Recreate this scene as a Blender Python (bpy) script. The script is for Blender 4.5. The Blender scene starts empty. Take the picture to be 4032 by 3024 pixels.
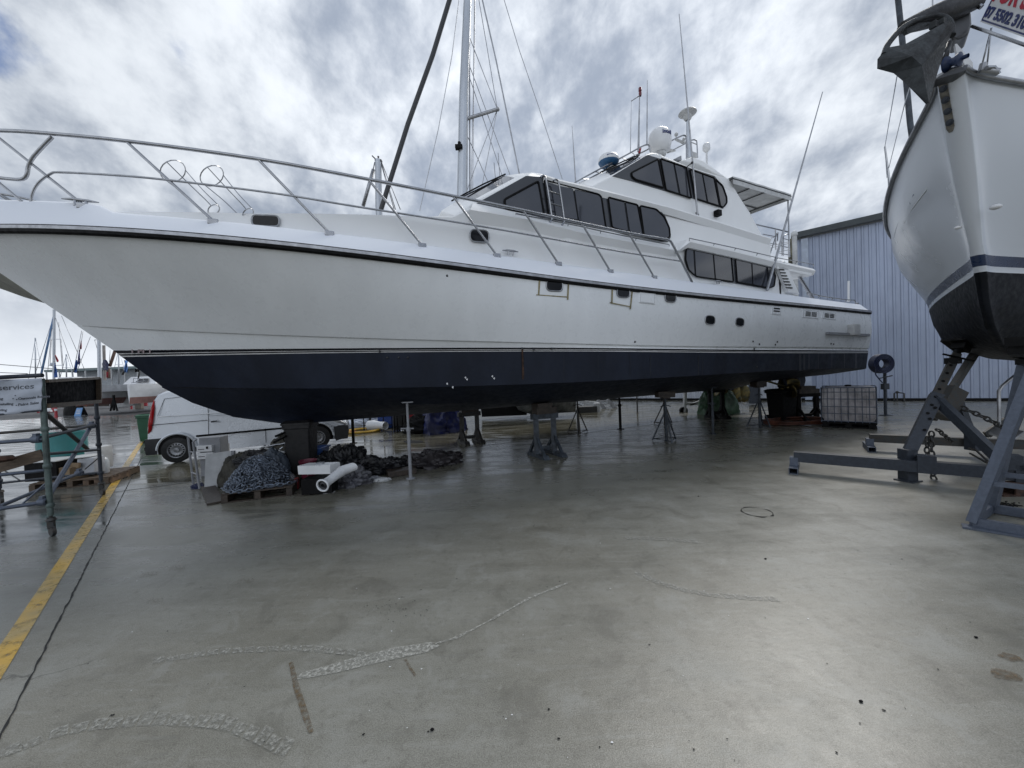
import bpy, bmesh, math, random
import numpy as np
from mathutils import Vector, Matrix, noise
R = math.radians
scene = bpy.context.scene
COL = scene.collection
# ------------------------------------------------------------ camera
FOC, EYE, PITCH, ROLL = 1514.0, 1.9, .021, .042
fw = Vector((0, math.cos(PITCH), -math.sin(PITCH)))
up0 = Vector((0, math.sin(PITCH), math.cos(PITCH)))
rt0 = Vector((1, 0, 0))
rt = rt0*math.cos(ROLL) - up0*math.sin(ROLL)
up = up0*math.cos(ROLL) + rt0*math.sin(ROLL)
CAM = Vector((0, 0, EYE))
cd = bpy.data.cameras.new('camera'); co = bpy.data.objects.new('camera', cd); COL.objects.link(co)
cd.sensor_width = 36; cd.sensor_fit = 'HORIZONTAL'; cd.lens = FOC/4032*36
cd.clip_start = .05; cd.clip_end = 3000
co.matrix_world = Matrix(((rt.x, up.x, -fw.x, 0), (rt.y, up.y, -fw.y, 0), (rt.z, up.z, -fw.z, EYE), (0, 0, 0, 1)))
scene.camera = co
scene.view_settings.view_transform = 'Standard'; scene.view_settings.look = 'None'
scene.view_settings.gamma = 1; scene.view_settings.exposure = 0.34
scene.render.engine = 'CYCLES'
# ------------------------------------------------------------ sky
SUN_EL, SUN_AZ = 46, 37           # azimuth clockwise from +Y
world = bpy.data.worlds.new('World'); scene.world = world; world.use_nodes = True
nt = world.node_tree; nt.nodes.clear()
def nd(t, kind, **kw):
    n = t.nodes.new(kind)
    for k, v in kw.items():
        if k == 'i':
            for a, b in v.items(): n.inputs[a].default_value = b
        else: setattr(n, k, v)
    return n
def lk(t, a, b): t.links.new(a, b)
def mth(t, op, a, b=None, c=None, clamp=False):
    n = t.nodes.new('ShaderNodeMath'); n.operation = op; n.use_clamp = clamp
    for i, v in enumerate((a, b, c)):
        if v is None: continue
        if isinstance(v, (int, float)): n.inputs[i].default_value = v
        else: t.links.new(v, n.inputs[i])
    return n.outputs[0]
def mrange(t, v, a, b, c=0, d=1, smooth=True):
    n = t.nodes.new('ShaderNodeMapRange'); n.interpolation_type = 'SMOOTHSTEP' if smooth else 'LINEAR'
    t.links.new(v, n.inputs[0])
    for i, q in enumerate((a, b, c, d)): n.inputs[i+1].default_value = q
    return n.outputs[0]
def mixc(t, fac, a, b, mode='MIX'):
    n = t.nodes.new('ShaderNodeMix'); n.data_type = 'RGBA'; n.blend_type = mode
    for idx, v in ((0, fac), (6, a), (7, b)):
        if isinstance(v, (int, float)): n.inputs[idx].default_value = v
        elif isinstance(v, tuple): n.inputs[idx].default_value = (*v[:3], 1)
        else: t.links.new(v, n.inputs[idx])
    return n.outputs[2]
def nz(t, vec, scale, detail=4, rough=.5, dist=0):
    n = nd(t, 'ShaderNodeTexNoise', i={'Scale': scale, 'Detail': detail, 'Roughness': rough, 'Distortion': dist})
    if vec is not None: t.links.new(vec, n.inputs['Vector'])
    return n.outputs[0]
tc = nd(nt, 'ShaderNodeTexCoord')
sep = nd(nt, 'ShaderNodeSeparateXYZ'); lk(nt, tc.outputs['Generated'], sep.inputs[0])
zz = mth(nt, 'ADD', mth(nt, 'MAXIMUM', sep.outputs[2], 0), .75)
cx = mth(nt, 'DIVIDE', sep.outputs[0], zz); cy = mth(nt, 'DIVIDE', sep.outputs[1], zz)
cv = nd(nt, 'ShaderNodeCombineXYZ', i={2: 3.7}); lk(nt, cx, cv.inputs[0]); lk(nt, cy, cv.inputs[1])
rotm = nd(nt, 'ShaderNodeMapping'); rotm.inputs['Rotation'].default_value = (0, 0, R(35)); rotm.inputs['Scale'].default_value = (1.0, .8, 1)
lk(nt, cv.outputs[0], rotm.inputs[0])
V = rotm.outputs[0]
big = nz(nt, V, 2.0, 3, .5, .3)
mid = nz(nt, V, 4.6, 9, .57, .12)
fine = nz(nt, V, 15, 6, .6, .1)
sky = nd(nt, 'ShaderNodeTexSky'); sky.sky_type = 'NISHITA'; sky.sun_disc = False
sky.sun_elevation = R(SUN_EL); sky.sun_rotation = R(SUN_AZ)
# thin spots of open sky, only towards the upper left (north-west)
dens = mth(nt, 'ADD', mth(nt, 'MULTIPLY', mid, .75), mth(nt, 'MULTIPLY', big, .35))
def dirdot(v):
    n = nt.nodes.new('ShaderNodeVectorMath'); n.operation = 'DOT_PRODUCT'
    lk(nt, tc.outputs['Generated'], n.inputs[0]); n.inputs[1].default_value = Vector(v).normalized(); return n.outputs['Value']
ga = mrange(nt, dirdot((-1.18, 1, 1.12)), .965, .999); gb = mrange(nt, dirdot((-.60, 1, .84)), .985, .999); gc = mrange(nt, dirdot((-1.32, 1, .70)), .985, .999)
thr = mth(nt, 'ADD', mth(nt, 'ADD', mth(nt, 'MULTIPLY', ga, .19), mth(nt, 'MULTIPLY', gb, .15)), mth(nt, 'MULTIPLY_ADD', gc, .10, .27))
cover = mrange(nt, mth(nt, 'SUBTRACT', dens, thr), -.02, .10)
shade = mth(nt, 'ADD', mth(nt, 'MULTIPLY', mid, .42), mth(nt, 'ADD', mth(nt, 'MULTIPLY', big, .62), mth(nt, 'MULTIPLY', fine, .34)))
sh = mrange(nt, shade, .59, .84)
# light coming through thinner cloud around the hidden sun
g1 = mrange(nt, dirdot((.1, 1, .95)), .80, 1.0)
g2 = mrange(nt, dirdot((.75, 1, .62)), .86, 1.0)
g3 = mrange(nt, dirdot((-.3, 1, .7)), .88, 1.0)
glow = mth(nt, 'ADD', mth(nt, 'MULTIPLY', g1, .30), mth(nt, 'ADD', mth(nt, 'MULTIPLY', g2, .16), mth(nt, 'MULTIPLY', g3, .12)))
back = mrange(nt, sep.outputs[1], .1, -.5, 0, 1.0)  # extra brightness added to the unseen sky behind the camera, fills the near hull side
val = mth(nt, 'ADD', mth(nt, 'ADD', sh, glow), back)
low = mixc(nt, sh, (2.35, 2.75, 3.45), (6.5, 6.9, 7.4))
lum = mixc(nt, 1.0, low, mixc(nt, mth(nt, 'ADD', glow, back), (1, 1, 1), (1.75, 1.72, 1.7)), 'MULTIPLY')
hor = mrange(nt, sep.outputs[2], 0, .26, .9, 0)
lum = mixc(nt, hor, lum, (7.9, 8.3, 8.8))
bluesky = mixc(nt, 1.0, sky.outputs[0], (.62, .75, 1.0), 'MULTIPLY')
fin = mixc(nt, mth(nt, 'MAXIMUM', cover, mth(nt, 'MULTIPLY', hor, 1.0)), bluesky, lum)
bg = nd(nt, 'ShaderNodeBackground', i={1: .1}); lk(nt, fin, bg.inputs[0])
wo = nd(nt, 'ShaderNodeOutputWorld'); lk(nt, bg.outputs[0], wo.inputs[0])
# ------------------------------------------------------------ sun behind the cloud
sl = bpy.data.lights.new('sun', 'SUN'); sl.energy = 1.25; sl.angle = R(20); sl.color = (1, .96, .9)
so = bpy.data.objects.new('sun', sl); COL.objects.link(so)
sd = Vector((math.sin(R(SUN_AZ))*math.cos(R(SUN_EL)), math.cos(R(SUN_AZ))*math.cos(R(SUN_EL)), math.sin(R(SUN_EL))))
so.rotation_euler = (-sd).to_track_quat('-Z', 'Y').to_euler(); so.location = (0, 0, 60)

# ------------------------------------------------------------ measuring helpers: photo pixel -> place in the yard
def ray(px, py): return rt*((px-2016)/FOC) + up*((1512-py)/FOC) + fw
def G(px, py, z=0.0):
    d = ray(px, py); return CAM + d*((z-EYE)/d.z)
def D(px, py, y):
    d = ray(px, py); return CAM + d*(y/d.y)
YO = Vector((.13, 9.9, 0)); YA = Vector((.901, .434, 0)).normalized(); YN = Vector((-YA.y, YA.x, 0))
def ysolve(px, py, b):
    d = ray(px, py); s = 0.; z = 3.
    for i in range(60 if callable(b) else 1):
        bb = b(s, z) if callable(b) else b
        k = ((YO-CAM).dot(YN) - bb)/d.dot(YN); p = CAM + d*k - YO
        if callable(b): s = .5*s+.5*p.dot(YA); z = .5*z+.5*p.z
        else: s, z = p.dot(YA), p.z
    return s, z, (b(s, z) if callable(b) else b)
def YP(s, b, z): return YO + YA*s - YN*b + Vector((0, 0, z))
def Y(px, py, b): s, z, bb = ysolve(px, py, b); return YP(s, bb, z)

# ------------------------------------------------------------ mesh builder
class MB:
    def __init__(s, smooth=False): s.v = []; s.f = []; s.m = []; s.sm = []; s.smooth = smooth; s.mi = 0
    def add(s, vs, fs, smooth=None):
        o = len(s.v); s.v += [Vector(v) for v in vs]
        for f in fs: s.f.append([i+o for i in f]); s.m.append(s.mi); s.sm.append(s.smooth if smooth is None else smooth)
        return s
    def box(s, c, size, rot=None, bev=0):
        hx, hy, hz = [q/2 for q in size]; c = Vector(c)
        rm = rot.to_3x3() if isinstance(rot, Matrix) else (Matrix.Rotation(rot, 3, 'Z') if rot is not None else Matrix.Identity(3))
        if bev:
            b = min(bev, hx*.9, hy*.9, hz*.9); vs = []; 
            bm = bmesh.new(); bmesh.ops.create_cube(bm, size=1)
            for v in bm.verts: v.co = Vector((v.co.x*hx*2, v.co.y*hy*2, v.co.z*hz*2))
            bmesh.ops.bevel(bm, geom=list(bm.edges), offset=b, segments=2, affect='EDGES', profile=.6)
            bm.verts.index_update()
            s.add([rm @ v.co + c for v in bm.verts], [[v.index for v in f.verts] for f in bm.faces]); bm.free(); return s
        vs = [rm @ Vector((x*hx, y*hy, z*hz)) + c for x in (-1, 1) for y in (-1, 1) for z in (-1, 1)]
        return s.add(vs, [(0, 1, 3, 2), (4, 6, 7, 5), (0, 4, 5, 1), (2, 3, 7, 6), (0, 2, 6, 4), (1, 5, 7, 3)], False)
    def beam(s, p, q, w, h=None, upv=(0, 0, 1)):
        p = Vector(p); q = Vector(q); h = h or w; d = (q-p); L = d.length; d.normalize()
        side = d.cross(Vector(upv))
        if side.length < .02: side = d.cross(Vector((0, 1, 0)))
        side.normalize(); u_ = side.cross(d)
        vs = [a + side*(i*w/2) + u_*(j*h/2) for a in (p, q) for i, j in ((-1, -1), (1, -1), (1, 1), (-1, 1))]
        return s.add(vs, [(3, 2, 1, 0), (4, 5, 6, 7), (0, 1, 5, 4), (1, 2, 6, 5), (2, 3, 7, 6), (3, 0, 4, 7)], False)
    def tube(s, pts, r, n=8, caps=True, closed=False):
        pts = [Vector(p) for p in pts]; N = len(pts)
        rs = r if isinstance(r, (list, tuple)) else [r]*N
        vs = []; prev = None
        for i, p in enumerate(pts):
            a = pts[i-1] if (i or closed) else p; b = pts[(i+1) % N] if (i < N-1 or closed) else p
            t = (b-a).normalized()
            if prev is None:
                x = t.cross(Vector((0, 0, 1)))
                if x.length < .05: x = t.cross(Vector((1, 0, 0)))
                x.normalize()
            else:
                x = prev - t*prev.dot(t); x.normalize()
            prev = x; y = t.cross(x)
            vs += [p + (x*math.cos(k*2*math.pi/n)+y*math.sin(k*2*math.pi/n))*rs[i] for k in range(n)]
        fs = []
        for i in range(N if closed else N-1):
            j = (i+1) % N
            fs += [(i*n+k, i*n+(k+1) % n, j*n+(k+1) % n, j*n+k) for k in range(n)]
        s.add(vs, fs, True)
        if caps and not closed:
            o = len(s.v)-len(vs)
            for ring in (list(range(n))[::-1], [(N-1)*n+k for k in range(n)]):
                s.f.append([o+k for k in ring]); s.m.append(s.mi); s.sm.append(False)
        return s
    def poly(s, pts, th):                   # flat outline given thickness along vector th
        pts = [Vector(p) for p in pts]; th = Vector(th); n = len(pts)
        return s.add(pts + [p+th for p in pts], [list(range(n))[::-1], [n+i for i in range(n)]] + [(i, (i+1) % n, n+(i+1) % n, n+i) for i in range(n)], False)
    def rows(s, rows, smooth=None, closed=False, cap0=False, cap1=False):    # loft rows of equal length
        n = len(rows[0]); vs = [p for r_ in rows for p in r_]; fs = []
        for i in range(len(rows)-1):
            for k in range(n if closed else n-1):
                k2 = (k+1) % n; fs.append((i*n+k, i*n+k2, (i+1)*n+k2, (i+1)*n+k))
        if cap0: fs.append(list(range(n))[::-1])
        if cap1: fs.append([(len(rows)-1)*n+k for k in range(n)])
        return s.add(vs, fs, smooth)
    def lathe(s, prof, c, n=24, axis=None, smooth=True):   # prof (r,z)
        c = Vector(c); q = Vector(axis or (0, 0, 1)).to_track_quat('Z', 'Y').to_matrix()
        rows = [[q @ Vector((r_*math.cos(k*2*math.pi/n), r_*math.sin(k*2*math.pi/n), z_)) + c for k in range(n)] for r_, z_ in prof]
        return s.rows(rows, smooth, True)
    def ball(s, c, r, n=16, sq=(1, 1, 1)):
        c = Vector(c)
        rows = [[c + Vector((math.sin(a)*math.cos(k*2*math.pi/n)*r*sq[0], math.sin(a)*math.sin(k*2*math.pi/n)*r*sq[1], math.cos(a)*r*sq[2])) for k in range(n)] for a in [math.pi*i/(n//2) + (1e-3 if i == 0 else 0) - (1e-3 if i == n//2 else 0) for i in range(n//2+1)]]
        return s.rows(rows, True, True)
def smooth_line(pts, k=6):                  # Catmull-Rom
    pts = [Vector(p) for p in pts]; out = []
    P = [pts[0]*2-pts[1]] + pts + [pts[-1]*2-pts[-2]]
    for i in range(1, len(P)-2):
        for j in range(k):
            t = j/k; a, b, c, d = P[i-1], P[i], P[i+1], P[i+2]
            out.append(.5*((2*b)+(c-a)*t+(2*a-5*b+4*c-d)*t*t+(3*b-a-3*c+d)*t**3))
    out.append(pts[-1]); return out
def rnd2(pts, r, k=4, which=None):          # round the corners of a 2-D outline
    out = []; n = len(pts)
    for i, p in enumerate(pts):
        p = Vector((*p, 0)); a = Vector((*pts[i-1], 0)); b = Vector((*pts[(i+1) % n], 0))
        rr = r if which is None else which.get(i, 0)
        if rr <= 0: out.append((p.x, p.y)); continue
        ra = min(rr, (a-p).length*.48); rb = min(rr, (b-p).length*.48)
        A = p+(a-p).normalized()*ra; B_ = p+(b-p).normalized()*rb
        for j in range(k+1):
            t = j/k; q = A*(1-t)**2 + p*2*t*(1-t) + B_*t*t; out.append((q.x, q.y))
    return out

# ------------------------------------------------------------ object helpers
def thing(name, label, cat, loc=(0, 0, 0), group=None, rz=0):
    o = bpy.data.objects.new(name, None); COL.objects.link(o); o.location = loc; o.rotation_euler = (0, 0, rz)
    o['label'] = label; o['category'] = cat; o.empty_display_size = .2
    if group: o['group'] = group
    return o
WL = {}
def obj(name, mb, mats, parent=None, local=False, loc=None, label=None, cat=None, group=None, kind=None, bevel=0, sharp=50):
    """mb in world coordinates unless local=True; origin moved to the parent's (or the mesh's own base) point"""
    if not isinstance(mats, (list, tuple)): mats = [mats]
    if parent is not None: off = Vector(WL.get(parent.name, parent.matrix_basis.translation)) if not local else Vector()
    elif loc is not None: off = Vector(loc)
    elif local: off = Vector()
    else:
        a = np.array([tuple(v) for v in mb.v]); off = Vector(((a[:, 0].min()+a[:, 0].max())/2, (a[:, 1].min()+a[:, 1].max())/2, a[:, 2].min()))
    me = bpy.data.meshes.new(name); me.from_pydata([tuple(v-off) for v in mb.v], [], mb.f)
    for m in mats: me.materials.append(m)
    me.polygons.foreach_set('material_index', mb.m); me.polygons.foreach_set('use_smooth', mb.sm)
    bm = bmesh.new(); bm.from_mesh(me); bmesh.ops.remove_doubles(bm, verts=bm.verts, dist=1e-5); bmesh.ops.recalc_face_normals(bm, faces=bm.faces); 
    if sharp:
        for e in bm.edges:
            if len(e.link_faces) == 2 and e.calc_face_angle(0) > R(sharp): e.smooth = False
    bm.to_mesh(me); bm.free()
    me.update()
    o = bpy.data.objects.new(name, me); COL.objects.link(o)
    if parent is not None:
        o.parent = parent; WL[o.name] = off
    else:
        o.location = off if not local else (loc or (0, 0, 0)); WL[o.name] = off
    if label: o['label'] = label
    if cat: o['category'] = cat
    if group: o['group'] = group
    if kind: o['kind'] = kind
    if bevel:
        b = o.modifiers.new('bevel', 'BEVEL'); b.width = bevel; b.segments = 2; b.limit_method = 'ANGLE'; b.angle_limit = R(40)
    return o
def copy_tree(o, parent=None):
    c = o.copy(); COL.objects.link(c); c.parent = parent
    for ch in list(o.children): copy_tree(ch, c)
    return c
def text_mb(txt, size, bold=0.0, ext=.002, font=None, sx=1, shear=0):
    cu = bpy.data.curves.new('t', 'FONT'); cu.body = txt; cu.size = size; cu.extrude = ext; cu.offset = bold; cu.shear = shear; cu.resolution_u = 3
    o = bpy.data.objects.new('t', cu); COL.objects.link(o); dg = bpy.context.evaluated_depsgraph_get(); dg.update()
    me = bpy.data.meshes.new_from_object(o.evaluated_get(dg)); m = MB(); m.add([Vector((v.co.x*sx, v.co.y, v.co.z)) for v in me.vertices], [list(p.vertices) for p in me.polygons], False)
    bpy.data.objects.remove(o); bpy.data.curves.remove(cu); bpy.data.meshes.remove(me); return m
def place_text(m, o, xdir, ydir):
    o = Vector(o); x = Vector(xdir).normalized(); y = Vector(ydir); y = (y-x*y.dot(x)).normalized(); z = x.cross(y)
    m.v = [o+x*v.x+y*v.y+z*v.z for v in m.v]; return m

# ------------------------------------------------------------ materials
def mat(name, col, rough=.5, metal=0, var=.12, scale=3, bump=0, bscale=40, spec=.5, col2=None, alpha=None, trans=0, coat=0, streak=0):
    m = bpy.data.materials.new(name); m.use_nodes = True; t = m.node_tree; b = t.nodes['Principled BSDF']
    tcn = nd(t, 'ShaderNodeTexCoord'); v = tcn.outputs['Object']
    if streak:
        mp = nd(t, 'ShaderNodeMapping'); mp.inputs['Scale'].default_value = (1, 1, 1/streak); lk(t, v, mp.inputs[0]); v2 = mp.outputs[0]
    else: v2 = v
    n = nz(t, v2, scale, 6, .6)
    f = mrange(t, n, .3, .72)
    c2 = col2 if col2 else tuple(max(0, c*(1-var*2.2)) for c in col)
    lk(t, mixc(t, f, c2, col), b.inputs['Base Color'])
    n2 = nz(t, v, scale*4.3, 4, .6)
    lk(t, mrange(t, n2, .25, .75, max(.02, rough*.8), min(1, rough*1.2)), b.inputs['Roughness'])
    b.inputs['Metallic'].default_value = metal; b.inputs['Specular IOR Level'].default_value = spec
    if coat: b.inputs['Coat Weight'].default_value = coat; b.inputs['Coat Roughness'].default_value = .08
    if trans: b.inputs['Transmission Weight'].default_value = trans
    if bump:
        bn = nd(t, 'ShaderNodeBump', i={'Strength': bump, 'Distance': .01}); lk(t, nz(t, v, bscale, 5, .6), bn.inputs['Height']); lk(t, bn.outputs[0], b.inputs['Normal'])
    return m
M = dict(port=mat('porthole_glass', (.008, .009, .012), .2, spec=.25),
 gel=mat('white_gelcoat', (.80, .825, .84), .30, var=.035, scale=1.6, streak=7),
 gel2=mat('bulwark_gelcoat', (.78, .81, .86), .4, var=.01, scale=.8),
 gelw=mat('house_gelcoat', (.80, .81, .81), .4, var=.012, scale=1.3),
 under=mat('cream_underside', (.62, .60, .53), .5),
 stripe=mat('black_stripe', (.008, .009, .014), .2, var=.1),
 pin=mat('white_pinstripe', (.75, .75, .75), .4),
 anti=mat('dark_antifoul', (.017, .023, .040), .55, var=.2, scale=1.6, streak=5, bump=.05, bscale=30, spec=.3),
 glass=mat('tinted_glass', (.035, .038, .048), .06, var=.05, spec=.8),
 tint=mat('tinted_panel', (.05, .054, .062), .16, var=.05),
 black=mat('black_rubber', (.004, .004, .0045), .65, spec=.18),
 steel=mat('stainless_tube', (.36, .37, .39), .25, 1, var=.1, scale=8),
 alu=mat('dull_aluminium', (.42, .43, .45), .42, .9, var=.15, scale=6),
 galv=mat('galvanised_steel', (.11, .13, .17), .5, .4, var=.1, scale=25, bump=.1),
 gsteel=mat('grey_painted_steel', (.033, .041, .055), .55, .1, var=.15, scale=22, bump=.15),
 dsteel=mat('dark_painted_steel', (.04, .048, .052), .55, .3, var=.3, scale=16, bump=.2, col2=(.05, .042, .035)),
 bsteel=mat('blue_grey_steel', (.06, .075, .095), .55, .15, var=.3, scale=9, bump=.15),
 wood=mat('weathered_wood', (.13, .092, .06), .6, var=.25, scale=12, bump=.3, streak=.1),
 dwood=mat('wet_dark_wood', (.05, .036, .026), .5, var=.3, scale=12, bump=.3),
 white=mat('white_plastic', (.72, .73, .74), .35, var=.05),
 offw=mat('dirty_white', (.55, .56, .56), .5, var=.12, scale=5),
 blue=mat('blue_plastic', (.02, .06, .28), .4, var=.15), lblue=mat('light_blue', (.16, .36, .68), .5),
 red=mat('red_plastic', (.38, .02, .03), .4), orange=mat('orange_plastic', (.75, .14, .03), .5),
 yellow=mat('yellow_plastic', (.6, .36, .03), .5), green=mat('green_plastic', (.012, .085, .04), .45),
 teal=mat('teal_plastic', (.05, .24, .24), .4, var=.1, scale=2),
 cloth=mat('dark_tarpaulin', (.007, .0075, .010), .5, var=.3, scale=6, bump=.5, bscale=14),
 khaki=mat('khaki_canvas', (.045, .042, .03), .7, var=.3, scale=5, bump=.3), navy=mat('navy_cover', (.015, .022, .07), .6, bump=.3, bscale=15),
 bcloth=mat('blue_tarpaulin', (.003, .010, .09), .4, var=.3, bump=.4, bscale=10), gcloth=mat('green_tarpaulin', (.06, .13, .07), .5, var=.3, bump=.4, bscale=10),
 wcloth=mat('white_sheeting', (.46, .50, .57), .5, bump=.4, bscale=12), dgrey=mat('charcoal_plastic', (.03, .032, .036), .4),
 tyre=mat('tyre_rubber', (.016, .016, .017), .7, bump=.2), bronze=mat('bronze', (.20, .15, .05), .4, .8, var=.3, scale=6, col2=(.05, .055, .04)),
 tape=mat('masking_tape', (.36, .31, .17), .7, var=.3, scale=15), card=mat('cardboard', (.24, .17, .10), .8),
 rust=mat('rusty_steel', (.09, .045, .028), .8, var=.4, scale=10), lamp=mat('lamp_glass', (.6, .62, .65), .08, spec=.8), redl=mat('red_lens', (.45, .01, .015), .15),
 vanw=mat('van_paint', (.62, .65, .69), .28, .25, var=.004, scale=.25), anchor=mat('anchor_galvanised', (.045, .052, .056), .6, .3, var=.3, scale=9, bump=.2),
 chainm=mat('galvanised_chain', (.20, .235, .29), .4, .7, var=.3, scale=20), greyp=mat('grey_plastic', (.28, .29, .31), .5),
 mast=mat('mast_aluminium', (.50, .53, .57), .35, .6, var=.08, scale=2, streak=6), letter=mat('sign_blue', (.03, .045, .16), .5), lred=mat('sign_red', (.5, .03, .06), .5), lgrey=mat('grey_lettering', (.10, .11, .13), .6))
# ============================================================ GROUND
def nt_warp(t, P):
    n = nd(t, 'ShaderNodeTexNoise', i={'Scale': 1.7, 'Detail': 5}); t.links.new(P, n.inputs['Vector'])
    v = nd(t, 'ShaderNodeVectorMath'); v.operation = 'MULTIPLY_ADD'; t.links.new(n.outputs['Color'], v.inputs[0]); v.inputs[1].default_value = (.9, .9, .9); t.links.new(P, v.inputs[2]); return v.outputs[0]
def ground_mat():
    m = bpy.data.materials.new('wet_concrete'); m.use_nodes = True; t = m.node_tree; b = t.nodes['Principled BSDF']
    geo = nd(t, 'ShaderNodeNewGeometry'); P = geo.outputs['Position']
    sp = nd(t, 'ShaderNodeSeparateXYZ'); lk(t, P, sp.inputs[0]); X, Y_ = sp.outputs[0], sp.outputs[1]
    def aff(a, b_, c): return mth(t, 'ADD', mth(t, 'MULTIPLY', X, a), mth(t, 'MULTIPLY_ADD', Y_, b_, c))
    lat = aff(YN.x, YN.y, -YO.dot(YN)); s_ = aff(YA.x, YA.y, -YO.dot(YA))
    jd = aff(.753, .658, -(.753*-2.95+.658*2.12))             # distance right of the long joint
    n1 = nz(t, P, .33, 5, .55); n2 = nz(t, P, 1.3, 6, .6); n3 = nz(t, P, 6, 8, .7); n4 = nz(t, P, 150, 3, .7)
    mp = nd(t, 'ShaderNodeMapping'); mp.inputs['Rotation'].default_value = (0, 0, -.55); mp.inputs['Scale'].default_value = (.35, 2.6, 1); lk(t, P, mp.inputs[0])
    st = nz(t, mp.outputs[0], 1.4, 6, .6, .4)                 # drag streaks
    st2 = nz(t, mp.outputs[0], 9, 4, .6, .2)
    e = mth(t, 'MULTIPLY_ADD', n2, 1.6, -.8); e1 = mth(t, 'MULTIPLY_ADD', n1, 5, -2.5)
    wa = mrange(t, mth(t, 'ADD', lat, mth(t, 'MULTIPLY', e, .2)), 1.05, 1.2)                 # back slab, flooded
    wl_ = mth(t, 'MULTIPLY', mrange(t, mth(t, 'ADD', jd, mth(t, 'MULTIPLY', e, .2)), -.0, .25, 1, 0), mrange(t, mth(t, 'ADD', lat, mth(t, 'ADD', e, 0)), -1.6, -1.35))
    wb = mth(t, 'MULTIPLY', mrange(t, mth(t, 'ADD', s_, mth(t, 'MULTIPLY', e1, .6)), -5.5, -8), mrange(t, mth(t, 'ADD', lat, mth(t, 'ADD', e, mth(t, 'MULTIPLY', e1, .5))), -3.0, -1.2))
    pud = mth(t, 'MAXIMUM', mth(t, 'MAXIMUM', wa, wl_), mth(t, 'MULTIPLY', wb, .55))
    spots = mrange(t, mth(t, 'ADD', mth(t, 'MULTIPLY', st, .6), mth(t, 'MULTIPLY', n2, .4)), .54, .64)
    near = mrange(t, mth(t, 'ADD', lat, mth(t, 'MULTIPLY', e1, .35)), -5.6, -1.9, 0, 1)
    damp = mth(t, 'MULTIPLY', near, mth(t, 'MULTIPLY_ADD', spots, .3, .55))
    wet = mth(t, 'MAXIMUM', pud, damp, clamp=True)
    dry = mixc(t, mrange(t, st, .35, .7), (.145, .141, .115), (.225, .222, .192))
    dry = mixc(t, mth(t, 'MULTIPLY', mrange(t, n1, .40, .60), .6), dry, (.15, .135, .098))
    dry = mixc(t, mth(t, 'MULTIPLY', mrange(t, n2, .50, .66), .5), dry, (.265, .268, .245))
    dry = mixc(t, mth(t, 'MULTIPLY', mrange(t, n3, .52, .72), .5), dry, (.075, .07, .055))
    dry = mixc(t, .42, dry, mixc(t, mrange(t, n4, .35, .65), (.07, .067, .053), (.36, .36, .32)))
    dry = mixc(t, mth(t, 'MULTIPLY', mrange(t, st2, .5, .75), .3), dry, (.28, .285, .265))
    wetc = mixc(t, mrange(t, st, .4, .65), (.07, .064, .042), (.12, .112, .078))
    wetl = mixc(t, mrange(t, n3, .4, .6), (.05, .053, .05), (.085, .09, .085))
    wetc = mixc(t, mrange(t, jd, -.3, .6, 1, 0), wetc, wetl)
    ck = nd(t, 'ShaderNodeTexVoronoi', i={'Scale': .55}); ck.feature = 'DISTANCE_TO_EDGE'; wv_ = nt_warp(t, P); lk(t, wv_, ck.inputs['Vector'])
    crack = mth(t, 'MULTIPLY', mrange(t, ck.outputs['Distance'], .002, .006, 1, 0), mrange(t, n1, .56, .60))
    n5 = nz(t, P, 24, 5, .7); dry = mixc(t, mth(t, 'MULTIPLY', mrange(t, n5, .55, .70), .45), dry, (.09, .085, .068)); dry = mixc(t, mth(t, 'MULTIPLY', mrange(t, n5, .44, .30), .4), dry, (.30, .30, .27))
    n6 = nz(t, P, 2.6, 9, .72, .6); dry = mixc(t, mth(t, 'MULTIPLY', mrange(t, n6, .53, .63), .36), dry, (.27, .272, .25)); dry = mixc(t, mth(t, 'MULTIPLY', mrange(t, n6, .47, .37), .4), dry, (.105, .10, .082))
    oil = nd(t, 'ShaderNodeTexVoronoi', i={'Scale': 1.1}); lk(t, P, oil.inputs['Vector'])
    dry = mixc(t, mth(t, 'MULTIPLY', mrange(t, mth(t, 'ADD', oil.outputs['Distance'], mth(t, 'MULTIPLY', n3, .2)), .14, .26, 1, 0), .4), dry, (.07, .065, .05))
    dry = mixc(t, mth(t, 'MULTIPLY', crack, .6), dry, (.04, .038, .03))
    lk(t, mixc(t, mth(t, 'MULTIPLY', wet, .9), dry, wetc), b.inputs['Base Color'])
    rdry = mth(t, 'ADD', mth(t, 'MULTIPLY', st, .16), mth(t, 'ADD', mth(t, 'MULTIPLY', n3, .2), mth(t, 'MULTIPLY_ADD', n2, .36, .03)))
    rwet = mth(t, 'MULTIPLY_ADD', mrange(t, mth(t, 'ADD', mth(t, 'MULTIPLY', st, .65), mth(t, 'MULTIPLY', n2, .35)), .42, .58), .22, .05)
    rw2 = mth(t, 'ADD', mth(t, 'MULTIPLY', rdry, mth(t, 'SUBTRACT', 1, wet)), mth(t, 'MULTIPLY', rwet, wet))
    lk(t, rw2, b.inputs['Roughness']); lk(t, mth(t, 'MULTIPLY_ADD', pud, .4, .6), b.inputs['Specular IOR Level'])
    bn = nd(t, 'ShaderNodeBump', i={'Distance': .006}); lk(t, mth(t, 'ADD', mth(t, 'MULTIPLY', n4, .3), n3), bn.inputs['Height'])
    lk(t, mth(t, 'MULTIPLY_ADD', wet, -.42, .5), bn.inputs['Strength']); lk(t, bn.outputs[0], b.inputs['Normal'])
    return m
GM = ground_mat()
g = MB(); S_ = 900
g.add([(-S_, -S_, 0), (S_, -S_, 0), (S_, S_, 0), (-S_, S_, 0)], [(0, 1, 2, 3)])
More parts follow.
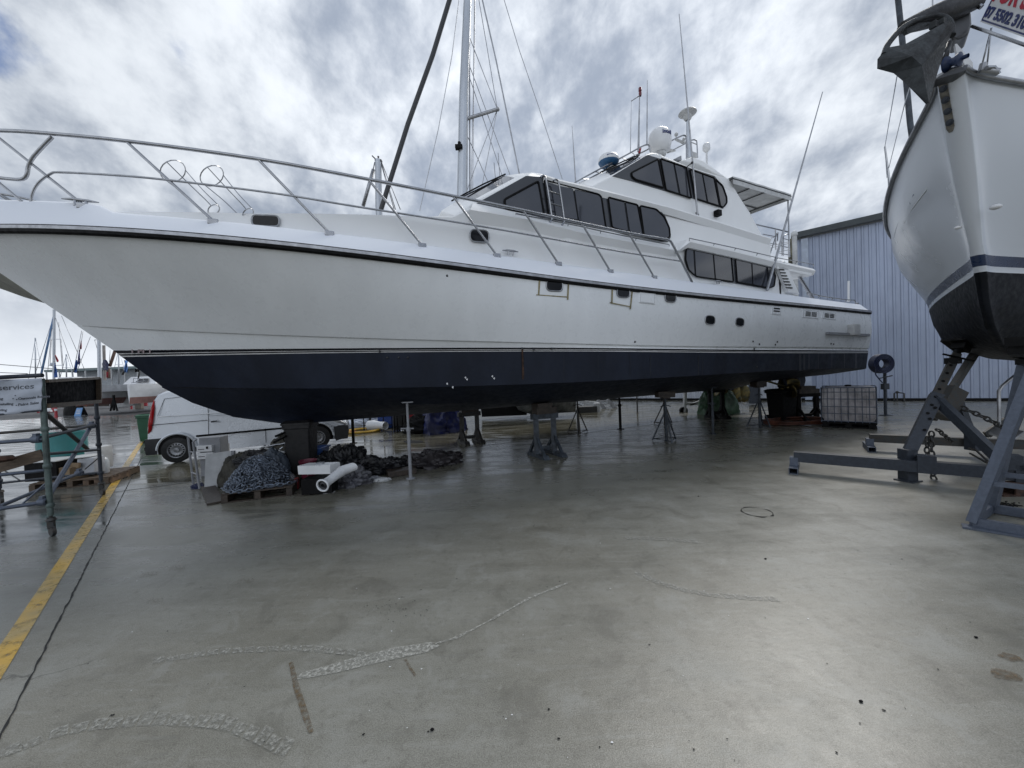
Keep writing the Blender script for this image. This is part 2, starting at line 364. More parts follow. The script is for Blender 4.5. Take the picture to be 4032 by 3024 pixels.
o = obj('ground', g, GM, loc=(0, 0, 0), kind='structure')
def strip_pts(p, q, n, amp, seed):
    random.seed(seed); p = Vector(p); q = Vector(q); d = (q-p).normalized(); s = Vector((-d.y, d.x, 0))
    return [p.lerp(q, i/n) + s*random.uniform(-amp, amp) for i in range(n+1)], s
def mark(name, m, z=.004, label=None, kind='structure'):
    for v in m.v: v.z = z
    return m
# far water and land beyond the yard
m = MB(); m.add([(-700, 55, .004), (10, 75, .004), (10, 900, .004), (-700, 900, .004)], [(0, 1, 2, 3)])
obj('water', m, mat('marina_water', (.18, .21, .24), .12, var=.1, scale=.1), kind='structure')
m = MB(); a = [G(-300, 1668), G(0, 1655), G(250, 1640), G(590, 1632), G(900, 1622)]; bb = [G(-300, 1625), G(0, 1612), G(250, 1600), G(590, 1598), G(900, 1592)]
m.rows([[Vector((p.x, p.y, .005)) for p in a], [Vector((p.x, p.y, .005)) for p in bb]])
obj('asphalt_road', m, mat('asphalt', (.055, .056, .058), .6, scale=.8, bump=.3), kind='structure')
# joint, yellow line and its wear
pts, sd_ = strip_pts(Vector((-2.4, 1.49, 0)), Vector((-14.6, 15.45, 0)), 260, .005, 3)
m = MB(); random.seed(8)
w = [random.uniform(.003, .009) for _ in pts]
m.rows([[Vector((*(p+sd_*w_).xy, .004)) for p, w_ in zip(pts, w)], [Vector((*(p-sd_*w_).xy, .004)) for p, w_ in zip(pts, w)]])
obj('slab_joint', m, mat('joint_dark', (.012, .012, .012), .7), kind='structure')
ym = mat('worn_yellow_paint', (.55, .33, .03), .3, var=.25, scale=2.2, col2=(.34, .25, .09)); _t = ym.node_tree; _n = nz(_t, nd(_t, 'ShaderNodeTexCoord').outputs['Object'], 9, 8, .75); lk(_t, mrange(_t, _n, .33, .50, .25, 1), _t.nodes['Principled BSDF'].inputs['Alpha'])
A_, B_ = G(-60, 2700), G(556, 1742); A2, B2 = G(28, 2560), G(566, 1742)
d = (B_-A_).normalized(); sdv = Vector((-d.y, d.x, 0)); m = MB()
m.rows([[Vector((*(A_+d*k+sdv*.062).xy, .0042)) for k in np.linspace(0, 17.5, 40)], [Vector((*(A_+d*k-sdv*.062).xy, .0042)) for k in np.linspace(0, 17.5, 40)]])
obj('yellow_line', m, ym, kind='structure')
# slab edge under the yacht
p = YO+YN*1.07; m = MB(); q1 = p+YA*-9.2; q2 = p+YA*13
pts, sd_ = strip_pts(q1, q2, 120, .006, 5)
m.rows([[Vector((*(v+sd_*.012).xy, .004)) for v in pts], [Vector((*(v-sd_*.012).xy, .004)) for v in pts]])
obj('slab_joint', m, M['black'], kind='structure')
def worn(name, col, cover, scale, rough=.5):     # thin coat rubbed through to the slab
    m = mat(name, col, rough, var=.15, scale=scale); t = m.node_tree; b = t.nodes['Principled BSDF']; tcn = nd(t, 'ShaderNodeTexCoord')
    n = nz(t, tcn.outputs['Object'], scale, 6, .7); lk(t, mrange(t, n, .62-cover*.4, .72, .0, min(1, cover*1.5)), b.inputs['Alpha']); return m
# scrapes, tyre prints, tape marks and flakes on the concrete
scr = worn('pale_scrape', (.44, .44, .40), .9, 40); tan = worn('tan_tape_residue', (.15, .105, .055), .75, 30); dk = mat('dark_scuff', (.11, .11, .10), .5, scale=9)
def gpoly(pxs, mt, name, z=.0044):
    m = MB(); pts = [G(*p) for p in pxs]; m.add([(v.x, v.y, z) for v in pts], [list(range(len(pts)))]); return obj(name, m, mt, kind='structure')
gpoly([(1158, 2680), (1190, 2650), (1400, 2590), (1560, 2550), (1700, 2530), (1735, 2545), (1680, 2570), (1540, 2600), (1430, 2625), (1330, 2650), (1250, 2665)], scr, 'concrete_scrape')
m = MB()
ln = smooth_line([G(1700, 2540), G(1800, 2510), (G(1900, 2460)), G(1990, 2410), G(2080, 2360), G(2150, 2330), G(2235, 2297)], 6)
random.seed(4); wv = [random.uniform(.006, .02) for _ in ln]
m.rows([[Vector((v.x+.0, v.y+w_, .0044)) for v, w_ in zip(ln, wv)], [Vector((v.x, v.y-w_, .0044)) for v, w_ in zip(ln, wv)]]); obj('concrete_scrape', m, scr, kind='structure')
gpoly([(1137, 2612), (1154, 2608), (1178, 2700), (1212, 2800), (1236, 2885), (1216, 2892), (1188, 2820), (1157, 2720)], tan, 'tape_mark')
gpoly([(1588, 2598), (1600, 2598), (1640, 2660), (1632, 2668)], tan, 'tape_mark')
def arc_print(px, wid, seed, a0=0, n=60, mt=scr):
    ln = smooth_line([G(*p) for p in px], 8); m = MB(); random.seed(seed); L = 0; prev = ln[0]
    acc = 0
    for i in range(len(ln)-1):
        p, q = ln[i], ln[i+1]; d = (q-p); L2 = d.length; d.normalize(); s = Vector((-d.y, d.x, 0)); k = 0
        while acc < L2:
            c = p+d*acc; tl = .085; sk = d*.03
            c = c + s*random.uniform(-.004, .004); w2 = wid*random.uniform(.8, 1.1)
            m.add([(c.x, c.y, .0046), tuple((c+d*tl*.86).xy)+(.0046,), tuple((c+d*tl*.86+s*w2-sk).xy)+(.0046,), tuple((c+s*w2-sk).xy)+(.0046,)], [(0, 1, 2, 3)])
            acc += tl*1.0
        acc -= L2
    return obj('tyre_print', m, mt, kind='structure')
faint = worn('faint_tyre_dust', (.36, .36, .325), .75, 40)
arc_print([(0, 2990), (250, 2900), (500, 2865), (750, 2862), (930, 2895), (1100, 2980)], .085, 2, mt=faint)
arc_print([(600, 2615), (850, 2580), (1150, 2565), (1350, 2580), (1450, 2600)], .06, 6, mt=faint)
arc_print([(2470, 2125), (2600, 2128), (2740, 2140)], .09, 7, mt=faint)
arc_print([(2500, 2260), (2620, 2310), (2800, 2350), (3060, 2370)], .07, 9, mt=faint)
for k, (x, y) in enumerate([(590, 2265), (700, 2240), (610, 2370), (970, 2290)]):
    gpoly([(x-38, y+12), (x+30, y+2), (x+36, y-16), (x-30, y-8)], worn('tan_residue', (.14, .105, .065), .4, 50) if k == 0 else bpy.data.materials['tan_residue'], 'tape_mark')
random.seed(21); m = MB(); m2 = MB()
for i in range(110):
    x = random.uniform(200, 3950); y = random.uniform(2020, 3000); c = G(x, y)
    r0 = random.uniform(.002, .008); mm = m if random.random() < .62 else m2
    vs = [(c.x+math.cos(a)*r0*random.uniform(.5, 1.3), c.y+math.sin(a)*r0*random.uniform(.4, 1.1), .0045) for a in np.linspace(0, 6.28, 7)[:-1]]
    mm.add(vs, [list(range(6))])
for i in range(40):
    c = G(random.gauss(1560, 90), random.gauss(2400, 25)); r0 = random.uniform(.003, .007)
    m.add([(c.x+math.cos(a)*r0, c.y+math.sin(a)*r0*.7, .0047) for a in np.linspace(0, 6.28, 6)[:-1]], [list(range(5))])
obj('dark_flecks', m, M['black'], kind='stuff'); obj('paint_flecks', m2, M['white'], kind='stuff')
# chalky ring on the slab
m = MB(); c = G(2980, 2016); n = 40; random.seed(3)
for k in range(n):
    a0, a1 = k/n*6.283, (k+1)/n*6.283; w1 = .014+.03*noise.noise(Vector((math.cos(a0)*2, math.sin(a0)*2, 0))); w2 = .014+.03*noise.noise(Vector((math.cos(a1)*2, math.sin(a1)*2, 0)))
    m.add([(c.x+math.cos(a0)*.17, c.y+math.sin(a0)*.17, .0045), (c.x+math.cos(a1)*.17, c.y+math.sin(a1)*.17, .0045), (c.x+math.cos(a1)*(.17+w2), c.y+math.sin(a1)*(.17+w2), .0045), (c.x+math.cos(a0)*(.17+w1), c.y+math.sin(a0)*(.17+w1), .0045)], [(0, 1, 2, 3)])
obj('ring_stain', m, M['black'], kind='structure')
for px, rx in (((3980, 2590), .06), ((3960, 2660), .07)):
    c = G(*px); m = MB(); m.add([(c.x+math.cos(a)*rx*random.uniform(.8, 1.2), c.y+math.sin(a)*rx*random.uniform(.5, .8), .0043) for a in np.linspace(0, 6.28, 14)[:-1]], [list(range(13))]); obj('rust_stain', m, tan, kind='structure')

# ============================================================ MOTOR YACHT
yacht = thing('motor_yacht', 'long white three deck motor yacht with dark antifouled bottom propped on stands', 'yacht', YO)
def stem_s(z): return float(np.interp(z, [1.0, 1.12, 1.17, 1.25, 1.36, 1.58, 1.84, 2.07, 2.61, 3.38, 3.87, 4.25, 4.6], [-4.2, -4.9, -5.3, -5.71, -6.09, -6.54, -6.88, -7.17, -7.65, -8.42, -8.91, -9.32, -9.72]))
SE = 10.95
class Curve:
    def __init__(s, pix, bmax, s1, p, dz=0, adj=0, deg=3, zfix=None):
        s.bmax, s.s1, s.p = bmax, s1, p; s.s0 = -8
        for it in range(6):
            if zfix is None:
                r_ = [ysolve(x, y, lambda q, z: s.b(q)) for x, y in pix]
                S0 = [q[0] for q in r_]; Z0 = [q[1] for q in r_]
                s.pf = np.polyfit(S0, Z0, deg)
            else: s.pf = np.polyfit([q[0] for q in zfix], [q[1] for q in zfix], deg)
            q = -8.
            for _ in range(40): q = .6*q+.4*stem_s(s.z(q))
            s.s0 = q
    def z(s, q): return float(np.polyval(s.pf, min(q, 11)))
    def b(s, q):
        if q >= s.s1: return s.bmax
        if q <= s.s0: return 0
        return s.bmax*(1-((s.s1-q)/(s.s1-s.s0))**s.p)
c_rail = Curve([(0, 895), (250, 905), (575, 917), (1000, 952), (1500, 1018), (2000, 1070), (2323, 1112), (2800, 1172), (3410, 1228)], 2.9, -.5, 3.0)
c_knu = Curve([(330, 1283), (700, 1300), (1100, 1320), (1500, 1333), (2000, 1347), (2500, 1356), (3000, 1366), (3400, 1370)], 2.86, 1, 1.9)
c_st0 = Curve([(449, 1381), (1000, 1372), (1500, 1371), (2054, 1370), (2500, 1371), (3000, 1377), (3400, 1380)], 2.84, 1.2, 1.85)
c_st1 = Curve([(488, 1408), (1000, 1392), (1500, 1386), (2054, 1386), (2500, 1387), (3000, 1388), (3400, 1390)], 2.84, 1.3, 1.82)
c_chi = Curve([(687, 1519), (1000, 1530), (1400, 1535), (1900, 1520), (2328, 1495), (2700, 1480), (3100, 1462), (3395, 1450)], 2.78, 1.5, 1.8)
c_str = Curve(None, 1.75, 1.5, 1.75, zfix=[(-6, 1.62), (-4, 1.42), (0, 1.40), (6, 1.42), (11, 1.5)])
c_str2 = Curve(None, .9, 1.0, 1.7, zfix=[(-5.6, 1.34), (-4, 1.24), (0, 1.22), (6, 1.26), (11, 1.42)])
class Keel:
    s0 = -5.15
    def z(s, q): return 1.12 if q < 8.5 else 1.12+.3*min(1, (q-8.5)/1.8)
    def b(s, q): return .06
c_kee = Keel()
def stations(s0, n=64): return [s0+(SE-s0)*(t**1.35) for t in np.linspace(0, 1, n)]
NS = 64
def row(c, off=0, dz=0): return [(q, max(0, c.b(q)+off) if i else (0 if off <= 0 else 0), c.z(q)+dz) for i, q in enumerate(stations(c.s0, NS))]
r_rail, r_knu, r_st0, r_st1, r_chi, r_s, r_s2, r_k = row(c_rail), row(c_knu), row(c_st0), row(c_st1), row(c_chi), row(c_str), row(c_str2), row(c_kee)
def mixrow(a, b, t, flare=0, bow=1.0):
    out = []
    for i, (p, q) in enumerate(zip(a, b)):
        k = (1-i/NS)**3
        out.append((p[0]+(q[0]-p[0])*t, max(0, p[1]+(q[1]-p[1])*t+flare*(1-k*bow*2.6)*min(1, i/6)), p[2]+(q[2]-p[2])*t))
    return out
def lerp3(a, b, t): return [tuple(p[j]+(q[j]-p[j])*t for j in range(3)) for p, q in zip(a, b)]
r_m1 = mixrow(r_rail, r_knu, .3, .05); r_m2 = mixrow(r_rail, r_knu, .55, .06); r_m3 = mixrow(r_rail, r_knu, .8, .03)
r_kn2 = [(s, max(0, b-.05*min(1, i/5)), z-.012) for i, (s, b, z) in enumerate(r_knu)]
r_pa = lerp3(r_st0, r_st1, .45); r_pb = lerp3(r_st0, r_st1, .57); r_pc = lerp3(r_st0, r_st1, .80)
r_ch2 = [(s, max(0, b-.05*min(1, i/5)), z-.02) for i, (s, b, z) in enumerate(r_chi)]
bands = [(r_rail, r_m1, r_m2, r_m3, r_knu), (r_knu, r_kn2, r_st0), (r_st0, r_pa), (r_pa, r_pb), (r_pb, r_pc), (r_pc, r_st1), (r_st1, r_chi, r_ch2, r_s, r_s2, r_k)]
bm_ = [0, 0, 1, 2, 1, 2, 3]
hull = MB(True)
for side in (1, -1):
    for rws, mi in zip(bands, bm_):
        hull.mi = mi
        hull.rows([[YP(s, b*side, z) for s, b, z in r_] for r_ in rws], True)
hull.mi = 3; hull.rows([[YP(s, b, z) for s, b, z in r_k], [YP(s, -b, z) for s, b, z in r_k]], False)
hull.mi = 0
allr = [r_rail, r_m1, r_m2, r_m3, r_knu, r_kn2, r_st0]; low = [r_st1, r_chi, r_ch2, r_s, r_s2, r_k]
for rr, mi in ((allr, 0), ([r_st0, r_st1], 1), (low, 3)):
    hull.mi = mi; hull.rows([[YP(r_[-1][0], r_[-1][1], r_[-1][2]) for r_ in rr], [YP(r_[-1][0], -r_[-1][1], r_[-1][2]) for r_ in rr]], False)
obj('hull', hull, [M['gel'], M['stripe'], M['pin'], M['anti']], yacht, sharp=9)
CL = [(c_rail, 0), (c_knu, 0), (c_st1, 0), (c_chi, 0)]
def hull_b(s, z):
    zs = [(c_chi.z(s), c_chi.b(s)), (c_st1.z(s), c_st1.b(s)), (c_knu.z(s), c_knu.b(s)), (c_rail.z(s), c_rail.b(s))]
    k = (z-zs[2][0])/max(.1, zs[3][0]-zs[2][0]); bulge = .05*4*max(0, min(1, k))*(1-max(0, min(1, k))) if 0 < k < 1 else 0
    return float(np.interp(z, [q[0] for q in zs], [q[1] for q in zs])) + bulge
def HP(px, py, out=0.0):
    s, z, b = ysolve(px, py, hull_b); return YP(s, b+out, z)
# bulwark and deck edge
def bw_top(s):
    z = float(np.polyval(bwf, min(s, 11))); k = min(1, max(0, (-6.95-s)/.28)); return z + .11*k*k*(3-2*k)
def bw_b(s): return max(0.02, c_rail.b(s)-.25*min(1, (s-c_rail.s0)/1.2+.15))
pix = [(430, 835), (840, 870), (1297, 917), (1661, 964), (1955, 1004), (2197, 1036), (2401, 1065), (2574, 1089), (2725, 1111), (3100, 1160), (3395, 1200)]
sol = [ysolve(x, y, lambda s, z: bw_b(s)) for x, y in pix]; bwf = np.polyfit([q[0] for q in sol], [q[1] for q in sol], 4)
ST = stations(c_rail.s0, 110)
bwk = MB(True)
rows_ = []
zr = [c_rail.z(s)+.03 for s in ST]; zt = [max(bw_top(s), c_rail.z(s)+.22) for s in ST]
for side in (1, -1):
    bwk.rows([[YP(s, (c_rail.b(s)+.005)*side if i else 0, z) for i, (s, z) in enumerate(zip(ST, zr))],
              [YP(s-.12*(1 if i == 0 else 0), (bw_b(s)+.05)*side if i else 0, z-.04) for i, (s, z) in enumerate(zip(ST, zt))],
              [YP(s, bw_b(s)*side if i else 0, z) for i, (s, z) in enumerate(zip(ST, zt))]], True)
bwk.rows([[YP(s, bw_b(s) if i else 0, z) for i, (s, z) in enumerate(zip(ST, zt))], [YP(s, 0, z+.03) for s, z in zip(ST, zt)], [YP(s, -bw_b(s) if i else 0, z) for i, (s, z) in enumerate(zip(ST, zt))]], True)
bwk.rows([[YP(SE, c_rail.b(9), zr[-1]), YP(SE, bw_b(9), zt[-1])], [YP(SE, -c_rail.b(9), zr[-1]), YP(SE, -bw_b(9), zt[-1])]], False)
obj('bulwark', bwk, M['gel2'], yacht)
rr = MB(True); rr2 = MB(True)
for side in (1, -1):
    def ln(o_, dz): return [YP(s-(.06 if i == 0 else 0), (c_rail.b(s)+o_)*side if i else 0, c_rail.z(s)+dz) for i, s in enumerate(ST)]
    rr.rows([ln(-.01, .055), ln(.03, .05), ln(.045, .03)], True)
    rr.rows([ln(.05, -.02), ln(.045, -.055), ln(.01, -.07), ln(-.02, -.07)], True)
    rr2.rows([ln(.03, .034), ln(.052, .03), ln(.056, -.015), ln(.04, -.024)], True)
rr.rows([[YP(SE+.03, 2.93, 3.4+c_rail.z(10.9)-3.4+.05), YP(SE+.03, 2.93, c_rail.z(10.9)-.06)], [YP(SE+.03, -2.93, c_rail.z(10.9)+.05), YP(SE+.03, -2.93, c_rail.z(10.9)-.06)]], False)
rro = obj('rub_rail', rr, M['black'], yacht); obj('rail_strip', rr2, M['alu'], rro)
lr = MB(); a = HP(3250, 1313, .03); b_ = HP(3408, 1321, .03); lr.beam(a, b_+YA*.1, .09, .07); obj('stern_fender_strip', lr, M['greyp'], yacht)

def yb(px, py, b): return Y(px, py, b)
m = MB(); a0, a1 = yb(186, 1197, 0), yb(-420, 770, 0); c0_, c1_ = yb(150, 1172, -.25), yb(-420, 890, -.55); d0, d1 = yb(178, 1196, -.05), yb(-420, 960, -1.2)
m.add([a0, a1, c1_, yb(0, 1108, -.4)], [(0, 1, 2, 3)]); m.add([a0, yb(0, 1108, -.4), c1_, d1, yb(0, 1136, -.8), yb(95, 1170, -.4)], [(0, 1, 2, 3, 4, 5)]); obj('bow_flare', m, mat('shade_toned_flare', (.22, .22, .19), .6), yacht)  # far flare of the white hull; its underside shade is put into this grey
# ---- prisms for the superstructure: outline (px,py,b) measured on the near side, mirrored
def loft_solid(prof, inner=None, binn=1.2, name='house', m=None, crown=.05):
    """prof list of (px,py,b); inner {i:(px,py)} moves the middle line of that point forward (swept fronts)"""
    near = [];
    for i, (px, py, b) in enumerate(prof):
        s, z, _ = ysolve(px, py, b); near.append((s, b, z))
    mid_ = []
    for i, (s, b, z) in enumerate(near):
        if inner and i in inner:
            s2, z2, _ = ysolve(*inner[i], binn); mid_.append((s2, binn, z2))
        else: mid_.append((s, min(binn, b), z))
    mb = MB(); rws = [[YP(s, b, z) for s, b, z in near], [YP(s, b, z) for s, b, z in mid_], [YP(s, -b, z) for s, b, z in mid_], [YP(s, -b, z) for s, b, z in near]]
    mb.rows(rws, False, True)
    n = len(near)
    mb.f.append(list(range(n))); mb.m.append(0); mb.sm.append(False); mb.f.append([3*n+i for i in range(n)][::-1]); mb.m.append(0); mb.sm.append(False)
    return near, mb
def c1(x, y): return (2200+x/1.8436, 300+y/1.8436)
def c4(x, y): return (2000+x/1.5255, 900+y/1.5255)
def c6(x, y): return (1750+x/2.458, 650+y/2.458)
def c7(x, y): return (2950+x/5.53, 850+y/5.53)
def c8(x, y): return (2300+x/4.424, 480+y/4.424)
# lower house / foredeck trunk
def side_b(s): return min(2.5, max(.1, c_rail.b(s)-.42)) if s < 0 else 2.5
kp = [(430, 832), (700, 832), (1000, 838), (1347, 840), (1588, 847), (1785, 854), (1864, 816), (2080, 862), (2300, 912), (2634, 978), (2669, 975), (2715, 942), (2900, 985), (3070, 1025)]
ks = [ysolve(x, y, lambda s, z: side_b(s)) for x, y in kp]
kS = [q[0] for q in ks]; kZ = [q[1] for q in ks]
SL = sorted([s for s in np.linspace(-7.05, 7.3, 90)] + kS[5:12])
aftS, aftTop = ysolve(3133, 1165, 2.5)[0], ysolve(3073, 1027, 2.5)[0]
lh = MB(True)
def ztop(s): return float(np.interp(s, kS, kZ))
def topb(s): return side_b(s)-min(.42, .1+.2*max(0, (s+7.1))) if s < -2.6 else side_b(s)-.06
def crown(s): return .10*min(1, max(0, s+7.1)/1.5)
SLs = [s for s in SL if s <= aftTop]
for side in (1, -1):
    lh.rows([[YP(s, side_b(s)*side, bw_top(s)-.12) for s in SLs], [YP(s, (side_b(s)-.03)*side, ztop(s)-.0) for s in SLs], [YP(s, topb(s)*side, ztop(s)+crown(s)*(1 if s < -2.6 else .3)) for s in SLs], [YP(s, 0, ztop(s)+crown(s)*1.5) for s in SLs]], False)
s0_ = SLs[0]; lh.add([YP(s0_, side_b(s0_), bw_top(s0_)-.12), YP(s0_, -side_b(s0_), bw_top(s0_)-.12), YP(s0_, -side_b(s0_), ztop(s0_)), YP(s0_, side_b(s0_), ztop(s0_))], [(0, 1, 2, 3)], False)
for side in (1, -1):
    lh.add([YP(aftTop, 2.5*side, ztop(aftTop)), YP(aftTop, 2.5*side, bw_top(aftTop)-.12), YP(aftS, 2.5*side, bw_top(aftS)-.12)], [(0, 1, 2)], False)
lh.add([YP(aftTop, 2.5, ztop(aftTop)), YP(aftS, 2.5, bw_top(aftS)-.12), YP(aftS, -2.5, bw_top(aftS)-.12), YP(aftTop, -2.5, ztop(aftTop))], [(0, 1, 2, 3)], False)
obj('lower_house', lh, M['gelw'], yacht)
# chamfered ledge under the pilothouse windows
led = MB(); seg = [ysolve(x, y, 2.5) for x, y in [(1848, 830), (2080, 870), (2300, 924), (2634, 985), (2668, 985)]]; seg2 = [ysolve(x, y, 2.3) for x, y in [(1866, 800), (2080, 846), (2300, 900), (2620, 965), (2640, 960)]]
led.rows([[YP(s, 2.44, z-.2) for s, z, _ in seg], [YP(s, 2.55, z) for s, z, _ in seg], [YP(s, 2.27, z+.02) for s, z, _ in seg2], [YP(s, 1.9, z+.02) for s, z, _ in seg2]], False)
obj('window_ledge', led, M['gelw'], yacht)
# pilothouse
PB = 2.25
prof = [(1790, 850, PB), (1872, 792, PB), (2073, 692, PB-.02), (2093, 679, PB-.12), (2130, 684, PB-.14), (2200, 707, PB-.1), (2400, 752, PB-.04), (2640, 812, PB), (2830, 870, PB), (3035, 935, PB), (3036, 1000, PB), (3050, 1080, PB), (2640, 1060, PB), (2200, 1000, PB), (1900, 900, PB)]
nearP, mb = loft_solid(prof, {0: (1735, 832), 1: (1800, 790), 2: (2000, 690), 3: (2060, 682), 4: (2120, 684)}, 1.3)
obj('pilothouse', mb, M['gelw'], yacht, bevel=.03)
# coaming ridge along the pilothouse roof
cm = MB(True); cl = [ysolve(x, y, PB+.05) for x, y in [(2140, 690), (2200, 710), (2300, 733), (2400, 757), (2640, 818), (2830, 876), (3035, 940)]]
cm.rows([[YP(s, PB+.0, z-.16) for s, z, _ in cl], [YP(s, PB+.07, z-.02) for s, z, _ in cl], [YP(s, PB+.05, z+.02) for s, z, _ in cl], [YP(s, PB-.3, z+.06) for s, z, _ in cl]], True); obj('roof_coaming', cm, M['gelw'], yacht)
# sky lounge
LB = 1.95
prof = [(*c1(235, 800), LB), (*c1(385, 722), LB), (*c1(640, 572), LB-.02), (*c1(682, 555), LB-.12), (*c1(740, 568), LB-.14), (*c1(930, 648), LB-.05), (*c1(1130, 712), LB), (*c1(1237, 742), LB), (*c1(1300, 850), LB), (*c1(1385, 985), LB), (*c1(1470, 1140), LB+.1), (*c1(1543, 1292), LB+.15), (*c1(1200, 1290), LB), (*c1(700, 1100), LB), (*c1(300, 900), LB)]
nearL, mb = loft_solid(prof, {0: c1(150, 775), 1: c1(330, 700), 2: c1(600, 580), 3: c1(640, 556)}, 1.1)
obj('sky_lounge', mb, M['gelw'], yacht, bevel=.03)
def slab(name, pxs, b, th, mt, parent=yacht, r=0, which=None, frame=None, fr=.018):
    pts = rnd2(pxs, r, 5, which) if r else pxs
    P3 = [Y(x, y, b) if not callable(b) else HP(x, y, th) for x, y in pts]
    m = MB(); m.poly(P3, -YN*th if not callable(b) else YN*.05); o_ = obj(name, m, mt, parent)
    if frame: f = MB(True); f.tube([p-YN*(th+.0 if not callable(b) else .0) for p in P3], fr, 6, closed=True); obj(frame, f, M['black'], o_)
    return o_
# tinted side band and windows of the pilothouse
slab('tinted_side_band', [c6(*p) for p in [(275, 392), (785, 108), (930, 118), (1250, 198), (1500, 248), (2060, 418), (2130, 490), (2180, 610), (2186, 700), (2160, 745), (2100, 742), (1900, 695), (1000, 522), (600, 452), (300, 398)]], PB, .015, M['tint'])
wins = [[(582, 335), (905, 160), (962, 478), (610, 425), (585, 395)], [(962, 150), (1240, 232), (1288, 532), (1012, 488)], [(1256, 238), (1490, 292), (1512, 320), (1556, 612), (1300, 556)], [(1585, 318), (1735, 355), (1775, 640), (1622, 604)], [(1750, 360), (1860, 388), (1880, 410), (1918, 690), (1792, 648)], [(1892, 398), (2045, 432), (2115, 500), (2168, 610), (2176, 690), (2112, 734), (1932, 694)]]
for k, w_ in enumerate(wins): slab('window', [c6(*p) for p in w_], PB+.02, .012, M['glass'], r=6, frame='window_frame', fr=.022 if k == 0 else .004)
slab('tinted_side_band', [c1(*p) for p in [(388, 726), (640, 574), (720, 596), (930, 662), (1130, 728), (1205, 830), (1222, 920), (1190, 962), (980, 892), (760, 832), (525, 762), (470, 748)]], LB, .015, M['tint'])
wins = [[(527, 702), (718, 604), (760, 812), (555, 752), (530, 730)], [(738, 604), (828, 632), (868, 852), (778, 824)], [(838, 636), (920, 668), (958, 884), (880, 856)], [(952, 680), (1036, 708), (1072, 916), (992, 888)], [(1044, 712), (1122, 744), (1162, 942), (1082, 918)], [(1136, 752), (1185, 800), (1212, 880), (1214, 918), (1192, 950), (1172, 944)]]
for k, w_ in enumerate(wins): slab('window', [c1(*p) for p in w_], LB+.02, .012, M['glass'], r=5, frame='window_frame', fr=.022 if k == 0 else .005)
slab('tinted_side_band', [c4(*p) for p in [(1085, 104), (1335, 150), (1560, 198), (1592, 232), (1607, 290), (1600, 345), (1565, 364), (1370, 330), (1130, 292), (1078, 250), (1058, 190), (1063, 128)]], 2.5, .015, M['tint'], r=12)
wins = [[(1087, 108), (1110, 114), (1120, 284), (1085, 246), (1066, 185), (1070, 130)], [(1118, 116), (1226, 136), (1240, 302), (1128, 284)], [(1233, 138), (1322, 152), (1338, 168), (1350, 318), (1246, 302)], [(1366, 162), (1458, 182), (1465, 334), (1376, 320)], [(1464, 184), (1550, 200), (1560, 352), (1470, 336)], [(1556, 202), (1585, 232), (1601, 290), (1594, 345), (1566, 354)]]
for w_ in wins: slab('window', [c4(*p) for p in w_], 2.52, .012, M['glass'], r=5, frame='window_frame', fr=.004)
def gasket(pxs, b, r_, fr):
    f = MB(True); f.tube([Y(x, y, b)-YN*.02 for x, y in rnd2(pxs, r_, 5)], fr, 6, closed=True); obj('window_gasket', f, M['black'], yacht)
for g_ in ([(960, 148), (1490, 286), (1515, 312), (1560, 616), (1008, 492)], [(1580, 314), (1865, 388), (1924, 694), (1620, 606)], [(1888, 394), (2045, 430), (2120, 500), (2172, 610), (2180, 694), (2112, 738), (1930, 696)]): gasket([c6(*p) for p in g_], PB+.02, 7, .015)
for g_ in ([(735, 600), (922, 664), (960, 888), (776, 828)], [(948, 676), (1125, 740), (1166, 946), (990, 890)], [(1134, 748), (1187, 800), (1215, 880), (1217, 920), (1192, 954), (1170, 946)]): gasket([c1(*p) for p in g_], LB+.02, 6, .018)
for g_ in ([(1087, 106), (1322, 150), (1338, 166), (1352, 320), (1124, 288), (1082, 248), (1064, 186), (1068, 128)], [(1362, 160), (1555, 198), (1588, 232), (1604, 290), (1596, 348), (1564, 358), (1374, 322)]): gasket([c4(*p) for p in g_], 2.52, 6, .014)
# windscreens (seen edge-on) with wiper arms
def quadface(name, a, b2, c_, d_, mt, th=.02):
    m = MB(); n_ = (b2-a).cross(c_-a).normalized();
    if n_.dot(CAM-a) < 0: n_ = -n_
    m.poly([a+n_*.012, b2+n_*.012, c_+n_*.012, d_+n_*.012], n_*th); return obj(name, m, mt, yacht)
for (i0, i1, near, pf, inn, bi) in ((1, 2, nearP, (1790, 850), ((1800, 790), (2000, 690)), 1.3), (1, 2, nearL, None, (c1(330, 700), c1(600, 580)), 1.1)):
    A0 = YP(near[i0][0], near[i0][1]-.1, near[i0][2]); A1 = YP(near[i1][0], near[i1][1]-.12, near[i1][2]); s2, z2, _ = ysolve(*inn[0], bi); s3, z3, _ = ysolve(*inn[1], bi)
    C0_, C1_ = YP(s2, bi, z2), YP(s3, bi, z3)
    quadface('windscreen', A0.lerp(A1, .06), A0.lerp(A1, .92), C0_.lerp(C1_, .92).lerp(A1, .04), C0_.lerp(C1_, .06), M['glass'])
    m = MB(); m.tube([C0_.lerp(C1_, -.1)+Vector((0, 0, .05))-YN*.0, C0_.lerp(C1_, .5)+Vector((0, 0, .07)), C0_.lerp(C1_, .95)+Vector((0, 0, .05))], .016, 6); m.tube([C0_.lerp(A0, .4)+Vector((0, 0, .04)), C0_.lerp(A0, .3).lerp(C1_, .8)+Vector((0, 0, .06))], .01, 5); obj('wiper', m, M['black'], yacht)
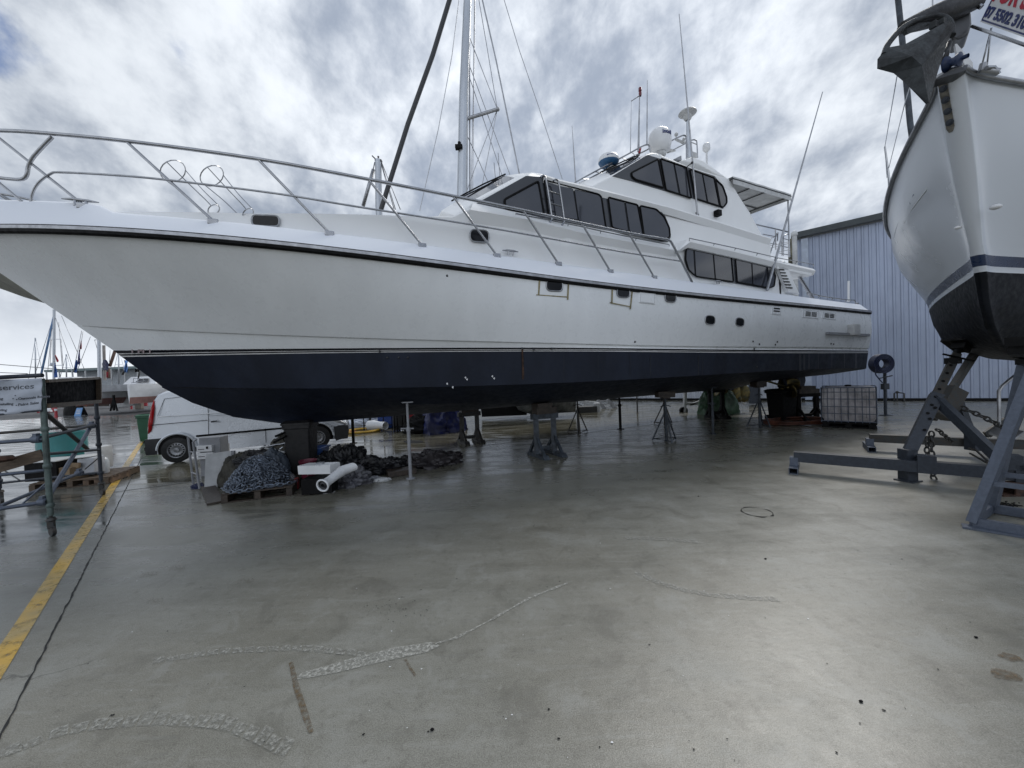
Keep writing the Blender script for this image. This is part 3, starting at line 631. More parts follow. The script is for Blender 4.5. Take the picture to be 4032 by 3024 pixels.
# ledge above the lower windows, running back into the aft deck roof
m = MB(); top = [(2669, 986), (2715, 940), (2900, 982), (3060, 1022), (3209, 1057)]
pr = [(q[0], q[1]) for q in [ysolve(x, y, 2.62) for x, y in top]]
th_ = [.02, .16, .17, .18, .15]
m.rows([[YP(s, 2.4, z-t_-.05) for (s, z), t_ in zip(pr, th_)], [YP(s, 2.58, z-t_-.03) for (s, z), t_ in zip(pr, th_)], [YP(s, 2.64, z-t_*.5) for (s, z), t_ in zip(pr, th_)], [YP(s, 2.58, z) for (s, z) in pr], [YP(s, 2.2, z+.03) for (s, z) in pr]], False)
obj('side_ledge', m, M['gelw'], yacht)
s_a, z_a = pr[3]; s_b, z_b = ysolve(3198, 1060, 2.62)[:2]
m = MB(); s_in = ysolve(3080, 1035, 2.5)[0]
outl = [(s_in-.4, z_a), (s_b, z_b+.02), (s_b+.12, z_b-.08), (s_b-.05, z_b-.19), (s_in-.4, z_a-.24)]
m.rows([[YP(s, 2.6, z) for s, z in outl], [YP(s, -2.6, z) for s, z in outl]], False, True); m.f += [[0, 1, 2, 3, 4], [9, 8, 7, 6, 5]]; m.m += [0, 0]; m.sm += [False]*2
m.mi = 0; obj('aft_deck_roof', m, M['gelw'], yacht, bevel=.02)
# aft deck posts
m = MB(); m.tube([YP(s_b-.25, 2.4, z_b-.15), Y(*c1(1843, 1612), 2.45)], .045, 10); obj('deck_post', m, M['steel'], yacht)
m = MB(); m.tube([YP(s_b-.25, -2.4, z_b-.15), YP(s_b-.1, -2.4, 3.9)], .045, 10); obj('deck_post', m, M['steel'], yacht)
# louvred air intake
lv = [(1610, 1345), (1645, 1345), (1722, 1590), (1640, 1570), (1562, 1378), (1580, 1368)]
m = MB(); m.poly([Y(*c1(*p), 2.5) for p in [(1562, 1380), (1612, 1345), (1722, 1588), (1640, 1572)]], -YN*.1); lo = obj('air_intake_panel', m, M['gelw'], yacht, bevel=.015)
for k in range(7):
    t_ = (k+.6)/7.6; x0, y0 = 1590+(1652-1590)*t_, 1392+(1558-1392)*t_; x1_, y1_ = 1625+(1700-1625)*t_, 1395+(1560-1395)*t_
    m = MB(); m.poly([Y(*c1(*p), 2.605) for p in rnd2([(x0, y0-5), (x1_+4, y0-3), (x1_+7, y0+5), (x0+6, y0+3)], 3)], -YN*.01); obj('slot', m, M['black'], lo)
# sun awning over the aft upper deck
aw = MB(True); f0, f1 = Y(*c1(1240, 745), 1.95), Y(*c1(1665, 872), 1.95)
s0, z0 = ysolve(*c1(1240, 740), 1.95)[:2]; s1, z1 = ysolve(*c1(1662, 868), 1.95)[:2]
na, nb = 9, 9; rws = []
for j in range(nb):
    b = 2.05-4.1*j/(nb-1); rws.append([YP(s0+(s1-s0)*i/(na-1), b, z0+(z1-z0)*i/(na-1)+.06*math.sin(math.pi*j/(nb-1))+.03*math.sin(math.pi*i/(na-1)*3)**2*.3) for i in range(na)])
aw.rows(rws, True)
low_ = [[p-Vector((0, 0, .03)) for p in r_] for r_ in rws]; aw.rows(low_, True)
aw.rows([rws[0], [p-Vector((0, 0, .20))-YN*.0 for p in rws[0]], ], True); aw.rows([[r_[-1] for r_ in rws], [r_[-1]-Vector((0, 0, .16)) for r_ in rws]], True); aw.rows([rws[-1], [p-Vector((0, 0, .2)) for p in rws[-1]]], True)
obj('sun_awning', aw, M['offw'], yacht)
m = MB()
for i in (0, 3, 5, 8): m.tube([r_[i]-Vector((0, 0, .06)) for r_ in rws], .016, 6)
for j in (0, 2, 4, 6, 8): m.tube([p-Vector((0, 0, .06)) for p in rws[j]], .016, 6)
obj('awning_frame', m, M['dgrey'], yacht)
m = MB(); m.tube([Y(*c1(1664, 895), 1.95), Y(*c1(1676, 1312), 2.1)], .02, 8); m.tube([YP(s1-.03, -1.95, z1), YP(s1+.2, -2, z1-2.1)], .02, 8); obj('awning_pole', m, M['steel'], yacht)
# upper aft deck rails
m = MB()
def RL(pts, b, r=.016): m.tube([Y(*c7(*p), b) for p in pts], r, 7)
RL([(150, 190), (560, 280), (860, 352)], 1.95, .02); RL([(300, 400), (560, 450)], 1.95, .014)
RL([(700, 480), (860, 525)], 1.95, .012); RL([(410, 600), (600, 612)], 1.95, .012); RL([(570, 290), (580, 740)], 1.95); RL([(450, 840), (600, 390), (625, 365), (615, 550)], 2.1, .018)
RL([(850, 395), (790, 410), (745, 450), (745, 870)], 1.95); RL([(715, 500), (715, 860)], 1.6); RL([(860, 550), (860, 900)], 2.1)
obj('upper_deck_railing', m, M['steel'], yacht); m = MB(); RL([(370, 510), (540, 465)], -1.9); RL([(440, 655), (840, 570)], -1.9, .012); RL([(460, 700), (860, 600)], -1.9, .012); RL([(610, 790), (860, 740)], -1.9, .012); obj('upper_deck_railing', m, M['steel'], yacht); m = MB(); RL([(600, 800), (860, 850)], 1.95, .012); RL([(640, 650), (870, 690)], 1.95, .012)
obj('upper_deck_railing', m, M['steel'], yacht)
# small handrails along the ledges
def handrail(pts, b, stubs, r=.011):
    m = MB(); P_ = [Y(*p, b) for p in pts]; m.tube([P_[0]+Vector((0, 0, -.07))] + P_ + [P_[-1]+Vector((0, 0, -.07))], r, 6)
    for p in stubs: q = Y(*p, b); m.tube([q, q+Vector((0, 0, -.07))+YN*.05], r*.8, 5)
    obj('hand_rail', m, M['steel'], yacht)
handrail([c4(1090, 58), c4(1240, 90), c4(1370, 118), c4(1500, 148), c4(1630, 178), c4(1835, 215)], 2.62, [c4(1240, 90), c4(1368, 118), c4(1500, 148), c4(1620, 176), c4(1735, 198)])
handrail([c6(690, 468), c6(1000, 530), c6(1300, 590), c6(1520, 640), c6(1860, 710), c6(2175, 770)], 2.4, [c6(1515, 640), c6(1856, 710), c6(1200, 570)])
handrail([c4(1798, 385), c4(1880, 405), c4(1960, 418), c4(2035, 428), c4(2080, 430), c4(2088, 442)], 2.6, [c4(1875, 400), c4(1955, 415), c4(2035, 428)], .016)
m = MB(); m.tube([Y(*c4(2047, 315), 2.5), Y(*c4(2047, 430), 2.5)], .03, 8); m.ball(Y(*c4(2047, 432), 2.5), .05, 8); obj('stern_light_staff', m, M['white'], yacht)
# main deck railing
posts = [((503, 562), (840, 870)), ((1015, 626), (1297, 917)), ((1450, 706), (1661, 964)), ((1785, 775), (1955, 1004)), ((2061, 829), (2197, 1036)), ((2290, 878), (2401, 1065)), ((2477, 920), (2574, 1089)), ((-20, 530), (330, 808))]
topl = [(-260, 530), (-120, 512), (0, 514), (150, 522), (503, 556), (1015, 626), (1450, 706), (1785, 772), (2061, 828), (2290, 878), (2477, 917), (2600, 938), (2634, 946), (2655, 975), (2725, 1111)]
bt = lambda s, z: max(.35, bw_b(s)+.02)
m = MB(); m.tube(smooth_line([Y(x, y, bt) for x, y in topl], 4), .026, 9); obj('top_rail', m, M['steel'], yacht)
m = MB(); m.tube(smooth_line([Y(x, y, bt) for x, y in [(122, 815), (125, 770), (150, 722), (200, 684), (245, 679), (450, 690), (661, 709), (1094, 763), (1400, 813), (1858, 885), (2122, 932), (2200, 946), (2440, 990), (2677, 1028)]], 4), .016, 8); obj('middle_rail', m, M['steel'], yacht)
for (t_, b_) in posts:
    m = MB(); p, q = Y(*t_, bt), Y(*b_, bt); m.tube([p, q], .019, 8); so_ = obj('stanchion', m, M['steel'], yacht)
    m = MB(); m.box(q+Vector((0, 0, -.02))-YN*.02, (.13, .05, .08), math.atan2(YA.y, YA.x), .01); obj('stanchion_foot', m, M['steel'], so_)
# bow pulpit pieces, near and far side
m = MB(); m.tube(smooth_line([Y(x, y, bt) for x, y in [(205, 540), (175, 570), (130, 620), (112, 655), (105, 690), (85, 706), (30, 704), (-80, 690)]], 5), .024, 8)
m.tube([Y(x, y, bt) for x, y in [(-40, 690), (110, 812)]], .019, 8)
m.tube(smooth_line([Y(x, y, -.5) for x, y in [(-60, 757), (0, 763), (70, 775), (130, 790), (165, 803), (190, 815)]], 4), .018, 8)
m.tube([Y(-20, 755, -.4), Y(78, 820, -.4)], .016, 7); m.tube([Y(10, 768, -.6), Y(95, 820, -.6)], .016, 7)
m.tube([Y(-60, 812, .5), Y(60, 820, .5)], .016, 7)
obj('bow_pulpit', m, M['steel'], yacht)
# fender baskets on the rail
for px in ([(650, 655), (720, 710), (658, 698), (855, 808), (825, 833)], ):
    pass
def ring(c, r, nrm, w, n=18):
    c = Vector(c); q = Vector(nrm).to_track_quat('Z', 'Y').to_matrix(); return [c+q @ Vector((math.cos(a)*r, math.sin(a)*r, 0)) for a in np.linspace(0, 2*math.pi, n+1)[:-1]]
for (t_, b_, rt_) in (((682, 674), (842, 826), .175), ((835, 693), (977, 840), .175)):
    c0, c_1 = Y(*t_, lambda s, z: bw_b(s)-.25), Y(*b_, lambda s, z: bw_b(s)-.25); ax = (c0-c_1).normalized(); tilt = (ax+Vector((-.35, .0, .25))).normalized()
    m = MB(); R1 = ring(c0, rt_, tilt, 0); R2 = ring(c_1, rt_*.5, tilt, 0); m.tube(R1, .008, 6, closed=True); m.tube(R2, .008, 6, closed=True)
    for k in (1, 7, 13): m.tube(smooth_line([R1[k], R1[k].lerp(R2[k], .5), R1[k].lerp(R2[k], .9)+(R1[k]-c0)*.15, R2[k]], 3), .007, 5)
    obj('fender_basket', m, M['steel'], yacht)
def cleat(px, py, b, L, nm='mooring_cleat', up_=.0):
    q = Y(px, py, b)+Vector((0, 0, up_)); m = MB()
    for k in (-.15, .15): m.tube([q+YA*L*k+Vector((0, 0, -.02)), q+YA*L*k+Vector((0, 0, .06*L/.4))], .02*L/.4, 7)
    m.tube([q-YA*L*.5+Vector((0, 0, .065*L/.4)), q-YA*L*.2+Vector((0, 0, .075*L/.4)), q+YA*L*.2+Vector((0, 0, .075*L/.4)), q+YA*L*.5+Vector((0, 0, .07*L/.4))], [.008, .022, .022, .008], 8); obj(nm, m, M['steel'], yacht)
cleat(318, 808, bt, .38); cleat(*c6(640, 872), 2.55, .32, up_=.02); cleat(*c4(1262, 332), 2.6, .26, up_=.02); cleat(*c4(2100, 455), 2.6, .2)
# boarding ladder leaning on the pilothouse
m = MB(); a = [c6(*p) for p in [(930, 118), (945, 104), (968, 110), (985, 150), (1035, 480), (1030, 540), (1000, 572)]]; b2 = [c6(*p) for p in [(1055, 152), (1070, 140), (1092, 146), (1108, 190), (1156, 510), (1150, 560), (1125, 600)]]
A_ = [Y(*p, 2.42) for p in a]; B_ = [Y(*p, 2.42) for p in b2]
m.tube(smooth_line(A_, 3), .018, 7); m.tube(smooth_line(B_, 3), .018, 7)
for (p, q) in [((1005, 252), (1118, 284)), ((1025, 370), (1138, 400)), ((1040, 490), (1155, 515)), ((1005, 575), (1125, 600))]: m.tube([Y(*c6(*p), 2.42), Y(*c6(*q), 2.42)], .014, 6)
obj('side_ladder', m, M['steel'], yacht)
# portholes
def porthole(px, py, w_, h_, surf=None, nm='porthole', mt=None, ring_=True, r=0.45, pinch=0):
    pts = rnd2([(px-w_/2, py-h_/2-pinch), (px+w_/2, py-h_/2+pinch), (px+w_/2, py+h_/2+pinch), (px-w_/2, py+h_/2-pinch)], min(w_, h_)*r, 6)
    if surf is None: P3 = [HP(x, y, .0) for x, y in pts]
    else: P3 = [Y(x, y, surf) for x, y in pts]
    m = MB(); m.poly([p+YN*.02 for p in P3], -YN*.034); o_ = obj(nm, m, mt or M['port'], yacht)
    if ring_: f = MB(True); f.tube([p-YN*.01 for p in P3], .013, 6, closed=True); obj('porthole_rim', f, M['alu'], o_)
    return o_
for a in ((2182, 1125, 64, 44), (2453, 1152, 50, 38), (2639, 1171, 44, 37), (2794, 1261, 38, 35), (2911, 1269, 33, 33)): porthole(*a, pinch=1.5)
bo = M['port']
porthole(1046, 870, 108, 42, lambda s, z: side_b(s)+.0, mt=bo, pinch=2); porthole(1887, 930, 74, 48, lambda s, z: side_b(s)+.0, mt=bo, pinch=3)
def tape_box(c):     # c: four px corners
    P3 = [HP(*p, .014) for p in c]; m = MB()
    for i in range(4):
        a, b = P3[i], P3[(i+1) % 4]; m.beam(a, b+(b-a).normalized()*.05, .006, .018 if i % 2 == 0 else .032, upv=(0, 0, 1) if abs((b-a).z) < .3 else tuple(YA))
    obj('masking_tape', m, M['tape'], yacht)
tape_box([c4(188, 298), c4(362, 314), c4(357, 412), c4(182, 400)]); tape_box([c4(625, 345), c4(746, 358), c4(734, 470), c4(622, 448)])
def panel(c, nm, slots=None):
    P3 = [HP(*p, .0) for p in c]; m = MB(); m.poly([p+YN*.02 for p in P3], -YN*.035); o_ = obj(nm, m, M['gel'], yacht, bevel=.006)
    f = MB(); cen = sum(P3, Vector())/4
    q = [p.lerp(cen, .14)-YN*.015 for p in P3]; f.tube(q, .004, 4, closed=True); obj('panel_seam', f, M['greyp'], o_)
    if slots:
        for i in range(slots[0]):
            for j in range(slots[1]):
                u0, u1 = .15+.7*i/slots[0]+.03, .15+.7*(i+1)/slots[0]-.03; v0 = .22+.6*j/slots[1]; v1 = v0+.28/slots[1]
                def at(u_, v_): return P3[0].lerp(P3[1], u_).lerp(P3[3].lerp(P3[2], u_), v_)-YN*.018
                s_ = MB(); s_.poly([at(u0, v0), at(u1, v0), at(u1, v1), at(u0, v1)], -YN*.006); obj('vent_slot', s_, M['black'], o_)
panel([c4(789, 374), c4(885, 388), c4(882, 456), c4(785, 444)], 'hatch_panel')
panel([c4(1584, 463), c4(1640, 469), c4(1636, 521), c4(1580, 515)], 'air_vent', (1, 2)); panel([c4(1767, 485), c4(1868, 496), c4(1866, 545), c4(1763, 535)], 'air_vent', (2, 4)); panel([c4(1884, 498), c4(1972, 507), c4(1970, 551), c4(1880, 542)], 'air_vent', (2, 4))
m = MB(); m.box(HP(*c4(2056, 610), .08), (.36, .2, .33), math.atan2(YA.y, YA.x), .03); obj('stern_locker_box', m, M['offw'], yacht)
porthole(*c4(2098, 590), 16, 18, nm='exhaust_outlet', mt=M['black'])
# small fittings, paint chips and rust run on the topsides
m = MB()
for p in [(1760, 1086), (1495, 1383), (1525, 1408), (1570, 1408), (1606, 1408), *[c4(*q) for q in [(763, 680), (1472, 678), (1510, 694), (1618, 680), (1606, 697), (1940, 692), (1956, 694), (1480, 722), (86, 720), (155, 728), (265, 720), (1495, 832)]]]: m = MB(); m.ball(HP(*p, .0), .022, 8); obj('skin_fitting', m, M['dgrey'], yacht)
m = MB(); a = HP(*c4(86, 722), .004); b_ = HP(*c4(90, 905), .004); m.rows([[a+YA*-.015, b_+YA*-.02], [a+YA*.015, b_+YA*.03]]); obj('rust_run', m, M['rust'], yacht)
m = MB(); random.seed(5)
for p in [(1832, 1487), (1838, 1494), (1760, 1511), (1938, 1482), (1945, 1490), (1782, 1525)]:
    q = HP(*p, .005); m.poly([q+YA*x_*.018+Vector((0, 0, z_*.022)) for x_, z_ in ((-1, 0), (.2, 1), (1, .3), (.4, -1))], -YN*.002)
obj('paint_chip', m, M['white'], yacht)
vs_ = mat('streak_dark', (.014, .017, .026), .35); m = MB()
for x, y0, y1, w_ in [(2750, 1400, 1478, 4), (2765, 1405, 1478, 2), (3150, 1395, 1460, 9), (3166, 1395, 1458, 7), (3185, 1395, 1456, 5), (3222, 1392, 1455, 2), (3275, 1392, 1450, 2), (3325, 1392, 1448, 3), (3370, 1392, 1450, 8), (2355, 1398, 1490, 2), (2560, 1398, 1482, 3), (2220, 1398, 1500, 2), (2480, 1396, 1484, 2)]:
    a, b_, c_, d_ = HP(x-w_/2, y0, .003), HP(x+w_/2, y0, .003), HP(x+w_/2, y1, .003), HP(x-w_/2, y1, .003); m = MB(); m.add([a, b_, c_, d_], [(0, 1, 2, 3)]); obj('antifoul_streak', m, vs_, yacht)
tm = text_mb('1 M 1', .15, .002, .003, sx=1.15); o0 = HP(515, 1392, .03); x0_ = HP(600, 1391, .03)-o0; place_text(tm, o0, x0_, (0, 0, 1)); obj('draught_mark', tm, mat('draught_grey', (.30, .24, .25), .6), yacht)
# ---- gear on top of the yacht
BB = 1.0
m = MB()
def T(pts, b, r, n=7): m.tube([Y(*p, b) for p in pts], r, n)
def TS(pts, b, r, n=7, k=4): m.tube(smooth_line([Y(*p, b) for p in pts], k), r, n)
TS([c1(118, 772), c1(300, 672), c1(480, 578), c1(600, 512), c1(640, 498), c1(658, 508), c1(664, 548)], 1.15, .02)
TS([c1(150, 778), c1(330, 688), c1(500, 602), c1(640, 536), c1(668, 512), c1(688, 516), c1(694, 546)], .75, .02)
for t_ in (.1, .3, .5, .7, .85):
    a = (118+(600-118)*t_, 772+(512-772)*t_); b_ = (150+(600-150)*t_+30, 778+(555-778)*t_-8); m.tube([Y(*c1(*a), 1.15), Y(*c1(*b_), .75)], .014, 6)
TS([c1(700, 532), c1(800, 478), c1(890, 434), c1(915, 432), c1(926, 450), c1(928, 598)], .9, .022)
T([c1(790, 556), c1(925, 487)], .5, .018); TS([c1(930, 475), c1(975, 462), c1(995, 466), c1(1003, 485), c1(1008, 592)], .3, .02); T([c1(925, 465), c1(1000, 495)], .6, .014)
obj('equipment_rail', m, M['steel'], yacht)
m = MB(); m.poly([Y(*c1(*p), .8) for p in [(932, 532), (1006, 558), (1008, 592), (932, 578)]], YN*.04); obj('mast_bracket_plate', m, M['offw'], yacht)
m = MB(); m.poly([Y(*c1(720, 535), .9), Y(*c1(775, 520), .9), Y(*c1(850, 545), .4), Y(*c1(790, 562), .4)], (0, 0, .03)); m.poly([Y(*c1(845, 468), .9), Y(*c1(860, 460), .9), Y(*c1(925, 482), .4), Y(*c1(905, 498), .4)], (0, 0, .03)); obj('equipment_tray', m, M['offw'], yacht)
# satellite dome
dc = Y(*c1(733, 470), BB); k = (dc-CAM).dot(fw)/FOC; rd = 44*k
m = MB(); m.lathe([(.0, -1.05*rd), (.55*rd, -1.02*rd), (.86*rd, -.82*rd), (.97*rd, -.4*rd), (rd, 0), (.97*rd, .3*rd), (.88*rd, .58*rd), (.72*rd, .82*rd), (.5*rd, 1.0*rd), (.25*rd, 1.1*rd), (.001, 1.13*rd)], dc, 32)
so_ = obj('satellite_dome', m, M['white'], yacht)
tm = text_mb('Intelli', .46*rd, .004, .003); cdir = (CAM-dc); cdir.z = 0; cdir.normalize(); q = Matrix.Rotation(R(38), 3, 'Z')
# wrap the lettering round the dome
out = MB(); rr_ = rd*1.003; base = math.atan2(cdir.y, cdir.x)+R(14)
out.v = [dc+Vector((math.cos(base+v.x/rd)*(rr_+v.z+.004)*.99, math.sin(base+v.x/rd)*(rr_+v.z+.004)*.99, .12*rd+v.y)) for v in tm.v]; out.f, out.m, out.sm = tm.f, tm.m, tm.sm
obj('dome_lettering', out, M['letter'], so_)
m = MB(); m.lathe([(.5*rd, -1.05*rd), (.5*rd, -1.3*rd), (.3*rd, -1.35*rd)], dc, 20); obj('dome_base', m, M['offw'], so_)
# radar
rc = Y(*c1(362, 618), BB); k = (rc-CAM).dot(fw)/FOC; rw = 40*k
m = MB(); m.mi = 0; m.lathe([(.001, .62*rw), (.5*rw, .6*rw), (.85*rw, .45*rw), (rw, .15*rw), (rw*1.0, -.1*rw)], rc, 32); m.mi = 1; m.lathe([(rw, -.1*rw), (rw*.95, -.2*rw), (.8*rw, -.42*rw), (.4*rw, -.52*rw), (.001, -.52*rw)], rc, 32)
so_ = obj('radar_scanner', m, [M['white'], mat('radar_blue', (.03, .12, .26), .4)], yacht)
tm = text_mb('JRC', .26*rw, .005, .003, sx=1.7); cdir = CAM-rc; base = math.atan2(cdir.y, cdir.x)-R(5)
out = MB(); out.v = [rc+Vector((math.cos(base+v.x/rw)*(rw*(.99-.28*max(0, v.y/(.3*rw)))+v.z+.004), math.sin(base+v.x/rw)*(rw*(.99-.28*max(0, v.y/(.3*rw)))+v.z+.004), .17*rw+v.y)) for v in tm.v]; out.f, out.m, out.sm = tm.f, tm.m, tm.sm
obj('radar_lettering', out, M['letter'], so_)
m = MB(); m.beam(rc+Vector((0, 0, -.5*rw)), rc+Vector((.1, .05, -.9*rw)), .2, .15); obj('radar_bracket', m, M['offw'], so_)
# arch
m = MB(); ar = [c1(*p) for p in [(885, 612), (970, 586), (1050, 612), (1234, 745), (1150, 716), (1015, 640), (960, 628)]]
P1_ = [Y(*p, 1.25) for p in ar]; m.poly(P1_, YN*2.5); obj('radar_arch', m, M['gelw'], yacht, bevel=.03)
m = MB(); m.poly([Y(*c1(*p), 1.2) for p in [(840, 600), (890, 575), (893, 612)]], YN*.5); obj('roof_vent', m, M['greyp'], yacht)
m = MB(); m.tube([Y(*c1(945, 595), .8), Y(*c1(940, 470), .8), Y(*c1(936, 300), .8)], [.075, .06, .04], 12); obj('mast_post', m, M['mast'], yacht)
pc = Y(*c1(935, 278), .8); k = (pc-CAM).dot(fw)/FOC*34
m = MB(); m.lathe([(.001, .45*k), (.5*k, .42*k), (.9*k, .3*k), (k, .12*k), (.85*k, .0), (.5*k, -.12*k), (.42*k, -.5*k), (.25*k, -.7*k)], pc, 24); obj('disc_antenna', m, M['offw'], yacht)
pc = Y(*c1(1072, 515), .7); k = (pc-CAM).dot(fw)/FOC*14
m = MB(); m.lathe([(.001, 1.1*k), (.6*k, 1.0*k), (.92*k, .6*k), (k, 0), (k, -.7*k), (.6*k, -1.2*k), (.3*k, -1.5*k)], pc, 20); m.tube([pc+Vector((0, 0, -1.3*k)), Y(*c1(1076, 645), .7)], .03, 8); obj('small_dome', m, M['white'], yacht)
m = MB(); m.ball(Y(*c1(853, 423), .85), .055, 10); m.tube([Y(*c1(853, 430), .85), Y(*c1(853, 462), .85)], .018, 6); m.ball(Y(*c1(908, 458), .6), .05, 8); obj('gps_antenna', m, M['offw'], yacht)
def whip(a, b_, b, r=.014, nm='whip_antenna', mt='alu'):
    m = MB(); p, q = Y(*a, b), Y(*b_, b); m.tube([p, p.lerp(q, .5), q], [r*1.4, r, r*.5], 7); return obj(nm, m, M[mt], yacht)
whip(c1(122, 765), c1(97, 360), 1.0, .012); whip(c1(578, 548), c1(587, 135), 1.0, .022, 'light_pole'); whip(c1(520, 550), c1(527, 180), 1.0, .008)
whip(c1(640, 500), c1(643, 28), 1.1, .014); whip(c1(1008, 1015), (2674, 55), LB+.15, .017, 'whip_antenna'); whip((3020, 1143), (3239, 362), 2.62, .024)
m = MB(); m.tube([Y(*c1(527, 180), 1), Y(*c1(590, 140), 1)], .014, 6); obj('light_bracket', m, M['alu'], yacht)
m = MB(); m.lathe([(.03, -.1), (.04, -.05), (.04, .0), (.02, .02), (.045, .04), (.04, .12), (.02, .14)], Y(*c1(591, 118), 1), 12); obj('anchor_light', m, mat('dark_red_lens', (.16, .02, .03), .3), yacht)
m = MB(); m.lathe([(.03, -.05), (.04, -.0), (.06, .08), (.03, .1)], Y(*c1(585, 545), 1), 12); obj('anchor_light', m, M['red'], yacht)
m = MB(); a = Y(*c1(968, 628), LB+.15); m.ball(a, .035, 8); m.tube([a, Y(*c1(925, 662), LB)], .012, 6); m.ball(Y(*c1(1005, 1010), LB+.08), .05, 8); m.tube([Y(*c1(1000, 990), LB+.1), Y(*c1(1012, 1030), LB+.02)], .03, 6); obj('antenna_mount', m, M['dgrey'], yacht)
m = MB(); m.box(Y(*c1(1155, 995), LB+.08), (.16, .14, .16), math.atan2(YA.y, YA.x), .02); obj('side_light', m, M['black'], yacht)
# underwater gear
m = MB(); kp_ = [(7.9, 1.12), (8.2, 1.12), (10.2, 1.5), (8.5, 1.6)]
m = MB(); st0 = YP(8.3, 1.2, 1.45); 
def prop(side):
    hub = YP(9.55, 1.25*side, 1.12); ax = (YA*.97+Vector((0, 0, -.2))).normalized(); mm = MB(True)
    mm.tube([YP(8.0, 1.2*side, 1.5), hub+ax*.05], .035, 8)
    mm.lathe([(.001, -.14), (.07, -.1), (.08, 0), (.06, .12), (.001, .2)], hub, 14, axis=ax)
    q = ax.to_track_quat('Z', 'Y').to_matrix()
    for k in range(4):
        rws = []
        for i in range(7):
            r_ = .06+.34*i/6; w_ = .20*math.sin(math.pi*min(1, (i+.9)/7.2))+.03; tw = 1.0-.55*i/6; a0 = k*math.pi/2+.4+side*.2
            rws.append([hub+q @ (Matrix.Rotation(a0+.25*i/6, 3, 'Z') @ Vector((r_*math.cos(u_*w_/max(.1, r_)), r_*math.sin(u_*w_/max(.1, r_)), u_*w_*math.sin(tw)*.9))) for u_ in (-1, -.5, 0, .5, 1)])
        mm.rows(rws, True)
    o_ = obj('propeller', mm, M['bronze'], yacht); s_ = o_.modifiers.new('solid', 'SOLIDIFY'); s_.thickness = .012
    sb = MB(); sb.beam(hub+ax*-.1, YP(9.2, 1.2*side, 1.8), .12, .04, upv=tuple(YN)); obj('shaft_bracket', sb, M['anti'], yacht)
    rb = MB(); P0 = [YP(s, 1.25*side, z) for s, z in [(10.0, 1.72), (10.5, 1.70), (10.55, 1.3), (10.35, .95), (10.1, .95), (9.95, 1.3)]]; rb.poly([p+YN*.03 for p in P0], -YN*.06); obj('rudder', rb, M['anti'], yacht, bevel=.02)
prop(1); prop(-1)
# swim platform bracket on the transom
m = MB(); z_ = 2.95; m.box(YP(11.15, 0, z_), (.35, 4.2, .07), math.atan2(YA.y, YA.x), .02)
m.tube([YP(10.95, 2.4, 2.35), YP(11.3, 2.4, z_-.03)], .03, 7); m.tube([YP(10.95, -1.6, 2.35), YP(11.3, -1.6, z_-.03)], .03, 7); obj('swim_platform_bracket', m, M['gsteel'], yacht)
m = MB(); m.tube([YP(11.0, 2.75, 3.55), YP(11.0, 2.75, 2.95)], .02, 7); obj('transom_pipe', m, M['white'], yacht)

# ============================================================ SHED
wv = Vector((20.55-7.94, 16.0-24.97, 0)).normalized(); wn = Vector((-wv.y, wv.x, 0)); 
if wn.y < 0: wn = -wn
cor = G(3150, 1577); shed = thing('metal_shed', 'large pale blue corrugated metal shed with dark roof edge behind the stern', 'shed', cor)
zt_ = D(3150, 945, cor.y).z
corr = mat('corrugated_sheet', (.34, .39, .50), .42, .25, var=.10, scale=.7, streak=3)
def corrugated(p, L, z0, z1a, z1b, pitch=.26, dep=.035):
    n = int(L/pitch); lo_, hi_ = [], []
    for i in range(n):
        for f_, d_ in ((0, 0), (.55, 0), (.65, dep), (.9, dep)):
            x = (i+f_)*pitch; q = p+wv*x-wn*d_; lo_.append(Vector((q.x, q.y, z0))); hi_.append(Vector((q.x, q.y, z1a+(z1b-z1a)*x/L)))
    mm = MB(); mm.rows([lo_, hi_]); return mm
pitch_ = .035
obj('corrugated_wall', corrugated(cor, 30, .12, zt_, zt_+30*pitch_), corr, shed)
m = MB(); b0 = cor; e0 = cor+wv*30; e1 = e0+wn*25; b1 = cor+wn*25
zA, zB = zt_, zt_+30*pitch_
m.add([b0+wn*.05+Vector((0, 0, 0)), b1, b1+Vector((0, 0, zA)), b0+wn*.05+Vector((0, 0, zA))], [(0, 1, 2, 3)]); m.add([e0, e1, e1+Vector((0, 0, zB)), e0+Vector((0, 0, zB))], [(0, 1, 2, 3)]); obj('side_wall', m, corr, shed)
m = MB(); ov = -wn*.35-wv*.2
for dz, th, off in ((.02, .26, 0),):
    p0 = cor+ov+Vector((0, 0, zA+.02)); p1 = cor+ov+wv*30.2+Vector((0, 0, zB+.02)); m.add([p0, p1, p1+Vector((0, 0, .28)), p0+Vector((0, 0, .28)), p0+wn*25.4, p1+wn*25.4, p1+wn*25.4+Vector((0, 0, .28)), p0+wn*25.4+Vector((0, 0, .28))], [(0, 1, 2, 3), (4, 7, 6, 5), (3, 2, 6, 7), (0, 4, 5, 1), (0, 3, 7, 4), (1, 5, 6, 2)])
obj('roof', m, mat('dark_roof_trim', (.045, .055, .06), .4, .3), shed)
m = MB(); q = cor+wv*.35-wn*.12; m.box(q+Vector((0, 0, zA/2)), (.28, .16, zA-.1), math.atan2(wv.y, wv.x)); obj('downpipe', m, mat('pipe_paint', (.42, .48, .58), .4), shed)
m = MB(); m.beam(cor-wn*.04+Vector((0, 0, .06)), e0-wn*.04+Vector((0, 0, .06)), .12, .12); obj('base_strip', m, M['black'], shed)
lean = thing('lean_to', 'low corrugated lean-to wall glimpsed beneath the yacht beside the shed', 'shed', cor-wv*14)
obj('corrugated_wall', corrugated(cor-wv*26, 26, .12, 3.4, 3.4), mat('pale_corrugated', (.5, .53, .58), .45, .2), lean)
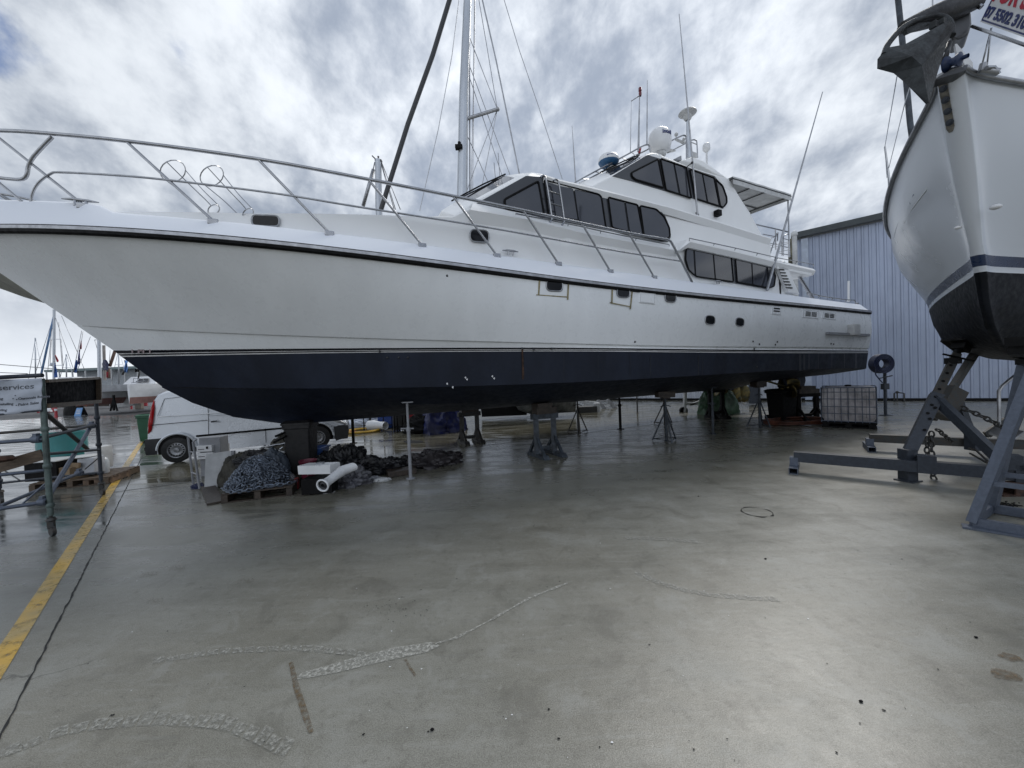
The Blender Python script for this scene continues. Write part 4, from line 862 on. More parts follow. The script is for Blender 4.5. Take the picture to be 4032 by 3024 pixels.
m = MB(); m.beam(cor-wv*26-wn*.04+Vector((0, 0, .06)), cor-wn*.04+Vector((0, 0, .06)), .12, .12); obj('base_strip', m, M['black'], lean)
m = MB(); m.poly([cor-wv*26+Vector((0, 0, 3.4)), cor+Vector((0, 0, 3.4)), cor+wn*6+Vector((0, 0, 3.7)), cor-wv*26+wn*6+Vector((0, 0, 3.7))], (0, 0, .1)); obj('roof', m, M['dgrey'], lean)
# poles and rusty stack by the shed corner
m = MB(); q = D(3128, 930, 17.5); m.tube([Vector((q.x, q.y, 0)), q+Vector((0, 0, .1))], .1, 10); m.lathe([(.12, 0), (.14, .05), (.1, .2), (.02, .24)], q, 12)
obj('vent_pipe', m, M['offw'], label='pale round vent pipe standing just left of the shed corner', cat='pipe')
m = MB(); q = D(3117, 942, 18.2); m.tube([Vector((q.x, q.y, 0)), Vector((q.x-.05, q.y, 3)), q], [.2, .16, .14], 8); obj('mooring_pile', m, mat('mottled_timber', (.22, .21, .15), .8, var=.4, scale=5, bump=.5), label='mottled weathered timber pile beside the pale vent pipe', cat='pile')

# ============================================================ things by the shed
def hose_reel():
    q = G(3487, 1636); t = thing('hose_reel', 'dark blue hose coiled on a metal post in front of the shed wall', 'hose reel', q)
    h = D(3470, 1432, q.y); m = MB(); m.tube([q, Vector((q.x, q.y, h.z-.1))], .045, 10); m.box(q+Vector((0, 0, 1.0)), (.22, .12, .2), .2); m.box(q+Vector((0, 0, .01)), (.25, .25, .02)); m.tube([q+Vector((-.25, -.06, h.z-.5)), q+Vector((.2, -.06, h.z-.42))], .02, 6); obj('post', m, M['gsteel'], t)
    m = MB(); k = (h-CAM).dot(fw)/FOC; 
    for j in range(5):
        for i in range(4):
            r_ = k*(20+ i*5.2); c = h+Vector((0, -.09+.045*j, 0)); m.tube(ring(c, r_, (.12, 1, 0), 0, 28), .02+.004*(i % 2), 6, closed=True)
    m.tube(smooth_line([h+Vector((-k*30, -.1, -k*18)), h+Vector((-k*34, -.1, -k*40)), h+Vector((-k*22, -.12, -k*60)), h+Vector((-k*10, -.12, -k*75))], 5), .018, 6); obj('hose', m, mat('navy_hose', (.008, .016, .06), .4), t)
hose_reel()
q = G(3520, 1579); m = MB(); a, b_ = D(3521, 1548, q.y-.25), D(3560, 1549, q.y-.6)
m.tube([Vector((a.x, a.y, 0)), a, a.lerp(b_, .5)+Vector((0, 0, .03)), b_, Vector((b_.x, b_.y, 0))], .03, 8); m.tube([a.lerp(b_, .3), Vector((*a.lerp(b_, .3).xy, 0))], .025, 7); m.ball(a.lerp(b_, .3)+Vector((0, 0, .05)), .06, 8)
obj('water_pipe', m, M['dsteel'], label='low dark water pipe with two bends at the foot of the shed wall', cat='pipe')
# caged liquid container
def ibc():
    A0, B0, C0_ = G(3235, 1682), G(3412, 1690), G(3456, 1676); ex = (B0-A0).normalized(); ey = Vector((-ex.y, ex.x, 0)); rz = math.atan2(ex.y, ex.x); c = A0+ex*.6+ey*.5
    t = thing('liquid_container', 'caged white plastic liquid tank on a black pallet by the stern', 'liquid container', (c.x, c.y, 0))
    m = MB(); 
    for i in (-.5, 0, .5): m.box(c+ex*i+Vector((0, 0, .07)), (.14, 1.0, .1), rz)
    for j in (-.42, 0, .42): m.box(c+ey*j+Vector((0, 0, .025)), (1.2, .12, .04), rz)
    m.box(c+Vector((0, 0, .145)), (1.2, 1.0, .04), rz); obj('pallet', m, M['black'], t)
    m = MB(True); bm = bmesh.new()
    m.box(c+Vector((0, 0, .68)), (1.12, .92, 1.0), rz, bev=.09)
    for i in range(6):
        for sgn in (-1, 1): m.box(c+ex*(-.46+i*.184)+ey*sgn*.455+Vector((0, 0, .7)), (.15, .05, .86), rz, bev=.03)
    for j in range(5):
        for sgn in (-1, 1): m.box(c+ey*(-.38+j*.19)+ex*sgn*.555+Vector((0, 0, .7)), (.05, .15, .86), rz, bev=.03)
    obj('tank', m, mat('cloudy_plastic', (.42, .40, .41), .45, var=.25, scale=3), t)
    m = MB()
    for z_ in (.2, .42, .62, .84, 1.04, 1.17):
        P_ = [c+ex*sx*.6+ey*sy*.5+Vector((0, 0, z_)) for sx, sy in ((-1, -1), (1, -1), (1, 1), (-1, 1))]; m.tube(P_, .012 if z_ < 1.1 else .016, 6, closed=True)
    for i in range(9):
        for sy in (-1, 1): m.tube([c+ex*(-.6+i*.15)+ey*.5*sy+Vector((0, 0, .16)), c+ex*(-.6+i*.15)+ey*.5*sy+Vector((0, 0, 1.17))], .009, 5)
    for i in range(1, 7):
        for sx in (-1, 1): m.tube([c+ex*.6*sx+ey*(-.5+i*.143)+Vector((0, 0, .16)), c+ex*.6*sx+ey*(-.5+i*.143)+Vector((0, 0, 1.17))], .009, 5)
    for i in (-.2, .2): m.tube([c+ex*i-ey*.5+Vector((0, 0, 1.17)), c+ex*i+ey*.5+Vector((0, 0, 1.17))], .014, 5)
    obj('cage', m, M['galv'], t)
    m = MB(); m.lathe([(.08, 0), (.08, .04), (.03, .05)], c+Vector((0, 0, 1.18)), 12); obj('filler_cap', m, M['black'], t)
ibc()
# wheelie bins
def wheelie(name, label, mt, px, w_=.58, h=1.05, lid=True, rz=0, open_=False, cover=None):
    q = G(*px) if isinstance(px, tuple) and len(px) == 2 else Vector(px); t = thing(name, label, 'bin', q); m = MB(True); ez = Matrix.Rotation(rz, 3, 'Z'); d0 = .62
    def rr_(w2, d2, z_): return [q+ez @ Vector((x, y, z_)) for x, y in rnd2([(-w2, -d2), (w2, -d2), (w2, d2), (-w2, d2)], .05, 3)]
    m.rows([rr_(w_*.38, d0*.38, .04), rr_(w_*.40, d0*.42, .2), rr_(w_*.46, d0*.48, h*.86), rr_(w_*.5, d0*.52, h*.87), rr_(w_*.5, d0*.52, h*.93)], False, True, True); obj('bin_body', m, mt, t)
    m = MB(True)
    if open_: m.box(q+ez @ Vector((0, d0*.6, h*.65)), (w_, .05, .55), rz, .02)
    else: m.rows([rr_(w_*.53, d0*.55, h*.93), rr_(w_*.53, d0*.55, h*.96), rr_(w_*.42, d0*.42, h)], False, True, True)
    obj('lid', m, mt, t)
    m = MB(); m.tube([q+ez @ Vector((-w_*.4, d0*.6, h*.9)), q+ez @ Vector((w_*.4, d0*.6, h*.9))], .02, 6); obj('handle', m, mt, t)
    for sx in (-1, 1):
        m = MB(); m.lathe([(.001, -.03), (.1, -.03), (.1, .03), (.001, .03)], q+ez @ Vector((sx*w_*.42, d0*.42, .1)), 14, axis=ez @ Vector((1, 0, 0))); obj('wheel', m, M['black'], t)
    return t
wheelie('wheelie_bin', 'black wheelie bin beneath the stern, left of the caged tank', M['black'], (3080, 1655), .78, 1.08, rz=.3)
# orange hose coil on the ground
m = MB(); c = G(3110, 1668); c2 = G(3170, 1664)
for j in range(6): m.tube([c.lerp(c2, .5)+Vector((math.cos(a)*(1.05+.05*math.sin(j*3+a)), math.sin(a)*(.55+.04*math.cos(j*2+a)), .04+.035*(j//2)+.01*math.sin(a*3+j))) for a in np.linspace(0, 6.2832, 40)[:-1]], .028, 6, closed=True)
obj('orange_hose', m, mat('faded_orange_hose', (.13, .045, .025), .5, var=.3, scale=4), label='faded orange hose coiled on the ground under the stern', cat='hose')

# ============================================================ supports under the yacht
def jack_stand(px, label, top, mt='dsteel', h=None, rz=0):
    q = G(*px); t = thing('jack_stand', label, 'jack stand', q, 'tripod jack stands under the yacht', rz); m = MB(); r_ = .36; hh = top
    for k in range(3): a = k*2.0944+.5; m.tube([Vector((0, 0, hh*.72)), Vector((math.cos(a)*r_, math.sin(a)*r_, .02))], .02, 7)
    m.tube([Vector((math.cos(k*2.0944+.5)*r_*.93, math.sin(k*2.0944+.5)*r_*.93, .06)) for k in range(3)], .014, 6, closed=True); m.tube([(0, 0, .0), (0, 0, hh*.8)], .035, 10); obj('tripod', m, M[mt], t, local=True)
    m = MB(); m.tube([(0, 0, hh*.7), (0, 0, hh)], .024, 10); m.tube([(-.13, 0, hh*.80), (-.06, 0, hh*.83), (.06, 0, hh*.83), (.13, 0, hh*.80)], .014, 6); obj('screw', m, M[mt], t, local=True)
    m = MB(); m.box((0, 0, hh+.01), (.2, .2, .03)); m.box((-.06, 0, hh+.10), (.34, .22, .15), .1); m.box((.17, .02, hh+.09), (.12, .2, .15), .1); obj('timber_block', m, M['dwood'], t, local=True)
    return t
def hull_z(P_):   # underside height above a ground point
    v = P_-YO; s, b = v.dot(YA), abs(v.dot(YN)); zs = [(.06, c_kee.z(s)), (c_str2.b(s), c_str2.z(s)), (c_str.b(s), c_str.z(s)), (c_chi.b(s)-.05, c_chi.z(s)-.02)]
    return float(np.interp(b, [q[0] for q in zs], [q[1] for q in zs]))
for px, lab, mt in (((2625, 1738), 'near tripod jack stand under the hull, nearest the middle of the photo', 'bsteel'), ((2992, 1682), 'tripod jack stand with spread legs just left of the black wheelie bin', 'bsteel'), ((2618, 1671), 'dark tripod jack stand seen behind the near tripod jack stand', 'dsteel'), ((2278, 1705), 'dark tripod jack stand standing in the bright wet patch right of the paired grey stand', 'dsteel')):
    jack_stand(px, lab, hull_z(G(*px))-.19, mt, rz=(.3 if px[0] > 2900 else 0))
def shore(px, label, r=.04, mt='bsteel', top=None, collar=True, group='steel pole props under the yacht'):
    q = G(*px); h = (top or hull_z(q))-.03; t = thing('pole_prop', label, 'prop', q, group); m = MB(); m.tube([q, q+Vector((0, 0, h*.66))], r, 12); m.lathe([(r*2.6, 0), (r*2.6, .012), (r, .02)], q, 20); obj('outer_tube', m, M[mt], t)
    m = MB(); m.tube([q+Vector((0, 0, h*.6)), q+Vector((0, 0, h))], r*.72, 10); m.box(q+Vector((0, 0, h)), (.2, .2, .02), .4); obj('inner_tube', m, M[mt], t)
    if collar: m = MB(); m.lathe([(r*1.3, 0), (r*1.3, .05), (r, .08)], q+Vector((0, 0, h*.62)), 14); m.tube([q+Vector((-.14, -.02, h*.66)), q+Vector((.1, .02, h*.65))], .014, 6); obj('collar', m, M[mt], t)
shore((1617, 1884), 'thick pale steel pole prop in front of the dark tarpaulins', .034, 'greyp')
shore((1392, 1745), 'dark steel pole prop rising behind the black rubbish bags', .045, 'black')
shore((2808, 1709), 'slim grey steel pole prop between the two near tripod stands', .036, 'bsteel')
shore((2443, 1690), 'dark steel pole prop left of the dark tripod behind the keel', .045, 'black')
shore((2510, 1626), 'thin dark pole prop standing furthest back over the wet slab', .032, 'dsteel', top=1.6)
shore((3348, 1530), 'short black prop under the transom above the caged tank', .05, 'black', top=1.66)
def keel_stand(px, label, mt, w_=.62, rz=None, blk=1.0, foot='flat'):
    q = G(*px); rz = math.atan2(YA.y, YA.x) if rz is None else rz; e = Matrix.Rotation(rz, 3, 'Z'); hk = hull_z(q) if hull_z(q) < 1.45 else 1.15; h = hk-.27
    t = thing('keel_stand', label, 'boat stand', q, 'heavy two legged boat stands'); P_ = lambda x, y, z_: q+e @ Vector((x, y, z_))
    for sx in (-1, 1):
        m = MB(); m.beam(P_(sx*w_*.38, 0, .05), P_(sx*w_*.38, 0, h-.06), .12, .12, upv=(0, 1, 0))
        m.poly([P_(sx*w_*.38-.05, -.42, .0), P_(sx*w_*.38-.05, .42, 0), P_(sx*w_*.38-.05, .36, .09), P_(sx*w_*.38-.05, -.36, .09)], e @ Vector((.14, 0, 0))); m.beam(P_(sx*w_*.38, -.36, .05), P_(sx*w_*.38, 0, h*.5), .06, .06); m.beam(P_(sx*w_*.38, .36, .05), P_(sx*w_*.38, 0, h*.5), .06, .06); obj('leg', m, M[mt], t)
    m = MB(); m.beam(P_(-w_*.55, 0, h-.04), P_(w_*.55, 0, h-.04), .13, .13); obj('crossbeam', m, M[mt], t)
    m = MB(); m.tube(smooth_line([P_(-w_*.33, 0, h*.32), P_(-w_*.16, 0, h*.17), P_(w_*.16, 0, h*.17), P_(w_*.33, 0, h*.32)], 3), .03, 6); m.beam(P_(-w_*.38, 0, h*.2), P_(w_*.38, 0, h*.2), .05, .07); obj('brace', m, M[mt], t)
    m = MB(); m.box(P_(0, 0, h+.09), (w_*.85, .25, .15), rz); m.box(P_(-.06, 0, h+.215), (w_*.62, .3, .1), rz); obj('timber_block', m, M['dwood'], t)
keel_stand((2150, 1795), 'blue grey two legged boat stand under the keel, nearest the camera', 'bsteel')
keel_stand((1852, 1742), 'dark two legged boat stand on the far side, left of the paired grey stand', 'dsteel')
keel_stand((3180, 1652), 'black boat stand with curved brace between the wheelie bin and the caged tank', 'black', .8, rz=0)
keel_stand((2822, 1645), 'black boat stand beside the green tarpaulin under the aft hull', 'black', .6, rz=0)
# ============================================================ SAILING BOAT (right)
bx, by, ban, bzt, bzw, bbm, bsm, bpw, bsh, bsw, bbw, bp2 = 4.727, 4.099, .549, 4.879, 2.979, 1.591, 5.499, 1.759, .125, 1.295, 1.449, 1.199
SA = Vector((math.cos(ban), math.sin(ban), 0)); SN = Vector((-SA.y, SA.x, 0)); SO = Vector((bx, by, 0))
def SP(s, b, z): return SO+SA*s+SN*b+Vector((0, 0, z))
sb = thing('sailing_boat', 'white sailing boat with blue waterline stripe on a steel cradle, bow towards the camera', 'sailing boat', SO)
def bfun(s, s0, bm_, sm, pw):
    if s > sm: return bm_*(1-.35*((s-sm)/7.)**2)
    return bm_*(1-max(0, min(1, (sm-s)/(sm-s0)))**pw)
def zg(s): return bzt-bsh*s+bsh*s*s*.06
lv = []
NSB = 50; LEN = 11.5
def lev(s0, bm_, sm, pw, zf, hw): 
    out = []
    for i, t_ in enumerate(np.linspace(0, 1, NSB)):
        s = s0+(LEN-s0)*t_**1.6; b = bfun(s, s0, bm_, sm, pw); out.append((s, (b**2.2+hw**2.2)**(1/2.2) if i else hw*.9, zf(s)))
    return out
ST_ = dict()
L_g = lev(0, bbm+.08, bsm, bpw, zg, .10)
def mixl(t_, hw, bul=0, stem=None):
    s0 = bsw*t_**1.05; out = []
    for i, tt in enumerate(np.linspace(0, 1, NSB)):
        s = s0+(LEN-s0)*tt**1.6; bg_ = bfun(s, s0, bbm+.06, bsm, bpw); bw_ = bfun(s, s0, bbw, bsm+1, bp2); b = bg_+(bw_-bg_)*t_+bul*math.sin(math.pi*t_)*min(1, (s-s0)/1.5)
        out.append((s, (b**2.2+hw**2.2)**(1/2.2) if i else hw*.9, zg(s)+(bzw-zg(s))*t_))
    return out
levels = [L_g, mixl(.12, .10, .10), mixl(.3, .098, .16), mixl(.5, .088, .16), mixl(.7, .07, .12), mixl(.85, .055, .07), mixl(.94, .045, .03)]
wl_top = mixl(.915, .062, .04); wl_bot = mixl(.985, .058, .0)
wlow = lev(bsw, bbw, bsm+1, bp2, lambda s: bzw, .055); wl2 = lev(bsw+.03, bbw, bsm+1, bp2, lambda s: bzw-.04, .055)
def botl(s0, bm_, pw, z0, zend): return lev(s0, bm_, bsm+1.2, pw, lambda s: z0+(zend-z0)*min(1, (s-s0)/4), .045)
b1_ = botl(bsw+.22, bbw-.04, 1.3, bzw-.38, bzw-.36); b2_ = botl(bsw+.55, bbw-.2, 1.5, bzw-.68, bzw-.70); b3_ = botl(bsw+1.05, bbw-.5, 1.6, bzw-.90, bzw-.98); b4_ = botl(bsw+1.9, .6, 1.5, bzw-1.06, bzw-1.16); b5_ = botl(bsw+2.6, .02, 1, bzw-1.12, bzw-1.28)
m = MB(True)
groups = [(levels[:6] + [wl_top], 0), ([wl_top, wl_bot], 1), ([wl_bot, wlow, wl2], 0), ([wl2, b1_, b2_, b3_, b4_, b5_], 2)]
for sg in (1, -1):
    for rws, mi in groups: m.mi = mi; m.rows([[SP(s, b*sg, z) for s, b, z in r_] for r_ in rws], True)
for rws, mi in groups:     # close the narrow stem face
    m.mi = mi; m.rows([[SP(r_[0][0], r_[0][1], r_[0][2]), SP(r_[0][0]-.03, 0, r_[0][2]), SP(r_[0][0], -r_[0][1], r_[0][2])] for r_ in rws], True)
m.mi = 0; allr = levels[:6]+[wl_top, wl_bot, wlow, wl2, b1_, b2_, b3_, b4_, b5_]
m.rows([[SP(r_[-1][0], r_[-1][1], r_[-1][2]) for r_ in allr], [SP(r_[-1][0], -r_[-1][1], r_[-1][2]) for r_ in allr]], False)
m.rows([[SP(s, b, z) for s, b, z in L_g], [SP(s, 0, z+.04) for s, b, z in L_g], [SP(s, -b, z) for s, b, z in L_g]], True)
glossw = mat('polished_white_hull', (.60, .635, .68), .24, var=.01, scale=.3); santi = mat('grey_antifoul', (.007, .009, .014), .6, var=.25, scale=3, bump=.1, spec=.2)
obj('hull', m, [glossw, mat('blue_waterline', (.03, .05, .11), .3), santi], sb)
m = MB(True)
for sg in (1, -1): m.tube([SP(s-.02, (b+.015)*sg, z-.02) for s, b, z in L_g], .026, 8)
m.tube([SP(0-.03, L_g[0][1], bzt), SP(-.05, 0, bzt), SP(-.03, -L_g[0][1], bzt)], .03, 8)
obj('toe_rail', m, M['alu'], sb)
def side_at(sg, s, t_):      # point on the topsides
    r_ = mixl(t_, .1, .15*math.sin(math.pi*t_)); b = float(np.interp(s, [q[0] for q in r_], [q[1] for q in r_])); z = float(np.interp(s, [q[0] for q in r_], [q[2] for q in r_])); return SP(s, b*sg, z)
# stem fitting with four bolts
def on_stem(px, py):         # front-left face of the stem
    d = ray(px, py); best = None
    for k in np.linspace(3.5, 5.5, 400):
        p = CAM+d*k
        v = p-SO; s, b = v.dot(SA), v.dot(SN); t_ = (zg(0)-p.z)/(zg(0)-bzw); s0 = bsw*max(0, t_)**1.05
        if s >= s0-.025: return p
    return p
def stem_pt(b, z, o_=0):
    t_ = (zg(0)-z)/(zg(0)-bzw); s0 = bsw*max(0, t_)**1.05; return SP(s0-.03*(1-min(1, abs(b)/.12))-o_, b, z)
stf = [on_stem(*p) for p in [(3703, 300), (3733, 295), (3757, 440), (3746, 453), (3731, 452), (3727, 440)]]
nrm = -(SA*.97-SN*.18+Vector((0, 0, .25))).normalized()
stf = [stem_pt(b, z, .012) for b, z in ((.085, 4.86), (.02, 4.86), (.012, 4.42), (.03, 4.38), (.06, 4.38), (.075, 4.42))]
m = MB(); m.poly(stf, nrm*.012); pf_ = obj('stem_plate', m, mat('worn_steel_plate', (.30, .28, .24), .5, .4, var=.3, scale=12), sb)
for b_, z_ in [(.05, 4.76), (.047, 4.66), (.044, 4.56), (.042, 4.46)]:
    c = stem_pt(b_, z_, .03); m = MB(); m.lathe([(.034, 0), (.034, .006), (.018, .008), (.018, .02), (.001, .021)], c, 14, axis=nrm); obj('bolt', m, M['gsteel'], pf_)
for p, r_ in (((3772, 896), .034), ((3921, 815), .05)):
    c = on_stem(*p); m = MB(True); m.ball(c, r_, 12, (1, 1, .6)); obj('skin_fitting', m, M['white'], sb)
# cove lines on the port side
def cove(pts, r, mt, nm='cove_stripe'):
    m = MB(True); P_ = [side_at(1, s, t_)+SN*.01+Vector((0, 0, 0)) for s, t_ in pts]; m.tube(smooth_line(P_, 6), r, 5); obj(nm, m, mt, sb)
cove([(1.5, .30), (2.3, .31), (3.2, .32), (4.2, .33)], .016, M['letter']); cove([(1.35, .24), (2.2, .25), (3.4, .26)], .006, M['greyp']); cove([(1.2, .36), (1.7, .37), (2.2, .38)], .006, M['white'])
cove([(1.62, .25), (1.7, .33)], .012, M['letter'], 'hull_emblem')
# pulpit, lifelines, fittings
def SX(px, py, b=None, s=None):    # point at given distance aft s along the ray plane
    d = ray(px, py); k = (SO+SA*s-CAM).dot(SA)/d.dot(SA); return CAM+d*k
m = MB(); m.tube([D(3484, 578, 7.4), D(3500, 700, 7.4), D(3503, 740, 7.4)], [.014, .02, .022], 7); obj('stanchion', m, M['steel'], sb)
m = MB(); m.tube([D(3484, 578, 7.4), D(3532, 300, 4.9)], .006, 5); m.tube([D(3500, 660, 7.4), D(3565, 398, 5.3), D(3590, 320, 4.9)], .006, 5); m.tube([D(3484, 578, 7.4), D(3492, 700, 8.2)], .005, 5); obj('lifeline', m, M['steel'], sb)
P1_ = D(3840, 60, 4.05); P2_ = D(4130, 195, 3.6)
m = MB(); m.tube([D(3826, 103, 4.05), D(4140, 215, 3.5)], .014, 7); m.tube([D(3700, 18, 4.1), D(3800, -30, 4.1)], .02, 7); m.tube([D(3790, -10, 4.1), D(3865, 28, 4.0)], .022, 8); obj('pulpit_rail', m, M['steel'], sb)
for (a, b_) in (((3866, 258), (3904, 110)), ((3886, 256), (3903, 110))):
    m = MB(); m.tube([D(*a, 4.0), D(*b_, 3.95)], .007, 5); obj('sign_tie_wire', m, M['steel'], sb)
m = MB(); a = D(3864, 275, 4.0); b_ = D(3930, 285, 3.95); m.tube([a, b_], .035, 8); m.tube([a+Vector((0, 0, -.02)), a+Vector((.02, 0, .06))], .03, 7); m.tube([b_+Vector((0, 0, -.02)), b_+Vector((-.05, 0, .05)), b_+Vector((-.12, 0, .05))], .022, 7); obj('fairlead', m, M['alu'], sb)
m = MB(); m.poly([D(*p, 4.0) for p in [(3760, 173), (3768, 172), (3830, 245), (3832, 262), (3808, 274), (3790, 240), (3772, 230)]], Vector((.03, .04, 0))); m.poly([D(*p, 4.05) for p in [(3703, 200), (3718, 205), (3745, 232), (3735, 262), (3716, 250)]], Vector((.03, .04, 0))); obj('bow_roller_cheek', m, M['white'], sb)
m = MB(True); a, b_ = D(3722, 256, 4.05), D(3780, 232, 3.95); ax = (b_-a); m.lathe([(.075, 0), (.07, .02), (.04, ax.length*.4), (.04, ax.length*.6), (.065, ax.length), (.02, ax.length+.02), (.02, ax.length+.06)], a, 16, axis=ax); obj('bow_roller', m, mat('navy_roller', (.015, .035, .10), .4), sb)
m = MB(); m.tube([D(3700, 215, 4.05), D(3716, 280, 4.05)], .012, 6); m.tube([D(3735, 170, 4.1), D(3715, 240, 4.05)], .03, 7); obj('anchor_lashing', m, M['dgrey'], sb)
m = MB(); m.poly([D(*p, 3.98) for p in [(3680, 315), (3715, 290), (3785, 262), (3805, 275), (3780, 285), (3725, 300)]], Vector((.1, .12, 0))); obj('bow_fitting', m, M['dgrey'], sb)
# furled sail drum and dark cover up at the forestay
m = MB(True); a, b_ = D(3555, 108, 4.0), D(3850, 0, 4.05)
rws = []
for t_ in np.linspace(0, 1, 9):
    c = a.lerp(b_, t_); r_ = .055+.05*math.sin(t_*2.6); q = (b_-a).to_track_quat('Z', 'Y').to_matrix(); rws.append([c+q @ Vector((math.cos(k*.5236)*r_*(1+.1*math.sin(k*2+t_*9)), math.sin(k*.5236)*r_, 0)) for k in range(12)])
m.rows(rws, True, True, True, True); ro = obj('anchor_shank_cover', m, M['cloth'], sb)
m = MB(); m.poly([D(*p, 4.08) for p in [(3765, 20), (3810, 20), (3824, 50), (3827, 90), (3815, 130), (3790, 145), (3765, 155), (3745, 150), (3740, 100), (3750, 60)]], Vector((.18, .2, 0))); obj('furler_drum', m, M['dgrey'], sb, bevel=.04)
# plough anchor hung on the bow roller
anc = thing('anchor', 'dark galvanised plough anchor with hoop hanging over the bow of the sailing boat', 'anchor', D(3640, 300, 3.85))
d_ = 3.75
outl = [(3455, 235), (3462, 215), (3490, 192), (3560, 180), (3640, 135), (3705, 95), (3735, 80), (3752, 100), (3748, 140), (3722, 170), (3700, 215), (3695, 260), (3678, 310), (3652, 408), (3622, 385), (3575, 345), (3520, 285), (3456, 272)]
edge = [(3455, 235), (3495, 250), (3560, 240), (3620, 225), (3700, 190)]
# two blades meeting along a keel
keel_l = [D(3652, 408, d_-.12), D(3640, 300, d_-.14), D(3655, 215, d_-.06), D(3720, 120, d_+.05)]
leftb = [D(3652, 408, d_-.12), D(3560, 325, d_-.02), D(3500, 278, d_+.06), D(3455, 268, d_+.12)]
m = MB()
top_e = [D(3455, 240, d_+.12), D(3490, 194, d_+.10), D(3560, 182, d_+.05), D(3645, 133, d_+.02), D(3735, 80, d_+.06)]
fcs = [D(3652, 408, d_-.14), D(3522, 287, d_+.05), D(3456, 272, d_+.12), D(3456, 236, d_+.12), D(3492, 193, d_+.10), D(3560, 181, d_+.05), D(3645, 134, d_+.0), D(3735, 80, d_+.04), D(3752, 110, d_+.08), D(3720, 175, d_+.1), D(3697, 250, d_+.06), D(3678, 312, d_-.02)]
cen = D(3628, 262, d_-.13); ridge1 = D(3590, 225, d_-.10)
vs = fcs+[cen, ridge1]; n_ = len(fcs)
m.add(vs, [(0, 1, n_), (1, 2, n_+1), (1, n_+1, n_), (2, 3, n_+1), (3, 4, n_+1), (4, 5, n_+1), (5, 6, n_+1), (6, 7, n_+1), (7, 8, n_), (7, n_, n_+1), (8, 9, n_), (9, 10, n_), (10, 11, n_), (11, 0, n_)], False)
bl = obj('fluke', m, M['anchor'], anc); s_ = bl.modifiers.new('s', 'SOLIDIFY'); s_.thickness = .025; s_.offset = 0
m = MB(); m.tube(smooth_line([D(3480, 215, d_+.1), D(3500, 170, d_+.12), D(3560, 105, d_+.16), D(3640, 70, d_+.2), D(3705, 65, d_+.2), D(3742, 90, d_+.16), D(3750, 140, d_+.1)], 6), .026, 9); obj('hoop', m, M['anchor'], anc)
m = MB(); m.beam(D(3560, 120, d_+.2), D(3860, -20, d_+.3), .035, .09); m.box(D(3678, 100, d_+.08), (.06, .05, .06), .3); m.box(D(3708, 88, d_+.08), (.05, .05, .05), .3); obj('shank', m, M['anchor'], anc)
# sale sign
def sign():
    O_ = D(3859, 86, 3.85); xr = D(4032, 147, 3.40)-O_; z_ = Vector((.0, 0, 1)); xr.z *= 1; t = thing('sale_sign', 'white sale sign with red and blue lettering above the bow of the sailing boat', 'sign', O_)
    ux = xr.normalized(); uy = (D(3862, 0, 3.85)-D(3859, 86, 3.85)).normalized(); uy = (uy-ux*uy.dot(ux)).normalized(); n_ = ux.cross(uy)
    W_, H_ = 1.1, .62
    m = MB(); m.poly([O_, O_+ux*W_, O_+ux*W_+uy*H_, O_+uy*H_], -n_*.012); obj('board', m, M['white'], t)
    f = MB(); 
    for a, b_ in ((.018, .018),):
        c = [O_+ux*a+uy*b_, O_+ux*(W_-a)+uy*b_, O_+ux*(W_-a)+uy*(H_-b_), O_+ux*a+uy*(H_-b_)]
        for i in range(4): f.beam(c[i]+n_*.002, c[(i+1) % 4]+n_*.002, .004, .010, upv=tuple(uy) if i % 2 == 0 else tuple(ux))
    obj('border', f, M['letter'], t)
    def put(txt, x, y, s, mt, nm, sx=1, bold=.0): tm = text_mb(txt, s, bold, .002, sx=sx); place_text(tm, O_+ux*x+uy*y+n_*.004, ux, uy); obj(nm, tm, mt, t)
    put('FOR SALE', .02, .16, .20, M['lred'], 'headline', 1.0, .006); put('07 5502 3107', .015, .045, .105, M['letter'], 'phone_number', 1.22, .004)
sign()
# mast of a boat standing further back
m = MB(); m.tube([D(3605, 640, 5.6), D(3583, 480, 5.6), D(3562, 250, 5.7), D(3530, -60, 5.8)], .034, 10); obj('deck_pole', m, M['bsteel'], sb); m = MB(); m.tube([D(3672, -40, 5), D(3673, 60, 5)], .008, 5); obj('stay', m, M['alu'], sb)

